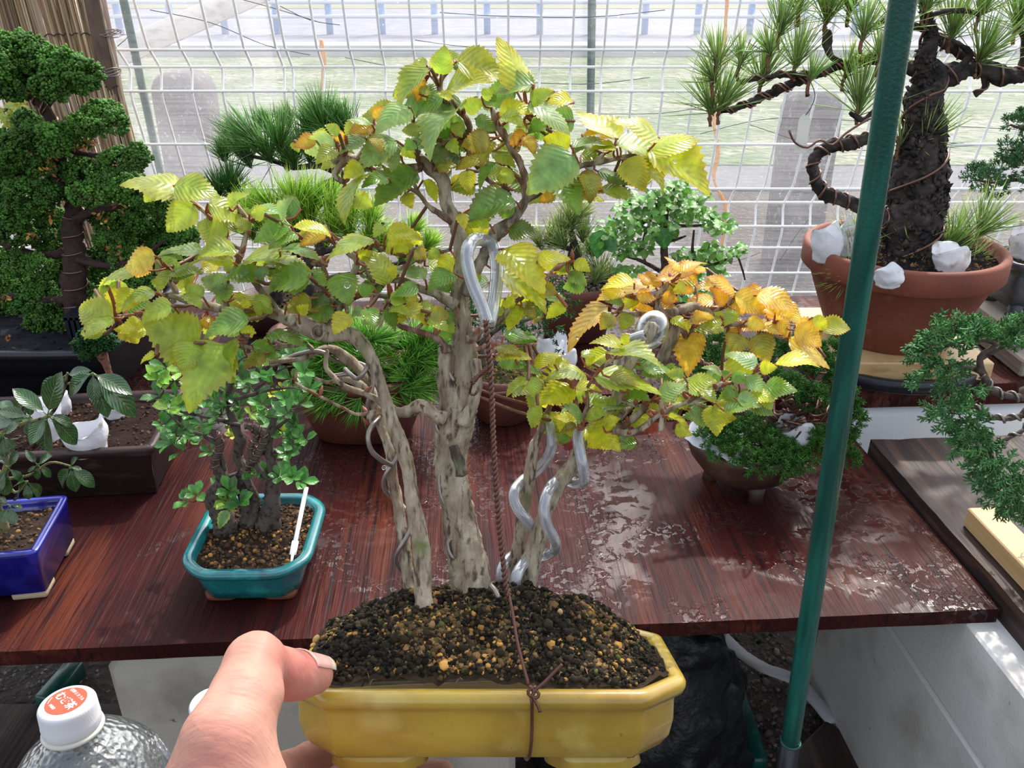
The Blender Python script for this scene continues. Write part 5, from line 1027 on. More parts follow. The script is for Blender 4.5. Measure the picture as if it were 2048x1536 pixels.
for (x, y, r, n_, ax) in [(1840, 700, 18, 22, (-.8, .3)), (1860, 690, 20, 24, (-.6, .6)), (1880, 670, 22, 26, (-.3, .9)), (1905, 665, 22, 26, (-.1, 1)), (1935, 660, 22, 24, (.1, 1)), (1900, 690, 22, 24, (-.4, .6)), (1925, 690, 20, 20, (0, .8)), (1830, 715, 14, 12, (-1, 0)), (1965, 670, 20, 22, (.1, 1)), (1990, 675, 20, 22, (.2, 1)), (2015, 665, 20, 22, (.2, 1)), (2040, 650, 20, 24, (.2, 1)), (1870, 720, 20, 20, (-.5, .2)), (1885, 740, 20, 22, (-.6, -.3)), (1855, 745, 16, 16, (-.9, -.2)), (1835, 765, 14, 12, (-1, 0)), (1905, 765, 22, 26, (-.4, -.3)), (1925, 740, 20, 20, (-.2, .2)), (1945, 775, 18, 18, (.1, -.4)),
    (1870, 825, 18, 18, (-.9, .2)), (1895, 815, 20, 22, (-.5, .3)), (1920, 810, 20, 22, (-.2, .5)), (1905, 840, 20, 20, (-.6, -.3)), (1930, 850, 22, 26, (-.3, -.2)), (1955, 860, 22, 26, (-.1, -.2)), (1925, 880, 20, 22, (-.7, -.3)), (1950, 895, 22, 24, (-.4, -.4)), (1975, 885, 20, 22, (0, 0)), (1960, 925, 22, 24, (-.6, -.4)), (1985, 920, 22, 26, (0, -.2)), (1970, 950, 22, 24, (-.6, -.4)), (1995, 955, 22, 26, (0, -.2)), (2020, 935, 22, 26, (.3, 0)), (1985, 985, 20, 20, (-.8, -.3)), (2010, 985, 22, 26, (0, -.5)), (2035, 975, 22, 26, (.2, -.3)), (2030, 1010, 22, 22, (0, -.8)), (2045, 1030, 18, 16, (0, -1)), (1955, 835, 16, 14, (.3, .6)), (2030, 690, 20, 20, (0, .7)), (2040, 960, 24, 24, (.3, 0)), (2070, 980, 30, 26, (.3, -.2)), (2070, 660, 30, 26, (.3, .8)), (2012, 1010, 16, 12, (-.5, -.8))]:
    for k in range(int(n_*.85)):
        p = PY(x+R.normal()*r*.55, y+R.normal()*r*.5, yj+.018*R.normal()); d = nrm(np.array([ax[0], -.2, ax[1]])+.55*R.standard_normal(3)); scat(b, JUN, basis([d])*(.0125*R.uniform(.7, 1.25)), [p], cvar(1, (.10, .26, .08), .2, .06))
for q in qs: 
    for i in range(0, len(q), 3): p = q[i, :3]
b.build('foliage', M_HINOKI, tr)
# ================================================================ THE HELD TREE: clump of trunks in a yellow pot, tipped back in the hand
RIM = CAM+RIGHT*(-.0115)+FWD*.4080-UPV*.1292          # centre of the pot's rim plane
HB = RIM-UPV*.0395
held = thing('potted_tree', 'yellowing broad-leaved clump tree in a yellow pot held up by a hand in front', 'bonsai', tuple(HB), rx=-rad(PITCH))
MH = WM[held.name]
o = outline('poly', .0890, .0530, p=.0045, k=.0205)
pot('pot', M_GLAZEY, o, [(.021, .0055), (.0165, .0058), (.0115, .0078), (.0075, .0125), (.0055, .0200), (.0052, .0282), (.0046, .0305), (.0012, .0320), (.0000, .0345), (.0000, .0365), (.0012, .0388), (.0035, .0395), (.0060, .0392), (.0080, .0375), (.0088, .033)], MH, held, wob=.0004)
for sx in (-1, 1):
    for sy in (-1, 1):
        fo = outline('poly', .0215, .014, p=.004, k=.009); pot('foot', M_GLAZEY, fo, [(.0015, 0), (0, .001), (.0008, .0042), (-.001, .0075)], MH@MT(sx*.0475, sy*.0265, 0), held)
def mound(x, y):
    h = .0305*np.clip(1-np.abs((x+.006)/.0845)**2.6, 0, 1)**.9*np.clip(1-np.abs((y-.004)/.0515)**2.3, 0, 1)**.85
    return h+.0026*fbm(np.stack([x*60, y*60, x*0], -1), 4)
soil(inset(o, .0072), MH, .0375, held, hf=mound, k=22000, gs=.00135, rings=70, rough=.0022, clump=-.15, dark=(.030, .021, .013), grains=((.36, .19, .05, .12), (.17, .10, .04, .22), (.075, .052, .028, .34), (.030, .022, .014, .27), (.07, .085, .02, .05)))
def H3(px, py, z): return P(px, py, z)
# big crumbs, moss fibres, stub root
b = MB()
for (x, y, s, c) in [(632, 1278, .0030, (.50, .32, .10)), (626, 1290, .002, (.45, .28, .09)), (845, 1295, .0035, (.35, .22, .09)), (655, 1345, .003, (.10, .07, .05)), (900, 1325, .0032, (.22, .14, .10)), (1090, 1262, .003, (.5, .33, .13)), (785, 1262, .0028, (.4, .25, .09)), (1010, 1300, .0030, (.3, .17, .06)), (940, 1325, .004, (.2, .15, .09)), (1030, 1240, .0025, (.5, .3, .1)), (1120, 1225, .003, (.45, .32, .15)), (735, 1320, .0035, (.08, .06, .045)), (960, 1270, .004, (.06, .05, .035)), (870, 1270, .0035, (.25, .15, .06))]:
    zc = .405-(y-1170)/215*.040; d = P(x, y, zc); scat(b, ICO1, basis(rand_dirs(1))*(s*.62*np.array([1.3, .8, .7]))[None, None, :], [d], [c])
b.build('grit', mat('grit', attr=True, rough=.8, bump=[(400, .0006)]), held)
b = MB()
for i in range(420):
    x, y = R.uniform(-.082, .080), R.uniform(-.046, .046)
    if abs(x) > .06 and abs(y) > .036: continue
    h = .0365+mound(np.array([x]), np.array([y]))[0]; p = np.array([x, y, h])@MH[:3, :3].T+MH[:3, 3]; d = rand_dirs(1)[0]*.004; u = UPV*.0012; tube(b, catmull([p-u*.3, p+d*.5+u, p+d-u*.3+rand_dirs(1)[0]*.001], .0015), .00022, 3, col=cvar(1, (.14, .10, .05), .5)[0])
b.build('moss_fibres', mat('moss_fibre', attr=True, rough=.9), held)['kind'] = 'stuff'

def pl(pts, z):
    out = []
    for q in pts:
        zz = z+(q[3] if len(q) > 3 else 0); out.append([*P(q[0], q[1], zz), q[2]*zz/F])
    return np.array(out)
M_HBARK = mat('pale_lichened_bark', attr=True, rough=.8, noise=[((.44, .38, .28), (190, 190, 70), .40, .68, 8), ((.085, .055, .035), (380, 380, 110), .53, .66, 10), ((.15, .17, .06), 60, .60, .74, 8)], bump=[((330, 330, 110), .0012), (110, .0016)])
BK = (.25, .19, .125); TW = (.14, .06, .035); RD = (.24, .07, .035)
SMP = {}
def hlimb(mb, grp, pts, z, col=BK, rough=.13, sides=16, step=.003):
    q = catmull(pl(pts, z), step); tube(mb, q[:, :3], np.maximum(q[:, 3], .0005), sides, rough=rough, col=col); SMP.setdefault(grp, []).append(q); return q
trunks = {}
# main trunk
TBm = MB()
qm = hlimb(TBm, 'main', [(952, 1215, 50), (944, 1185, 42), (935, 1130, 38), (924, 1080, 35), (915, 1030, 33), (908, 980, 32), (903, 940, 33), (903, 900, 33), (908, 860, 37), (920, 820, 34), (930, 780, 30), (930, 740, 29), (928, 700, 27), (924, 650, 21), (918, 600, 18), (922, 560, 17), (925, 520, 16), (920, 480, 15), (908, 440, 14), (892, 405, 13), (889, 370, 14), (880, 350, 15), (862, 335, 15), (845, 322, 12)], .418, rough=.11, sides=28, step=.002)
hlimb(TBm, 'main', [(900, 850, 18), (896, 800, 16), (892, 760, 17), (893, 725, 19), (893, 697, 17), (893, 690, 9)], .415, col=(.18, .12, .08), rough=.2)
hlimb(TBm, 'main', [(925, 850, 16), (950, 790, 12), (955, 760, 10), (950, 720, 12)], .410)
hlimb(TBm, 'main', [(862, 335, 12), (838, 315, 10), (833, 308, 7), (838, 300, 4)], .417, rough=.25); hlimb(TBm, 'main', [(870, 345, 10), (880, 325, 7), (882, 305, 3)], .416, TW)
hlimb(TBm, 'main', [(905, 892, 8), (925, 945, 12), (930, 950, 5)], .402, (.05, .035, .03), .3)
for s in ([(845, 335, 9), (815, 335, 8), (790, 345, 6), (768, 345, 5), (745, 340, 5), (725, 325, 7), (700, 318, 11), (678, 312, 13), (668, 325, 9)],
          [(715, 322, 9), (730, 300, 7), (742, 285, 7), (752, 268, 5)], [(690, 318, 8), (670, 350, 6), (690, 365, 5)], [(725, 325, 5), (740, 315, 4), (755, 320, 3)], [(905, 445, 7), (875, 425, 6), (855, 410, 5), (838, 388, 4), (815, 375, 4)], [(838, 388, 4), (830, 370, 4), (825, 360, 3)],
          [(862, 330, 6), (880, 300, 5), (900, 280, 6), (935, 270, 6), (965, 265, 4), (990, 262, 4)], [(935, 275, 6), (940, 255, 7), (930, 235, 6), (905, 210, 5), (887, 200, 6), (880, 185, 7), (882, 160, 5), (893, 145, 4), (900, 130, 3)], [(880, 175, 5), (865, 155, 3), (858, 150, 2)], [(890, 285, 5), (860, 270, 4), (820, 240, 3), (800, 215, 3)], [(790, 345, 5), (800, 360, 4), (785, 370, 4)],
          [(1013, 378, 5), (1003, 372, 4), (985, 366, 5), (966, 350, 5), (950, 325, 5), (935, 300, 4), (922, 283, 4)]):
    hlimb(TBm, 'main', s, .416, TW, .16, 10)
# second leader from the fork
for s, c_, r_ in (([(930, 590, 13), (942, 560, 12), (958, 530, 12), (972, 505, 12), (982, 480, 13), (998, 462, 14), (1018, 448, 12), (1035, 428, 10), (1052, 400, 9), (1072, 388, 8), (1095, 375, 7), (1115, 362, 6), (1140, 345, 6), (1160, 332, 6), (1190, 326, 6), (1220, 320, 5), (1250, 313, 4), (1270, 310, 3)], (.10, .065, .045), .2),
               ([(1052, 402, 8), (1050, 375, 8), (1048, 350, 7), (1040, 325, 7), (1025, 300, 7), (1010, 275, 7), (998, 255, 8), (990, 240, 7), (985, 215, 5)], TW, .2), ([(1190, 326, 5), (1200, 315, 5), (1208, 308, 3)], RD, .1), ([(1050, 375, 5), (1035, 355, 4), (1020, 338, 3), (1015, 330, 2)], TW, .1), ([(998, 255, 4), (1020, 240, 3), (1048, 240, 3), (1055, 225, 2)], RD, .1), ([(1018, 448, 6), (1035, 458, 5), (1050, 462, 3)], TW, .2), ([(1140, 350, 4), (1165, 362, 3), (1180, 365, 2)], TW, .1), ([(1085, 385, 5), (1060, 370, 4), (1030, 360, 3)], TW, .1)):
    hlimb(TBm, 'main', s, .410, c_, r_, 12)
# side branches of the main trunk
for s, c_, r_ in (([(912, 612, 12), (895, 600, 11), (873, 588, 9), (850, 580, 9), (830, 573, 9), (810, 562, 7), (780, 560, 6), (750, 568, 6), (725, 585, 6), (700, 600, 6), (690, 610, 6)], BK, .15), ([(750, 568, 5), (735, 545, 4), (730, 530, 4), (700, 500, 4), (680, 480, 3)], TW, .15), ([(780, 560, 5), (800, 540, 4), (830, 520, 5), (850, 510, 6), (880, 505, 4), (900, 500, 3)], TW, .2), ([(835, 525, 4), (838, 510, 4), (833, 490, 3)], TW, .1), ([(850, 520, 4), (800, 510, 4), (770, 500, 4), (740, 488, 3)], TW, .1),
               ([(893, 705, 10), (888, 690, 8), (870, 675, 7), (850, 667, 6), (825, 660, 6), (800, 652, 5), (790, 640, 3)], (.15, .055, .035), .12), ([(830, 660, 4), (850, 640, 3), (845, 610, 3), (842, 595, 2)], RD, .1), ([(955, 660, 8), (960, 662, 7), (948, 675, 9), (935, 680, 9)], TW, .2), ([(985, 650, 6), (1005, 635, 7), (1015, 620, 7), (1030, 605, 5), (1042, 595, 4)], TW, .12), ([(950, 700, 5), (985, 690, 4), (1020, 693, 5), (1050, 690, 3), (1065, 688, 2)], RD, .2), ([(1100, 545, 3), (1120, 530, 4), (1135, 525, 4), (1145, 520, 2)], RD, .15), ([(1040, 600, 4), (1070, 570, 4), (1100, 545, 3)], TW, .1),
               ([(890, 838, 17), (870, 830, 14), (855, 818, 13), (838, 812, 13), (820, 822, 12), (800, 824, 9), (780, 815, 8), (755, 800, 7), (735, 790, 6), (710, 780, 6), (685, 770, 6), (668, 755, 5), (652, 735, 5), (653, 710, 4), (655, 700, 3)], (.24, .17, .11), .2), ([(840, 815, 9), (838, 800, 6)], BK, .3), ([(735, 828, 5), (710, 828, 3), (690, 818, 3), (660, 803, 3), (630, 788, 3), (600, 772, 3), (590, 765, 2)], (.17, .055, .03), .1), ([(800, 826, 8), (775, 828, 7), (755, 825, 7), (740, 835, 8), (738, 850, 5)], (.28, .12, .06), .3)):
    hlimb(TBm, 'main', s, .408, c_, r_, 12)
trunks['main'] = TBm.build('trunk', M_HBARK, held)
# left front trunk with the long left bough
TBl = MB()
ql = hlimb(TBl, 'left', [(852, 1225, 22), (848, 1200, 18), (845, 1150, 17), (843, 1100, 17), (838, 1060, 17), (828, 1020, 16), (822, 980, 14), (819, 950, 14), (812, 920, 14), (800, 885, 14), (786, 850, 14), (775, 815, 13), (765, 780, 12), (755, 750, 12), (742, 715, 13), (725, 690, 14), (705, 672, 15), (680, 666, 16), (655, 668, 17), (630, 660, 19), (605, 648, 18), (580, 640, 15), (558, 630, 13), (540, 622, 12), (520, 612, 9), (495, 617, 8), (475, 622, 8), (450, 620, 8), (420, 613, 8), (395, 608, 7), (370, 600, 7), (350, 592, 7), (330, 592, 6), (318, 590, 4)], .398, rough=.10, sides=20, step=.0025)
for s, c_, r_ in (([(555, 628, 9), (545, 610, 8), (530, 590, 7), (518, 575, 7), (505, 560, 5), (500, 550, 4)], (.12, .06, .04), .18), ([(455, 615, 6), (452, 600, 6), (453, 575, 5), (458, 555, 4), (470, 540, 5), (478, 520, 6), (485, 500, 6), (490, 480, 5), (495, 460, 4), (500, 445, 3), (510, 430, 3)], TW, .15), ([(500, 445, 4), (485, 425, 5), (475, 410, 3)], RD, .15), ([(480, 520, 4), (470, 510, 3)], RD, .1), ([(393, 605, 5), (388, 580, 4), (385, 570, 3)], TW, .1), ([(355, 592, 6), (345, 570, 5), (338, 560, 4), (345, 545, 4), (338, 535, 3)], TW, .15), ([(450, 480, 4), (435, 455, 4), (420, 435, 4), (400, 415, 5), (385, 405, 5), (372, 398, 4)], (.26, .10, .05), .08), ([(485, 500, 4), (465, 490, 4), (450, 480, 4)], TW, .1),
               ([(655, 660, 8), (665, 645, 8), (675, 625, 7), (680, 615, 6), (700, 600, 6), (720, 590, 6), (745, 590, 5), (790, 595, 3)], (.13, .06, .04), .2), ([(672, 610, 5), (660, 595, 5), (645, 575, 4), (630, 565, 4), (618, 555, 3)], TW, .15), ([(650, 530, 6), (640, 522, 9), (625, 525, 6), (655, 530, 4)], (.2, .08, .05), .3), ([(660, 600, 4), (655, 560, 4), (645, 530, 5)], TW, .15), ([(690, 500, 6), (705, 510, 7), (715, 525, 7), (700, 560, 6), (685, 600, 6)], BK, .12), ([(700, 505, 5), (680, 495, 4), (660, 480, 5), (655, 470, 6), (650, 450, 4)], TW, .2), ([(660, 480, 4), (620, 480, 3), (600, 475, 5), (585, 468, 5), (572, 450, 3), (568, 440, 2)], TW, .15), ([(575, 580, 4), (560, 560, 3), (555, 545, 3)], TW, .1), ([(300, 627, 3), (270, 630, 4), (240, 632, 3), (232, 632, 2)], RD, .1), ([(350, 600, 5), (320, 618, 4), (295, 627, 3)], TW, .1), ([(480, 690, 4), (500, 695, 4), (530, 700, 5), (560, 693, 5), (590, 690, 5), (605, 678, 4)], BK, .15), ([(480, 690, 4), (485, 680, 4), (495, 675, 3)], (.3, .10, .05), .3), ([(480, 540, 3), (500, 535, 3), (560, 535, 3), (600, 530, 3)], TW, .1)):
    hlimb(TBl, 'left', s, .398, c_, r_, 12)
# pruning scar
an = np.linspace(0, 2*np.pi, 20); c0_ = P(636, 664, .385); tube(TBl, np.stack([c0_+RIGHT*.0028*math.cos(a)+UPV*.0034*math.sin(a) for a in an]), .0007, 6, col=(.12, .09, .05)); tube(TBl, [c0_+FWD*.002, c0_-FWD*.0004], [.0022, .0018], 10, col=(.03, .015, .01))
trunks['left'] = TBl.build('trunk', M_HBARK, held)
# left rear trunk
TBb = MB()
qb = hlimb(TBb, 'rear', [(822, 1195, 15), (818, 1170, 12), (812, 1120, 12), (806, 1070, 12), (800, 1030, 11), (795, 1000, 11), (786, 970, 11), (783, 940, 11), (782, 910, 11), (774, 880, 10), (762, 850, 9), (752, 820, 9), (745, 790, 10), (732, 760, 10), (718, 740, 10), (702, 722, 11), (685, 710, 11), (668, 700, 10), (650, 698, 8), (630, 706, 6), (610, 716, 5), (585, 720, 5), (560, 722, 5), (535, 722, 4), (520, 722, 4)], .428, (.22, .15, .10), .12, 16)
hlimb(TBb, 'rear', [(740, 790, 9), (720, 770, 9), (700, 760, 8), (680, 758, 6), (660, 765, 4), (630, 758, 4)], .425, BK, .15, 10)
hlimb(TBb, 'rear', [(630, 706, 4), (622, 695, 4), (615, 688, 3)], .425, TW)
trunks['rear'] = TBb.build('trunk', M_HBARK, held)
# right rear stub and right trunk
TBs = MB()
qs1 = hlimb(TBs, 'stub', [(1030, 1200, 15), (1033, 1150, 15), (1036, 1110, 14), (1040, 1070, 13), (1046, 1030, 13), (1052, 990, 12), (1058, 960, 11), (1062, 930, 12), (1066, 900, 12), (1072, 880, 9)], .440, rough=.14)
hlimb(TBs, 'stub', [(1070, 885, 8), (1082, 860, 7), (1090, 838, 6), (1100, 810, 5)], .440, TW)
trunks['stub'] = TBs.build('trunk', M_HBARK, held)
TBr = MB()
qr = hlimb(TBr, 'right', [(1048, 1210, 24), (1052, 1180, 20), (1060, 1130, 19), (1070, 1090, 17), (1082, 1050, 15), (1095, 1015, 14), (1110, 985, 14), (1128, 955, 15), (1148, 930, 15), (1158, 900, 12), (1172, 870, 10), (1195, 840, 10), (1225, 810, 11), (1240, 780, 11), (1255, 740, 10), (1270, 710, 10), (1288, 685, 11), (1302, 660, 13), (1308, 648, 12)], .428, rough=.13, sides=18)
for s, c_, r_, dz in (([(1205, 855, 9), (1235, 858, 8), (1262, 840, 7), (1285, 818, 8), (1305, 805, 7), (1322, 798, 6), (1335, 800, 5)], (.16, .09, .055), .15, 0), ([(1225, 862, 8), (1260, 866, 7), (1290, 852, 6), (1310, 835, 6), (1345, 815, 5), (1380, 800, 5), (1405, 785, 5), (1430, 775, 5), (1445, 765, 4)], (.15, .08, .05), .15, -.01), ([(1322, 800, 6), (1325, 830, 6), (1322, 862, 6)], (.19, .11, .07), .15, -.01), ([(1300, 805, 4), (1270, 812, 3), (1240, 800, 3)], TW, .1, 0), ([(1160, 860, 6), (1162, 845, 8), (1155, 825, 5), (1150, 800, 5), (1143, 770, 5), (1145, 765, 3)], RD, .2, -.012), ([(1175, 775, 3), (1195, 745, 4), (1215, 725, 4), (1228, 718, 3)], RD, .1, -.01), ([(1162, 845, 5), (1175, 810, 4), (1172, 780, 3)], TW, .1, -.01), ([(1380, 790, 4), (1440, 805, 4), (1480, 812, 4), (1515, 800, 3)], TW, .1, 0), ([(1430, 775, 4), (1465, 765, 4), (1500, 752, 3)], TW, .1, 0), ([(1380, 800, 4), (1420, 820, 3)], RD, .1, 0), ([(1150, 850, 4), (1120, 800, 3), (1075, 765, 4), (1070, 745, 3)], TW, .1, .005), ([(1365, 815, 4), (1400, 800, 3)], TW, .1, 0)):
    hlimb(TBr, 'right', s, .428+dz, c_, r_, 12)
trunks['right'] = TBr.build('trunk', M_HBARK, held)
TBo = MB(); zo = .475
hlimb(TBo, 'far', [(1235, 840, 9, -.04), (1275, 790, 9, -.02), (1310, 745, 10), (1325, 715, 11), (1340, 685, 11), (1350, 660, 12), (1352, 640, 15), (1342, 630, 13), (1322, 630, 10)], zo, (.12, .075, .05), .14)
for s, c_, r_ in (([(1348, 628, 13), (1370, 618, 11), (1392, 613, 9), (1412, 620, 9), (1428, 636, 7), (1450, 645, 7), (1475, 648, 6), (1500, 655, 6), (1530, 662, 5), (1555, 672, 5), (1580, 682, 3)], (.20, .15, .115), .12), ([(1400, 615, 6), (1430, 618, 6), (1455, 610, 5), (1468, 595, 5), (1478, 583, 3)], (.12, .06, .04), .15), ([(1325, 632, 10), (1315, 615, 9), (1315, 595, 8), (1328, 578, 6), (1340, 560, 3)], (.10, .06, .045), .2), ([(1325, 635, 6), (1280, 628, 5), (1250, 628, 5), (1235, 618, 3)], TW, .15), ([(1310, 610, 5), (1280, 600, 4), (1240, 588, 3), (1225, 583, 2)], TW, .1), ([(1352, 650, 7), (1368, 665, 6), (1375, 680, 4), (1385, 655, 3)], TW, .2), ([(1500, 655, 4), (1540, 650, 3), (1600, 650, 2)], TW, .1)):
    hlimb(TBo, 'far', s, zo, c_, r_, 12)
trunks['far'] = TBo.build('trunk', M_HBARK, held)

# ---------------------------------------------------------------- leaves
M_LEAF = leafmat('yellow_green_leaf', .24, .52, .65, .12)
LC = {'g': ((.19, .38, .05), (.30, .40, .05)), 'G': ((.12, .24, .04), (.22, .22, .04)), 'y': ((.40, .53, .05), (.52, .50, .05)), 'Y': ((.66, .72, .03), (.78, .62, .04)), 'o': ((.85, .50, .03), (.55, .16, .03)), 'b': ((.38, .37, .04), (.48, .28, .03)), 's': ((.27, .45, .14), (.48, .55, .10)), 'O': ((.92, .66, .06), (.88, .42, .05))}
def A_(ox, oy, s, L): return [(ox+a/s, oy+b_/s, ox+c/s, oy+d/s, w/s, k) for a, b_, c, d, w, k in L]
LM = A_(560, 0, 3.2, [(1570, 590, 1390, 232, 190, 'Y'), (1130, 395, 1455, 500, 190, 'y'), (940, 420, 860, 385, 45, 'y'), (1030, 480, 1055, 285, 150, 'y'), (965, 440, 740, 690, 120, 'y'), (850, 480, 880, 655, 110, 'o'), (1060, 590, 1370, 530, 140, 'Y'), (1050, 620, 850, 745, 90, 'g'), (1620, 540, 1370, 605, 130, 's'), (1560, 600, 1590, 450, 120, 's'), (1600, 655, 1748, 585, 110, 'y'), (1400, 740, 1640, 715, 120, 'Y'), (1600, 650, 1855, 870, 130, 's'), (1180, 690, 850, 800, 100, 's'), (1170, 700, 965, 1038, 150, 's'), (1180, 700, 1310, 645, 110, 'y'), (830, 690, 610, 860, 160, 's'), (600, 770, 705, 690, 90, 'o'), (590, 800, 425, 763, 38, 's'), (600, 820, 440, 850, 100, 'o'), (380, 860, 285, 800, 80, 'y'), (420, 870, 335, 880, 80, 'o'), (235, 900, 83, 938, 100, 'o'), (352, 890, 160, 975, 170, 's'), (350, 950, 230, 1045, 110, 'y'), (540, 880, 370, 975, 90, 's'), (745, 900, 490, 1080, 170, 's'), (700, 880, 720, 1100, 130, 's'), (520, 1050, 405, 1140, 120, 'Y'), (570, 1110, 430, 1450, 110, 'y'), (880, 1100, 588, 1300, 200, 'g'), (690, 1140, 520, 1190, 90, 'g'), (600, 880, 645, 990, 80, 'b'), (900, 835, 775, 830, 90, 'y'), (1100, 790, 1170, 880, 80, 'y'), (970, 910, 745, 1005, 80, 'g'), (1020, 930, 1000, 1065, 120, 'G'), (1345, 880, 1160, 935, 150, 'b'), (1350, 900, 1290, 1060, 110, 'b'), (1360, 970, 1515, 1060, 90, 'y'), (1500, 1110, 1385, 1150, 100, 'y'), (1200, 1085, 1205, 1235, 115, 'Y'), (1335, 1000, 1120, 1085, 100, 'b'), (1385, 1040, 1270, 1205, 80, 'g'), (915, 1155, 1005, 1305, 75, 'Y'), (800, 1235, 845, 1335, 100, 'Y'), (1000, 1070, 1130, 1060, 80, 'b'), (1510, 1290, 1190, 1440, 190, 'G'), (1500, 1370, 1380, 1300, 120, 'g'), (1330, 1200, 1450, 1280, 90, 'b'), (1150, 1360, 1185, 1465, 80, 'Y'), (1345, 1440, 1180, 1460, 90, 'Y'), (1460, 1470, 1675, 1500, 125, 'G'), (1780, 1160, 1918, 1380, 180, 'g'), (1760, 1240, 1655, 1290, 80, 'o'), (1880, 990, 1575, 1240, 290, 's'), (1860, 930, 1690, 880, 150, 'Y'), (1580, 855, 1470, 925, 110, 'o'), (1560, 870, 1630, 1000, 90, 'o'), (1600, 790, 1710, 800, 90, 'g'), (1410, 750, 1565, 820, 100, 'y'), (1250, 760, 1390, 830, 100, 'g'), (1960, 1110, 1990, 1300, 130, 'b'), (1870, 1190, 1940, 1250, 80, 'Y'), (1100, 640, 1000, 590, 60, 'Y'), (890, 600, 980, 570, 60, 'y'), (860, 900, 800, 960, 90, 'g'), (1080, 900, 1140, 980, 90, 'y'), (770, 960, 870, 1010, 80, 'Y'), (1290, 620, 1370, 580, 80, 'y')])
LM += A_(1040, 80, 4.452, [(860, 880, 485, 640, 180, 'Y'), (870, 880, 560, 830, 90, 'O'), (1240, 870, 812, 690, 130, 'Y'), (1160, 960, 1720, 1340, 340, 'Y'), (1160, 1000, 1600, 900, 200, 'Y'), (850, 930, 1340, 1060, 180, 'y'), (940, 1060, 1120, 1350, 260, 'Y'), (1050, 1060, 1300, 1370, 150, 'Y'), (730, 1340, 1030, 1385, 120, 'y'), (690, 1170, 960, 1290, 120, 'G'), (600, 1150, 630, 1455, 190, 'b'), (470, 960, 845, 930, 80, 's'), (470, 1300, 545, 1400, 100, 'Y'), (860, 965, 615, 1000, 90, 'Y'), (300, 450, 100, 540, 100, 'Y'), (230, 760, 60, 830, 100, 'g')])
LM += A_(560, 440, 3.2, [(1430, 185, 1700, 455, 230, 'Y'), (1420, 330, 1712, 592, 190, 'Y'), (1645, 265, 1862, 255, 100, 'Y'), (1880, 265, 1985, 335, 85, 'Y'), (1850, 340, 1965, 420, 100, 'g'), (1835, 555, 1700, 630, 95, 'Y'), (1545, 555, 1450, 705, 115, 'Y'), (1530, 545, 1650, 625, 80, 'b'), (1120, 240, 1000, 335, 110, 'Y'), (1110, 340, 945, 465, 130, 'g'), (680, 95, 915, 138, 115, 'Y'), (1020, 190, 945, 250, 80, 'y'), (860, 200, 935, 250, 80, 'b'), (1680, 420, 1775, 480, 90, 'b'), (1440, 500, 1500, 570, 90, 'Y'), (1380, 600, 1440, 560, 60, 'y'),
   (1375, 810, 1550, 870, 70, 'b'), (1430, 745, 1665, 755, 85, 'g'), (1380, 870, 1612, 900, 90, 'Y'), (1620, 940, 1815, 860, 75, 'Y'), (1590, 1020, 1445, 1130, 70, 'y'), (1520, 920, 1680, 985, 80, 'g'), (1600, 1000, 1640, 1150, 110, 'y'), (1650, 1180, 1600, 1330, 90, 'y'), (1280, 340, 1240, 420, 60, 'y')])
LL = A_(560, 440, 3.2, [(320, 85, 80, 55, 90, 'Y'), (610, 130, 280, 235, 95, 'y'), (300, 100, 105, 170, 90, 'o'), (720, 180, 860, 165, 95, 'Y'), (860, 180, 940, 250, 80, 'b'), (700, 410, 525, 195, 160, 'y'), (690, 370, 745, 290, 80, 'Y'), (380, 340, 445, 548, 200, 'g'), (190, 365, -30, 435, 150, 'g'), (930, 380, 640, 372, 50, 's'), (890, 430, 700, 490, 90, 'g'), (200, 500, 45, 595, 115, 'b'), (190, 510, 335, 530, 100, 'G'), (330, 550, 250, 660, 95, 'g'), (430, 590, 345, 735, 125, 'Y'), (540, 570, 455, 620, 60, 's'), (560, 560, 600, 700, 110, 'g'), (650, 580, 745, 715, 85, 'g'), (700, 570, 835, 610, 75, 'y'), (770, 570, 955, 680, 95, 'Y'), (960, 590, 1090, 620, 110, 'b'), (940, 640, 1080, 720, 90, 'y'), (700, 520, 840, 500, 90, 'y'), (120, 600, 180, 540, 80, 'Y'), (600, 300, 680, 420, 90, 'y'), (500, 240, 590, 200, 80, 'Y'), (210, 340, 310, 420, 90, 'g'), (500, 460, 610, 430, 90, 'g'), (820, 470, 870, 520, 80, 'Y'), (880, 570, 1000, 560, 80, 'y'), (660, 20, 600, 110, 80, 'y'), (430, 110, 520, 160, 80, 'g')])
LL += A_(150, 300, 3.7236, [(800, 290, 328, 245, 180, 'y'), (735, 265, 1085, 355, 210, 'y'), (890, 400, 690, 612, 220, 'y'), (1130, 650, 900, 540, 210, 'y'), (990, 400, 1255, 560, 150, 'y'), (1150, 430, 1290, 315, 80, 'y'), (1540, 530, 1617, 345, 80, 's'), (1330, 450, 1570, 490, 80, 's'), (1300, 480, 1450, 440, 80, 'y'), (600, 790, 325, 935, 170, 'O'), (485, 890, 160, 1020, 80, 'y'), (450, 1040, 310, 1210, 170, 'Y'), (290, 1250, 5, 1180, 260, 'y'), (290, 1250, 55, 1405, 110, 'y'), (600, 1060, 330, 1185, 95, 'y'), (500, 1270, 345, 1365, 110, 'Y'), (725, 900, 610, 1070, 100, 'y'), (730, 950, 950, 895, 90, 'g'), (730, 1160, 495, 1300, 140, 'y'), (1290, 1180, 1240, 1100, 70, 'Y'), (240, 1010, 190, 1080, 60, 'y')])
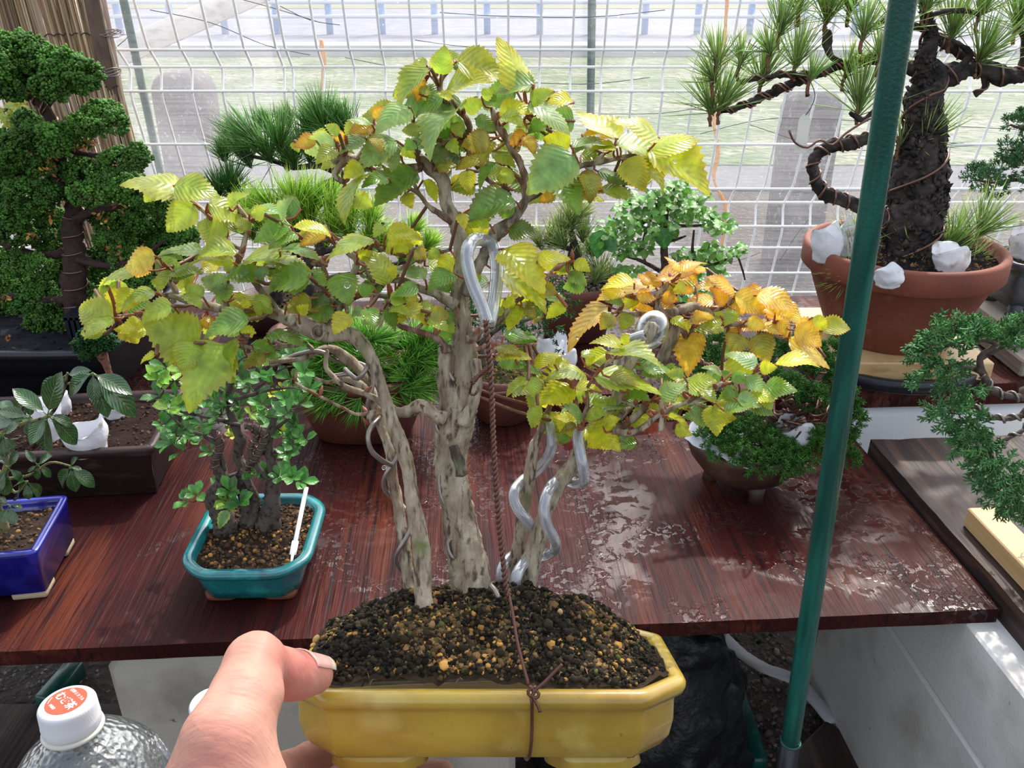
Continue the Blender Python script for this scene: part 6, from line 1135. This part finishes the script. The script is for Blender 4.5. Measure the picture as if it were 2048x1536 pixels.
LL += A_(0, 420, 3.2, [(1270, 870, 915, 720, 340, 'y'), (1250, 850, 1150, 1030, 200, 'y'), (1480, 880, 1180, 1290, 310, 'y'), (1600, 700, 1310, 835, 150, 'g'), (1500, 340, 1195, 345, 65, 'Y'), (1520, 280, 1240, 290, 120, 'y'), (1560, 325, 1990, 352, 110, 'y'), (1290, 265, 1000, 280, 75, 's'), (1020, 300, 1180, 330, 50, 's'), (1455, 400, 1705, 485, 150, 'g'), (1450, 500, 1285, 440, 130, 's'), (1300, 560, 1170, 480, 120, 'y'), (1100, 400, 1290, 395, 80, 'y'), (1985, 430, 1695, 535, 160, 'g'), (1500, 570, 1640, 640, 80, 'Y'), (1710, 790, 1950, 850, 90, 'g'), (1615, 865, 1785, 965, 110, 'g'), (1290, 690, 1390, 790, 90, 'o'), (1695, 915, 1550, 1010, 100, 'b'), (1500, 820, 1520, 1115, 110, 'y'), (1000, 925, 895, 985, 45, 'Y'), (1860, 100, 1620, 210, 140, 'g'), (1790, 255, 2045, 310, 80, 's'), (1900, 150, 1720, 260, 100, 'g'), (1700, 540, 1640, 680, 110, 'y'), (1840, 600, 2040, 640, 90, 'b'), (1420, 470, 1450, 590, 130, 'g'), (1180, 540, 1290, 640, 90, 'y'), (1600, 130, 1500, 60, 90, 'y'), (1640, 440, 1720, 360, 80, 'G'), (1560, 560, 1540, 680, 80, 'b'), (1690, 360, 1900, 420, 80, 'y'), (1750, 640, 1620, 600, 80, 'y'), (1540, 760, 1640, 790, 60, 'Y'), (900, 700, 800, 790, 80, 'Y'), (1700, 30, 1600, 20, 90, 'y')])
LR = A_(1000, 360, 3.2, [(1650, 1180, 1438, 1120, 95, 's'), (1660, 1200, 1775, 1200, 90, 'Y'), (1760, 1180, 2050, 1195, 90, 'Y'), (1690, 1330, 1905, 1345, 130, 'g'), (1560, 1280, 1720, 1360, 110, 's'), (1420, 1250, 1285, 1205, 45, 's'), (1200, 1310, 1390, 1290, 120, 'y'), (1370, 1430, 1490, 1540, 120, 'Y'), (1020, 1390, 1210, 1310, 120, 's'), (1160, 1300, 1300, 1390, 100, 's'), (600, 1260, 1045, 1395, 130, 'y'), (680, 1110, 1032, 1190, 100, 'y'), (800, 1080, 568, 1050, 75, 'Y'), (780, 1050, 830, 985, 60, 'Y'), (690, 1100, 530, 1190, 90, 'Y'), (545, 1240, 295, 1270, 110, 'y'), (480, 1330, 222, 1455, 170, 'Y'), (480, 1335, 655, 1360, 65, 'Y'), (560, 1450, 800, 1490, 100, 's'), (250, 1290, 190, 1490, 90, 'y'), (210, 1200, 110, 1190, 60, 'g'), (300, 1200, 330, 1290, 90, 'Y'), (350, 1180, 450, 1160, 70, 'Y'), (890, 1170, 1120, 1230, 90, 'g'), (940, 1190, 1050, 1260, 80, 's'), (1480, 1240, 1580, 1290, 90, 'g'), (1180, 1260, 1060, 1240, 90, 'y'), (1600, 1370, 1760, 1420, 100, 'Y'), (1500, 1340, 1420, 1390, 90, 'g'), (1290, 1330, 1380, 1430, 90, 'y'), (820, 1350, 960, 1420, 90, 'g'), (400, 1460, 480, 1536, 80, 's'), (700, 1260, 900, 1310, 80, 'b'), (520, 1130, 640, 1090, 60, 'y')])
LR += A_(960, 780, 3.2, [(680, 190, 835, 160, 70, 'y'), (685, 225, 900, 395, 190, 'Y'), (640, 225, 465, 180, 80, 'Y'), (620, 240, 500, 275, 60, 'b'), (655, 200, 530, 85, 80, 's'), (690, 140, 960, 115, 110, 's'), (790, 235, 900, 180, 80, 'Y'), (960, 225, 1070, 195, 80, 'Y'), (1200, 165, 1335, 247, 45, 'Y'), (1340, 120, 1515, 220, 130, 's'), (1500, 100, 1515, 295, 160, 'Y'), (350, 120, 350, 240, 95, 'y'), (1560, 130, 1750, 100, 90, 'g'), (1880, 90, 1760, 60, 90, 'y'), (1080, 140, 1160, 100, 90, 'Y'), (590, 150, 500, 230, 80, 'Y'), (720, 100, 820, 60, 80, 'y'), (900, 330, 940, 280, 60, 's'), (1640, 60, 1800, 110, 100, 's'), (870, 120, 780, 60, 90, 'y'), (1330, 60, 1240, 110, 90, 'y')])
LO = A_(1000, 360, 3.2, [(690, 805, 412, 1090, 140, 'O'), (1140, 625, 978, 655, 75, 'o'), (1160, 590, 1055, 483, 55, 'o'), (1150, 600, 1335, 545, 60, 'o'), (1140, 630, 1250, 595, 45, 'o'), (1190, 670, 1105, 710, 80, 'Y'), (1170, 690, 1240, 715, 60, 'o'), (1035, 745, 1145, 770, 90, 'o'), (860, 660, 640, 705, 80, 'Y'), (800, 720, 620, 760, 90, 'O'), (985, 680, 720, 770, 90, 'O'), (950, 680, 885, 595, 60, 'o'), (870, 740, 1000, 760, 90, 'o'), (900, 770, 760, 830, 90, 'Y'), (790, 790, 670, 780, 70, 's'), (770, 650, 690, 640, 80, 'O'), (1275, 975, 1185, 1258, 190, 'O'), (1425, 920, 1255, 930, 90, 'y'), (1540, 990, 1480, 1110, 170, 'b'), (1510, 1110, 1590, 1290, 190, 'Y'), (1650, 985, 1720, 1175, 165, 'b'), (1605, 930, 1445, 1010, 95, 'o'), (1505, 725, 1312, 628, 95, 'o'), (1370, 770, 1200, 800, 90, 'O'), (1450, 790, 1335, 690, 110, 'o'), (1500, 740, 1700, 860, 150, 'O'), (1640, 740, 1905, 840, 140, 'O'), (1480, 760, 1560, 860, 100, 'O'), (1700, 770, 1800, 900, 130, 'O'), (1780, 790, 1930, 930, 120, 'O'), (1900, 980, 2060, 900, 150, 'O'), (1880, 960, 2070, 1060, 150, 'O'), (1850, 1010, 2110, 1210, 95, 'O'), (1500, 830, 1440, 930, 100, 'y'), (1580, 900, 1700, 950, 100, 'O'), (1640, 930, 1830, 980, 90, 'O'), (1240, 860, 1380, 880, 60, 'O'), (830, 850, 780, 960, 110, 'y'), (720, 850, 640, 960, 110, 'b'), (1100, 880, 1190, 950, 70, 'Y'), (1220, 880, 1330, 900, 80, 'O'), (1480, 980, 1380, 1060, 0, 'b'), (1680, 690, 1560, 760, 90, 'o'), (1760, 860, 1620, 820, 80, 'O'), (2000, 880, 2090, 960, 90, 'Y'), (1780, 900, 1870, 1010, 90, 'O')][:])
LO = [l for l in LO if l[4] > 1]
def put_leaves(lst, z0, dz, samples, mb, tb, filler=0.8, fz=.018, size=1.0, grp_=''):
    Q = np.concatenate(samples); n = len(lst)
    def one(px0, py0, px1, py1, w, k, z, ext=True):
        zb = z; j = None; p0 = P(px0, py0, z)
        d2 = np.linalg.norm(Q[:, :3]-p0, axis=1); j = np.argmin(d2)
        if d2[j] < .02: z = .6*z+.4*((Q[j, :3]-CAM)@FWD)-.002; p0 = P(px0, py0, z)
        Lp = math.hypot(px1-px0, py1-py0); nat = .78*Lp; app = min(w, nat) if w < nat else w; roll = math.acos(min(1, max(.30, w/nat))) if w < nat else 0.0
        tw = max(w, nat)*z/F if w < nat else w*z/F
        tw = min(tw, .85*Lp*z/F) if w < nat else tw
        zt = z+R.normal()*.006*(Lp/90); p1 = P(px1, py1, zt); a = nrm(p1-p0); n0 = nrm(CAM-p0); n0 = nrm(n0-a*np.dot(n0, a)); s_ = np.cross(a, n0)
        c1 = n0*math.cos(roll)+s_*math.sin(roll); c2 = n0*math.cos(roll)-s_*math.sin(roll); nn = c1 if c1@np.array([0, -.2, 1]) > c2@np.array([0, -.2, 1]) else c2
        col, ed = LC[k]; col = cvar(1, col, .13, .05)[0]; rows = 22 if Lp > 60 else (16 if Lp > 35 else 10)
        leaf(mb, p0, p1, tw*1.15, nn, R.uniform(.04, .16), R.uniform(-.1, .35), col, ed, rows, .17, 'ovate', .045)
        # leaf stalk back to the nearest twig
        d2 = np.linalg.norm(Q[:, :3]-p0, axis=1); j = np.argmin(d2); pe = Q[j, :3]
        if d2[j] > .0008: m_ = (pe+p0)/2+np.array([0, 0, -.0015])-a*.001; tube(tb, catmull([pe, m_, p0, p0+(p1-p0)*.03], .003), .00055 if d2[j] < .015 else .0009, 5, col=(.30, .09, .04) if d2[j] < .02 else (.16, .07, .04))
    for i, (x0, y0, x1, y1, w, k) in enumerate(lst):
        one(x0, y0, x1, y1, w, k, z0+dz*R.uniform(-1, 1)+(0 if i % 2 else -.004))
    for i in range(int(n*filler)):
        x0, y0, x1, y1, w, k = lst[int(R.integers(n))]; cx, cy = (x0+x1)/2+R.normal()*14, (y0+y1)/2+abs(R.normal())*10
        a = R.random()*6.28; L = R.uniform(38, 75)*size; ex, ey = math.cos(a)*L, abs(math.sin(a))*L*.7-L*.15; kk = k if R.random() < .5 else ('g' if k in 'gGsyb' else k)
        if kk == 'o' and grp_ != 'far': kk = 'y'
        if kk == 's': kk = 'g'
        if kk == 'Y' and R.random() < .4: kk = 'y'
        one(cx-ex/2, cy-ey/2, cx+ex/2, cy+ey/2, L*R.uniform(.4, .75), kk, z0+fz+.012*R.random())
for grp, key, lst, z0, dz in (('left', 'left', LL, .388, .010), ('main', 'main', LM, .405, .010), ('right', 'right', LR, .422, .010), ('far', 'far', LO, .468, .014)):
    mb = MB(); tb = MB(); put_leaves(lst, z0, dz, SMP[key]+(SMP['main'] if key == 'left' else []), mb, tb, 1.1 if grp != 'far' else .7, grp_=grp)
    f_ = mb.build('foliage', M_LEAF, trunks[key])
    if grp == 'far': f_['label'] = 'orange yellow autumn foliage'
    tb.build('leaf_stalks', mat('leaf_stalk', attr=True, rough=.5), trunks[key])
# winter buds
for key in ('left', 'main', 'right', 'far'):
    bb = MB(); Q = np.concatenate(SMP[key][1:]); 
    for i in R.integers(0, len(Q), 46):
        if Q[i, 3] > .0022: continue
        d = nrm(rand_dirs(1)[0]+UPV*.8); tube(bb, [Q[i, :3], Q[i, :3]+d*.0025, Q[i, :3]+d*.0055], [.0007, .0012, .0003], 6, col=(.26, .08, .04))
    ob = bb.build('winter_buds', mat('bud_scale', attr=True, rough=.5), trunks[key]); ob['kind'] = 'stuff'
# water drops on leaves and twigs
M_WATER = mat('water', (1, 1, 1), .0, trans=1.0, ior=1.33)
db = MB()
for (x, y, s, z) in [(1155, 675, 3.5, .445), (768, 935, 5, .398), (694, 570, 7, .378), (1358, 690, 3, .455), (1035, 545, 0, .4), (500, 610, 2, .39), (322, 582, 4, .385), (715, 700, 2.5, .4), (1040, 210, 3, .4), (1351, 322, 5, .395), (880, 690, 2, .4)]:
    if s: v, f = ICO1; db.add(v*np.array([1, .8, 1.1])*s*z/F+P(x, y, z), f)
db.build('water_drops', M_WATER, held)['kind'] = 'stuff'

# ---------------------------------------------------------------- wires, clear tubes
def helixpair(mb, pts, z, r_off, wr, turns):
    q = catmull(pl([(x, y, 1) for x, y in pts], z), .0012)[:, :3]; T_, N_, B_ = frames(q); s = np.cumsum(np.r_[0, np.linalg.norm(np.diff(q, axis=0), axis=1)]); a = s/s[-1]*turns*2*np.pi
    for k in (0, np.pi): tube(mb, q+N_*(np.cos(a+k)*r_off)[:, None]+B_*(np.sin(a+k)*r_off)[:, None], wr, 7)
b = MB(); helixpair(b, [(972, 640), (977, 690), (981, 740), (984, 800), (987, 880), (992, 960), (998, 1040), (1005, 1110), (1012, 1175), (1018, 1192)], .372, .00070, .00082, 26)
tube(b, catmull([P(1018, 1190, .372), P(1026, 1230, .368), P(1034, 1280, .362), P(1046, 1330, .357), P(1058, 1372, .3535)], .004), .0007, 8)
for s in ([(1058, 1372), (1066, 1378), (1068, 1386), (1060, 1392), (1056, 1383), (1064, 1376), (1072, 1374)], [(1062, 1390), (1072, 1396), (1078, 1388), (1068, 1378)], [(1064, 1384), (1085, 1368), (1105, 1348), (1124, 1329)], [(1064, 1388), (1070, 1402), (1076, 1412), (1080, 1424)]):
    tube(b, catmull([P(x, y, .3515) for x, y in s], .0012), .00072, 8)
b.build('tension_wire', M_TWIST, held)
b = MB(); helixpair(b, [(983, 728), (972, 738), (962, 748), (952, 756), (945, 765)], .378, .00070, .00082, 5); tube(b, catmull([P(945, 765, .378), P(940, 785, .385), P(948, 790, .384), P(955, 782, .384)], .002), .0006, 6); b.build('anchor_wire', M_TWIST, held)
b = MB(); tube(b, catmull([P(1062, 1392, .3525), P(1064, 1408, .3528), P(1064, 1425, .357), P(1064, 1450, .3585), P(1063, 1480, .359), P(1061, 1500, .360), P(1058, 1514, .364), P(1052, 1518, .385), P(1045, 1500, .43)], .004), .0007, 8); b.build('pot_tie_wire', M_TWIST, held)
b = MB()
for s in ([(894, 925), (884, 935), (878, 955), (880, 985), (888, 1005), (898, 1015)], [(906, 1075), (896, 1085), (899, 1105), (908, 1118)], [(882, 700), (888, 725), (898, 745), (908, 762)], [(880, 840), (872, 850), (876, 862), (884, 870)]): tube(b, catmull([P(x, y, .412) for x, y in s], .002), .0010, 8)
helix(b, qb, .0012, 26, ph=.4, s0=2, s1=70, gap=1.35)
tube(b, catmull([P(760, 835, .405), P(742, 855, .398), (P(736, 875, .396)), P(742, 900, .398), P(760, 918, .402), P(782, 930, .41)], .003), .0012, 8)
tube(b, catmull([P(690, 738, .41), P(700, 748, .40), P(715, 758, .395), P(728, 745, .392), P(735, 730, .395)], .003), .0011, 8)
tube(b, catmull([P(660, 752, .41), P(680, 750, .41), P(700, 746, .41)], .003), .0012, 8)
tube(b, catmull([P(980, 1170, .40), P(990, 1180, .398), P(997, 1195, .396)], .002), .0012, 8); b.build('training_wire', M_GREYWIRE, held)
def clearmat(name, tint, base, fres, rough, white=0.0, drops=None):
    m = bpy.data.materials.new(name); m.use_nodes = True; N = m.node_tree.nodes; L = m.node_tree.links; N.remove(N['Principled BSDF'])
    tp = N.new('ShaderNodeBsdfTransparent'); tp.inputs[0].default_value = (*tint, 1); gl = N.new('ShaderNodeBsdfGlossy'); gl.inputs[1].default_value = rough
    lw = N.new('ShaderNodeLayerWeight'); lw.inputs[0].default_value = fres; mr = N.new('ShaderNodeMapRange'); mr.inputs[3].default_value = base; mr.inputs[4].default_value = .9; L.new(lw.outputs['Facing'], mr.inputs[0])
    mr.interpolation_type = 'SMOOTHERSTEP'
    if drops:
        tc = N.new('ShaderNodeTexCoord'); vo = N.new('ShaderNodeTexVoronoi'); vo.inputs['Scale'].default_value = drops; L.new(tc.outputs['Object'], vo.inputs[0]); vo.feature = 'SMOOTH_F1'; vo.inputs['Smoothness'].default_value = .4
        bp = N.new('ShaderNodeBump'); bp.inputs['Distance'].default_value = .0011; bp.inputs['Strength'].default_value = 1; L.new(vo.outputs['Distance'], bp.inputs['Height']); L.new(bp.outputs[0], gl.inputs['Normal']); L.new(bp.outputs[0], lw.inputs['Normal'])
    ms = N.new('ShaderNodeMixShader'); L.new(mr.outputs[0], ms.inputs[0]); L.new(tp.outputs[0], ms.inputs[1]); L.new(gl.outputs[0], ms.inputs[2]); out = ms.outputs[0]
    if white:
        d = N.new('ShaderNodeBsdfDiffuse'); d.inputs[0].default_value = (.8, .84, .9, 1); m2 = N.new('ShaderNodeMixShader'); m2.inputs[0].default_value = white; L.new(out, m2.inputs[1]); L.new(d.outputs[0], m2.inputs[2]); out = m2.outputs[0]
    L.new(out, N['Material Output'].inputs[0]); return m
def mat_tube():
    return clearmat('clear_vinyl_tube', (.93, .95, .98), .08, .45, .10, .16)
M_TUBE = mat_tube()
def tubeloop(name, pts, z, rpx, label=None, wire=True, zs=None):
    q = catmull(pl([(p[0], p[1], rpx, p[2] if len(p) > 2 else 0) for p in pts], z), .002); b = MB(); r = q[:, 3]; n = len(q)
    V_ = MB(); tube(V_, q[:, :3], r, 18, cap=False); A_v = V_.V[0]; tube(V2 := MB(), q[:, :3], r*.66, 18, cap=False); B_v = V2.V[0]
    b.add(np.vstack([A_v, B_v]), np.concatenate([V_.F[0], V2.F[0][:, ::-1]+len(A_v), np.array([[(j+1) % 18, j, len(A_v)+j, len(A_v)+(j+1) % 18] for j in range(18)]), np.array([[(n-1)*18+j, (n-1)*18+(j+1) % 18, len(A_v)+(n-1)*18+(j+1) % 18, len(A_v)+(n-1)*18+j] for j in range(18)])]))
    ob = b.build(name, M_TUBE, held)
    if label: ob['label'] = label
    if wire: w = MB(); tube(w, q[:, :3]+np.stack([np.sin(np.arange(n)*.2), np.cos(np.arange(n)*.17), np.sin(np.arange(n)*.13)], -1)*.0004, .0009, 7); w.build('wire_core', M_TWIST, ob)
    return ob
tubeloop('clear_tube', [(975, 648), (965, 615), (950, 580), (940, 550), (934, 520), (935, 500), (942, 485, .004), (955, 478, .008), (972, 482, .022), (985, 490, .022), (992, 515, .02), (994, 545, .018), (991, 580, .014), (986, 615, .008), (978, 648, .004)], .385, 13.5, 'clear tube loop')
tubeloop('clear_tube', [(1088, 832, .004), (1100, 850), (1104, 880, -.002), (1100, 905), (1085, 930, .008), (1065, 948, .012), (1045, 962, .004), (1030, 980, -.010), (1028, 1000, -.014), (1038, 1022, -.016), (1055, 1042, -.014), (1068, 1062, -.006), (1068, 1085, .006), (1055, 1103, .012), (1030, 1110, .008), (1010, 1125, -.004), (1002, 1150, -.010), (1008, 1178, -.010)], .440, 11, 'clear bluish tube spiralling up the rear stem')
tubeloop('clear_tube', [(1158, 845, -.006), (1156, 875, -.010), (1160, 905, -.014), (1166, 935, -.014), (1168, 960, -.008), (1150, 966, .004), (1125, 958, .006), (1105, 970, -.004), (1092, 995, -.014), (1088, 1025, -.016), (1096, 1055, -.014), (1110, 1082, -.008), (1108, 1100, .006), (1090, 1110, .012), (1065, 1115, .006), (1045, 1130, -.006), (1032, 1155, -.014), (1028, 1185, -.012), (1026, 1200, -.008)], .428, 11.5, 'clear tube spiralling up the right stem')
tubeloop('clear_tube', [(1290, 670, -.012), (1262, 680, -.008), (1242, 700), (1236, 740, .0), (1238, 780, .0), (1245, 800, .004), (1235, 815, .01)], .436, 11, 'clear tube piece behind the orange leaves')
# clear cap over the cut stem end
b = MB(); c_ = P(1303, 660, .436); ax_ = nrm(P(1303, 660, .436)-P(1285, 695, .436)); v, f = ico(3); v = v*.0085; v = v+ax_*(v@ax_)[:, None]*.25; vi = v*.93; b.add(np.vstack([v+c_, vi+c_]), np.vstack([f, f[:, ::-1]+len(v)])); b.build('clear_cap', clearmat('clear_plastic', (.96, .97, .97), .08, .5, .04, .03), held)

# ================================================================ the hand (left hand, palm up under the pot, thumb over its left corner)
def P3(x, y, z): return P(x, y, z)
J = dict(tip=P3(628, 1350, .352), ip=P3(508, 1325, .318), mcp=P3(452, 1478, .292), cmc=P3(440, 1640, .292), wrist=P3(380, 1830, .300), elbow=CAM+np.array([-.30, .02, -.42]))
prim = [  # (a, b, ra, rb, blend)
 (J['tip'], P3(560, 1350, .338), .0080, .0095, .004), (P3(590, 1352, .344), J['ip'], .0092, .0098, .004), (J['ip'], P3(490, 1390, .306), .0096, .0112, .006), (P3(490, 1390, .306), J['mcp'], .0110, .0122, .006),
 (P3(517, 1312, .319), P3(500, 1330, .316), .0060, .0060, .006), (P3(516, 1392, .305), P3(500, 1400, .302), .0078, .0085, .006), (J['mcp'], J['cmc'], .0138, .0180, .008), (P3(455, 1560, .295), P3(520, 1660, .33), .016, .018, .012), (J['cmc'], J['wrist'], .021, .024, .012), (J['wrist'], J['elbow'], .026, .036, .02),
 (P3(500, 1650, .33), P3(560, 1720, .38), .019, .016, .014), (P3(470, 1700, .31), P3(600, 1740, .36), .02, .016, .014)]
fing = [ # four fingers under the pot
 [(520, 1640, .345, 11), (545, 1555, .375, 9.6), (622, 1524, .412, 8.8), (700, 1530, .440, 8.0), (752, 1532, .452, 7.2)],
 [(560, 1690, .365, 11), (620, 1602, .385, 9.8), (700, 1563, .410, 8.8), (800, 1556, .425, 8.2), (880, 1550, .425, 7.6)],
 [(590, 1720, .350, 10.5), (660, 1665, .350, 9.4), (760, 1622, .365, 8.4), (870, 1596, .385, 7.8), (930, 1590, .398, 7.2)],
 [(590, 1750, .330, 9.5), (665, 1720, .325, 8.4), (760, 1680, .335, 7.4), (850, 1655, .350, 6.8), (890, 1650, .358, 6.3)]]
for k_, f_ in enumerate(fing):
    for a, c in zip(f_[:-1], f_[1:]): prim.append((P3(*a[:3]), P3(*c[:3]), a[3]/1000, c[3]/1000, .0045))
PLN = [p for p in prim]
def handfn(g):
    d = None
    groups = [prim[:12]]+[prim[12+4*i:16+4*i] for i in range(4)]
    out = None
    for gi, gr in enumerate(groups):
        d = None
        for a, c, ra, rb, k in gr:
            e = rcone(g, a, c, ra, rb); d = e if d is None else smin(d, e, k)
        out = d if out is None else smin(out, d, .0035)
    # skin folds: crease at the thumb joint and soft wrinkles
    return out+.00022*fbm(g*220, 2)
allp = np.array([p[0] for p in prim]+[p[1] for p in prim]); lo = allp.min(0)-.03; hi = allp.max(0)+.03
el = J['elbow']; lo2 = np.minimum(np.array([p for p in allp if np.linalg.norm(p-el) > 1e-6]).min(0)-.03, lo*0+10); hi2 = np.array([p for p in allp if np.linalg.norm(p-el) > 1e-6]).max(0)+.03
V, Fq = surf_nets(handfn, np.minimum(lo2, J['wrist']-.045), hi2, .0016)
def mat_skin():
    m = mat('skin', (.50, .235, .175), .50, spec=.3, sss=.25, noise=[((.58, .31, .23), 35, .42, .62), ((.50, .17, .14), 22, .52, .70)], bump=[(420, .00018), ((90, 500, 90), .0004), (70, .0006)]); return m
b = MB(); b.add(V, Fq[:, ::-1] if False else Fq); 
hd = b.build('hand', mat_skin()); tag(hd, 'bare left hand reaching up from below, thumb over the yellow pot rim', 'hand')
# thumbnail
b = MB(); ax_ = nrm(J['tip']-J['ip']); up_ = nrm(UPV*.96-FWD*.22); up_ = nrm(up_-ax_*(up_@ax_)); sd = np.cross(ax_, up_); V = []; o0 = P3(596, 1351, .3445)
for i in range(12):
    u = i/11
    for j in range(9):
        v = (j/8-.5)*2; a = v*.95; dr_ = up_*math.cos(a)+sd*math.sin(a); ln = u*.0135+(.0012*(1-v*v) if u > .5 else -.0012*(1-v*v)*(1-u)); c_ = o0+ax_*min(ln, .0085)
        ts = np.linspace(.003, .016, 80); hv = handfn(c_+dr_*ts[:, None]); t_ = ts[np.argmax(hv > 0)]; V.append(c_+ax_*(ln-min(ln, .0085))+dr_*(t_+.0004+.0003*(1-v*v)-.0010*max(0, u-.75)))
V = np.array(V); i, j = np.meshgrid(np.arange(11), np.arange(8), indexing='ij'); a = (i*9+j).ravel(); uu = np.repeat(np.arange(12)/11, 9); cc = np.where(uu[:, None] > .80, np.array([[.86, .74, .55]]), np.array([[.88, .50, .42]])); b.add(V, np.stack([a, a+9, a+10, a+1], -1), cc)
nl = b.build('thumbnail', mat('nail', attr=True, rough=.25, spec=.5), hd); nl['label'] = 'pale thumbnail'; sm = nl.modifiers.new('thick', 'SOLIDIFY'); sm.thickness = .0006; sm.offset = 1

# ================================================================ two plastic bottles, lower left, on a low board
M_PET = clearmat('clear_pet', (.93, .96, .95), .05, .34, .08, .03, 260)
M_CAPW = mat('white_cap_plastic', (.70, .70, .73), .45); M_CAPR = mat('red_print', (.62, .06, .02), .45); M_CAPT = mat('white_print', (.78, .74, .72), .5)
def bottle(c, axis, label, print_=True, rot=0.0, hh=.27, rs=1.0):
    """c = centre of the cap's top"""
    ax = nrm(axis); x = nrm(np.array([math.cos(rot), -math.sin(rot), 0])); x = nrm(x-ax*(x@ax))
    y = np.cross(ax, x); M = np.eye(4); M[:3, 0] = x; M[:3, 1] = y; M[:3, 2] = ax; M[:3, 3] = c
    t = thing('plastic_bottle', label, 'bottle', tuple(c-ax*hh))
    def lathe(name, prof, m, n=60, rib=0, par=t, sq=0.0):
        b = MB(); a = np.linspace(0, 2*np.pi, n, endpoint=False); V = []
        for r, z in prof:
            rr = r*(1+(rib/r if abs(r) > .014 and -.013 < z < -.0025 else 0)*np.where(np.arange(n) % 2 == 0, 1, 0))
            if sq and r > .03: rr = rr*(1+sq*(np.abs(np.cos(2*a))-1)*min(1, (r-.03)/.015))
            V.append(np.stack([rr*np.cos(a), rr*np.sin(a), np.full(n, z)], -1))
        K = len(prof); V = np.concatenate(V)@M[:3, :3].T+M[:3, 3]; b.add(V, [(k*n+j, k*n+n+j, k*n+n+(j+1) % n, k*n+(j+1) % n) for k in range(K-1) for j in range(n)]); return b.build(name, m, par)
    cap = lathe('cap', [(.0002, 0), (.0105, 0), (.0130, -.0002), (.0142, -.0012), (.0146, -.0026), (.0147, -.0050), (.0149, -.0115), (.0151, -.0128), (.0153, -.0132), (.0153, -.0165), (.0146, -.0172), (.0130, -.0172)], M_CAPW, 120, .0005)
    lathe('neck_ring', [(.0128, -.0170), (.0162, -.0178), (.0165, -.0190), (.0160, -.0200), (.0128, -.0206)], mat('neck_ring_plastic', (.75, .72, .66), .3, trans=.3), 60)
    pr = [(.0125, -.002), (.0126, -.021), (.0165, -.026), (.0270, -.033), (.0370, -.043), (.0440, -.056), (.0480, -.074), (.0490, -.100), (.0470, -.13), (.0455, -.14), (.0470, -.15), (.0470, -.20), (.0455, -.21), (.0470, -.22), (.0470, -hh+.006), (.043, -hh), (.001, -hh+.004)]
    pr = [(r if r < .0166 else .0165+(r-.0165)*rs, z) for r, z in pr]; pr = [(r, z if z > -.11 else -.11+(z+.11)*(hh-.11)/(.27-.11)) for r, z in pr] if False else pr
    if hh < .25: pr = [(r, z) for r, z in pr if z > -.16 or z < -hh+.02][:10]+[(.035, -.11), (.0365, -.14), (.036, -hh+.008), (.033, -hh), (.001, -hh+.004)]
    pr = [tuple(v) for v in catmull(np.array([[r, z, 0] for r, z in pr]), .004)[:, :2]]
    pin = [(max(r-.0006, .0005), z+(.0006 if z < -hh+.01 else 0)) for r, z in pr][::-1]
    lathe('bottle_body', pr+pin, M_PET, 72, 0, t, .10)
    if print_:
        b = MB(); a = np.linspace(0, 2*np.pi, 60, endpoint=False); v = np.vstack([[[0, 0, .0002]], np.stack([.0108*np.cos(a), .0108*np.sin(a), 0*a+.0002], -1)]); b.add(v@M[:3, :3].T+M[:3, 3], [(0, 1+j, 1+(j+1) % 60) for j in range(60)])
        pd = b.build('red_disc', M_CAPR, cap)
        def text(s, size, ox, oy, bold=0.0, ang=0.0):
            cu = bpy.data.curves.new('print', 'FONT'); cu.body = s; cu.size = size; cu.align_x = 'CENTER'; cu.align_y = 'CENTER'; cu.offset = bold; cu.resolution_u = 3
            to = bpy.data.objects.new('tmp_print', cu); C.objects.link(to); bpy.context.view_layer.update(); me = bpy.data.meshes.new_from_object(to.evaluated_get(bpy.context.evaluated_depsgraph_get())); bpy.data.objects.remove(to)
            Rm = Matrix.Rotation(ang, 4, 'Z'); me.transform(Matrix.Translation((ox, oy, .00035))@Rm); me.transform(Matrix(M.tolist())); me.transform(Matrix(np.linalg.inv(WM[t.name]).tolist())); me.materials.clear(); me.materials.append(M_CAPT)
            ob = bpy.data.objects.new('lettering', me); C.objects.link(ob); ob.parent = cap; return ob
        text('むぎ茶', .0060, 0, -.0004, .00012); text('健康ミネラル', .0024, 0, .0062, .00002); text('伊藤園', .0019, -.001, -.0072, .00002)
        b = MB(); an = np.linspace(3.55, 4.1, 10); tube(b, np.stack([.0092*np.cos(an), .0092*np.sin(an), 0*an+.0003], -1)@M[:3, :3].T+M[:3, 3], .00022, 5); b.build('printed_arc', M_CAPT, cap)
    return t
bc = P(132, 1402, .470); bottle(bc, (-.03, .10, 1.0), 'clear wet plastic bottle with a white cap printed red, lower left corner', True, rad(40))
bc2 = P(423, 1402, .575); bottle(bc2, (.0, .02, 1), 'smaller clear plastic bottle, mostly hidden behind the thumb', False, 1.0, bc2[2]-(bc[2]-.272)-.0, .70)
zb = bc[2]-.272; b = MB(); box(b, (-.42, .10, zb-.030), (.02, .46, zb-.003), bev=.003); lb_ = b.build('low_board', M_DARKWOOD); tag(lb_, 'low dark board under the two plastic bottles', 'board')
for x in (-.40, -.02):
    b = MB(); box(b, (x-.03, .14, 0), (x+.03, .42, zb-.030)); b.build('leg', M_DARKWOOD, lb_)
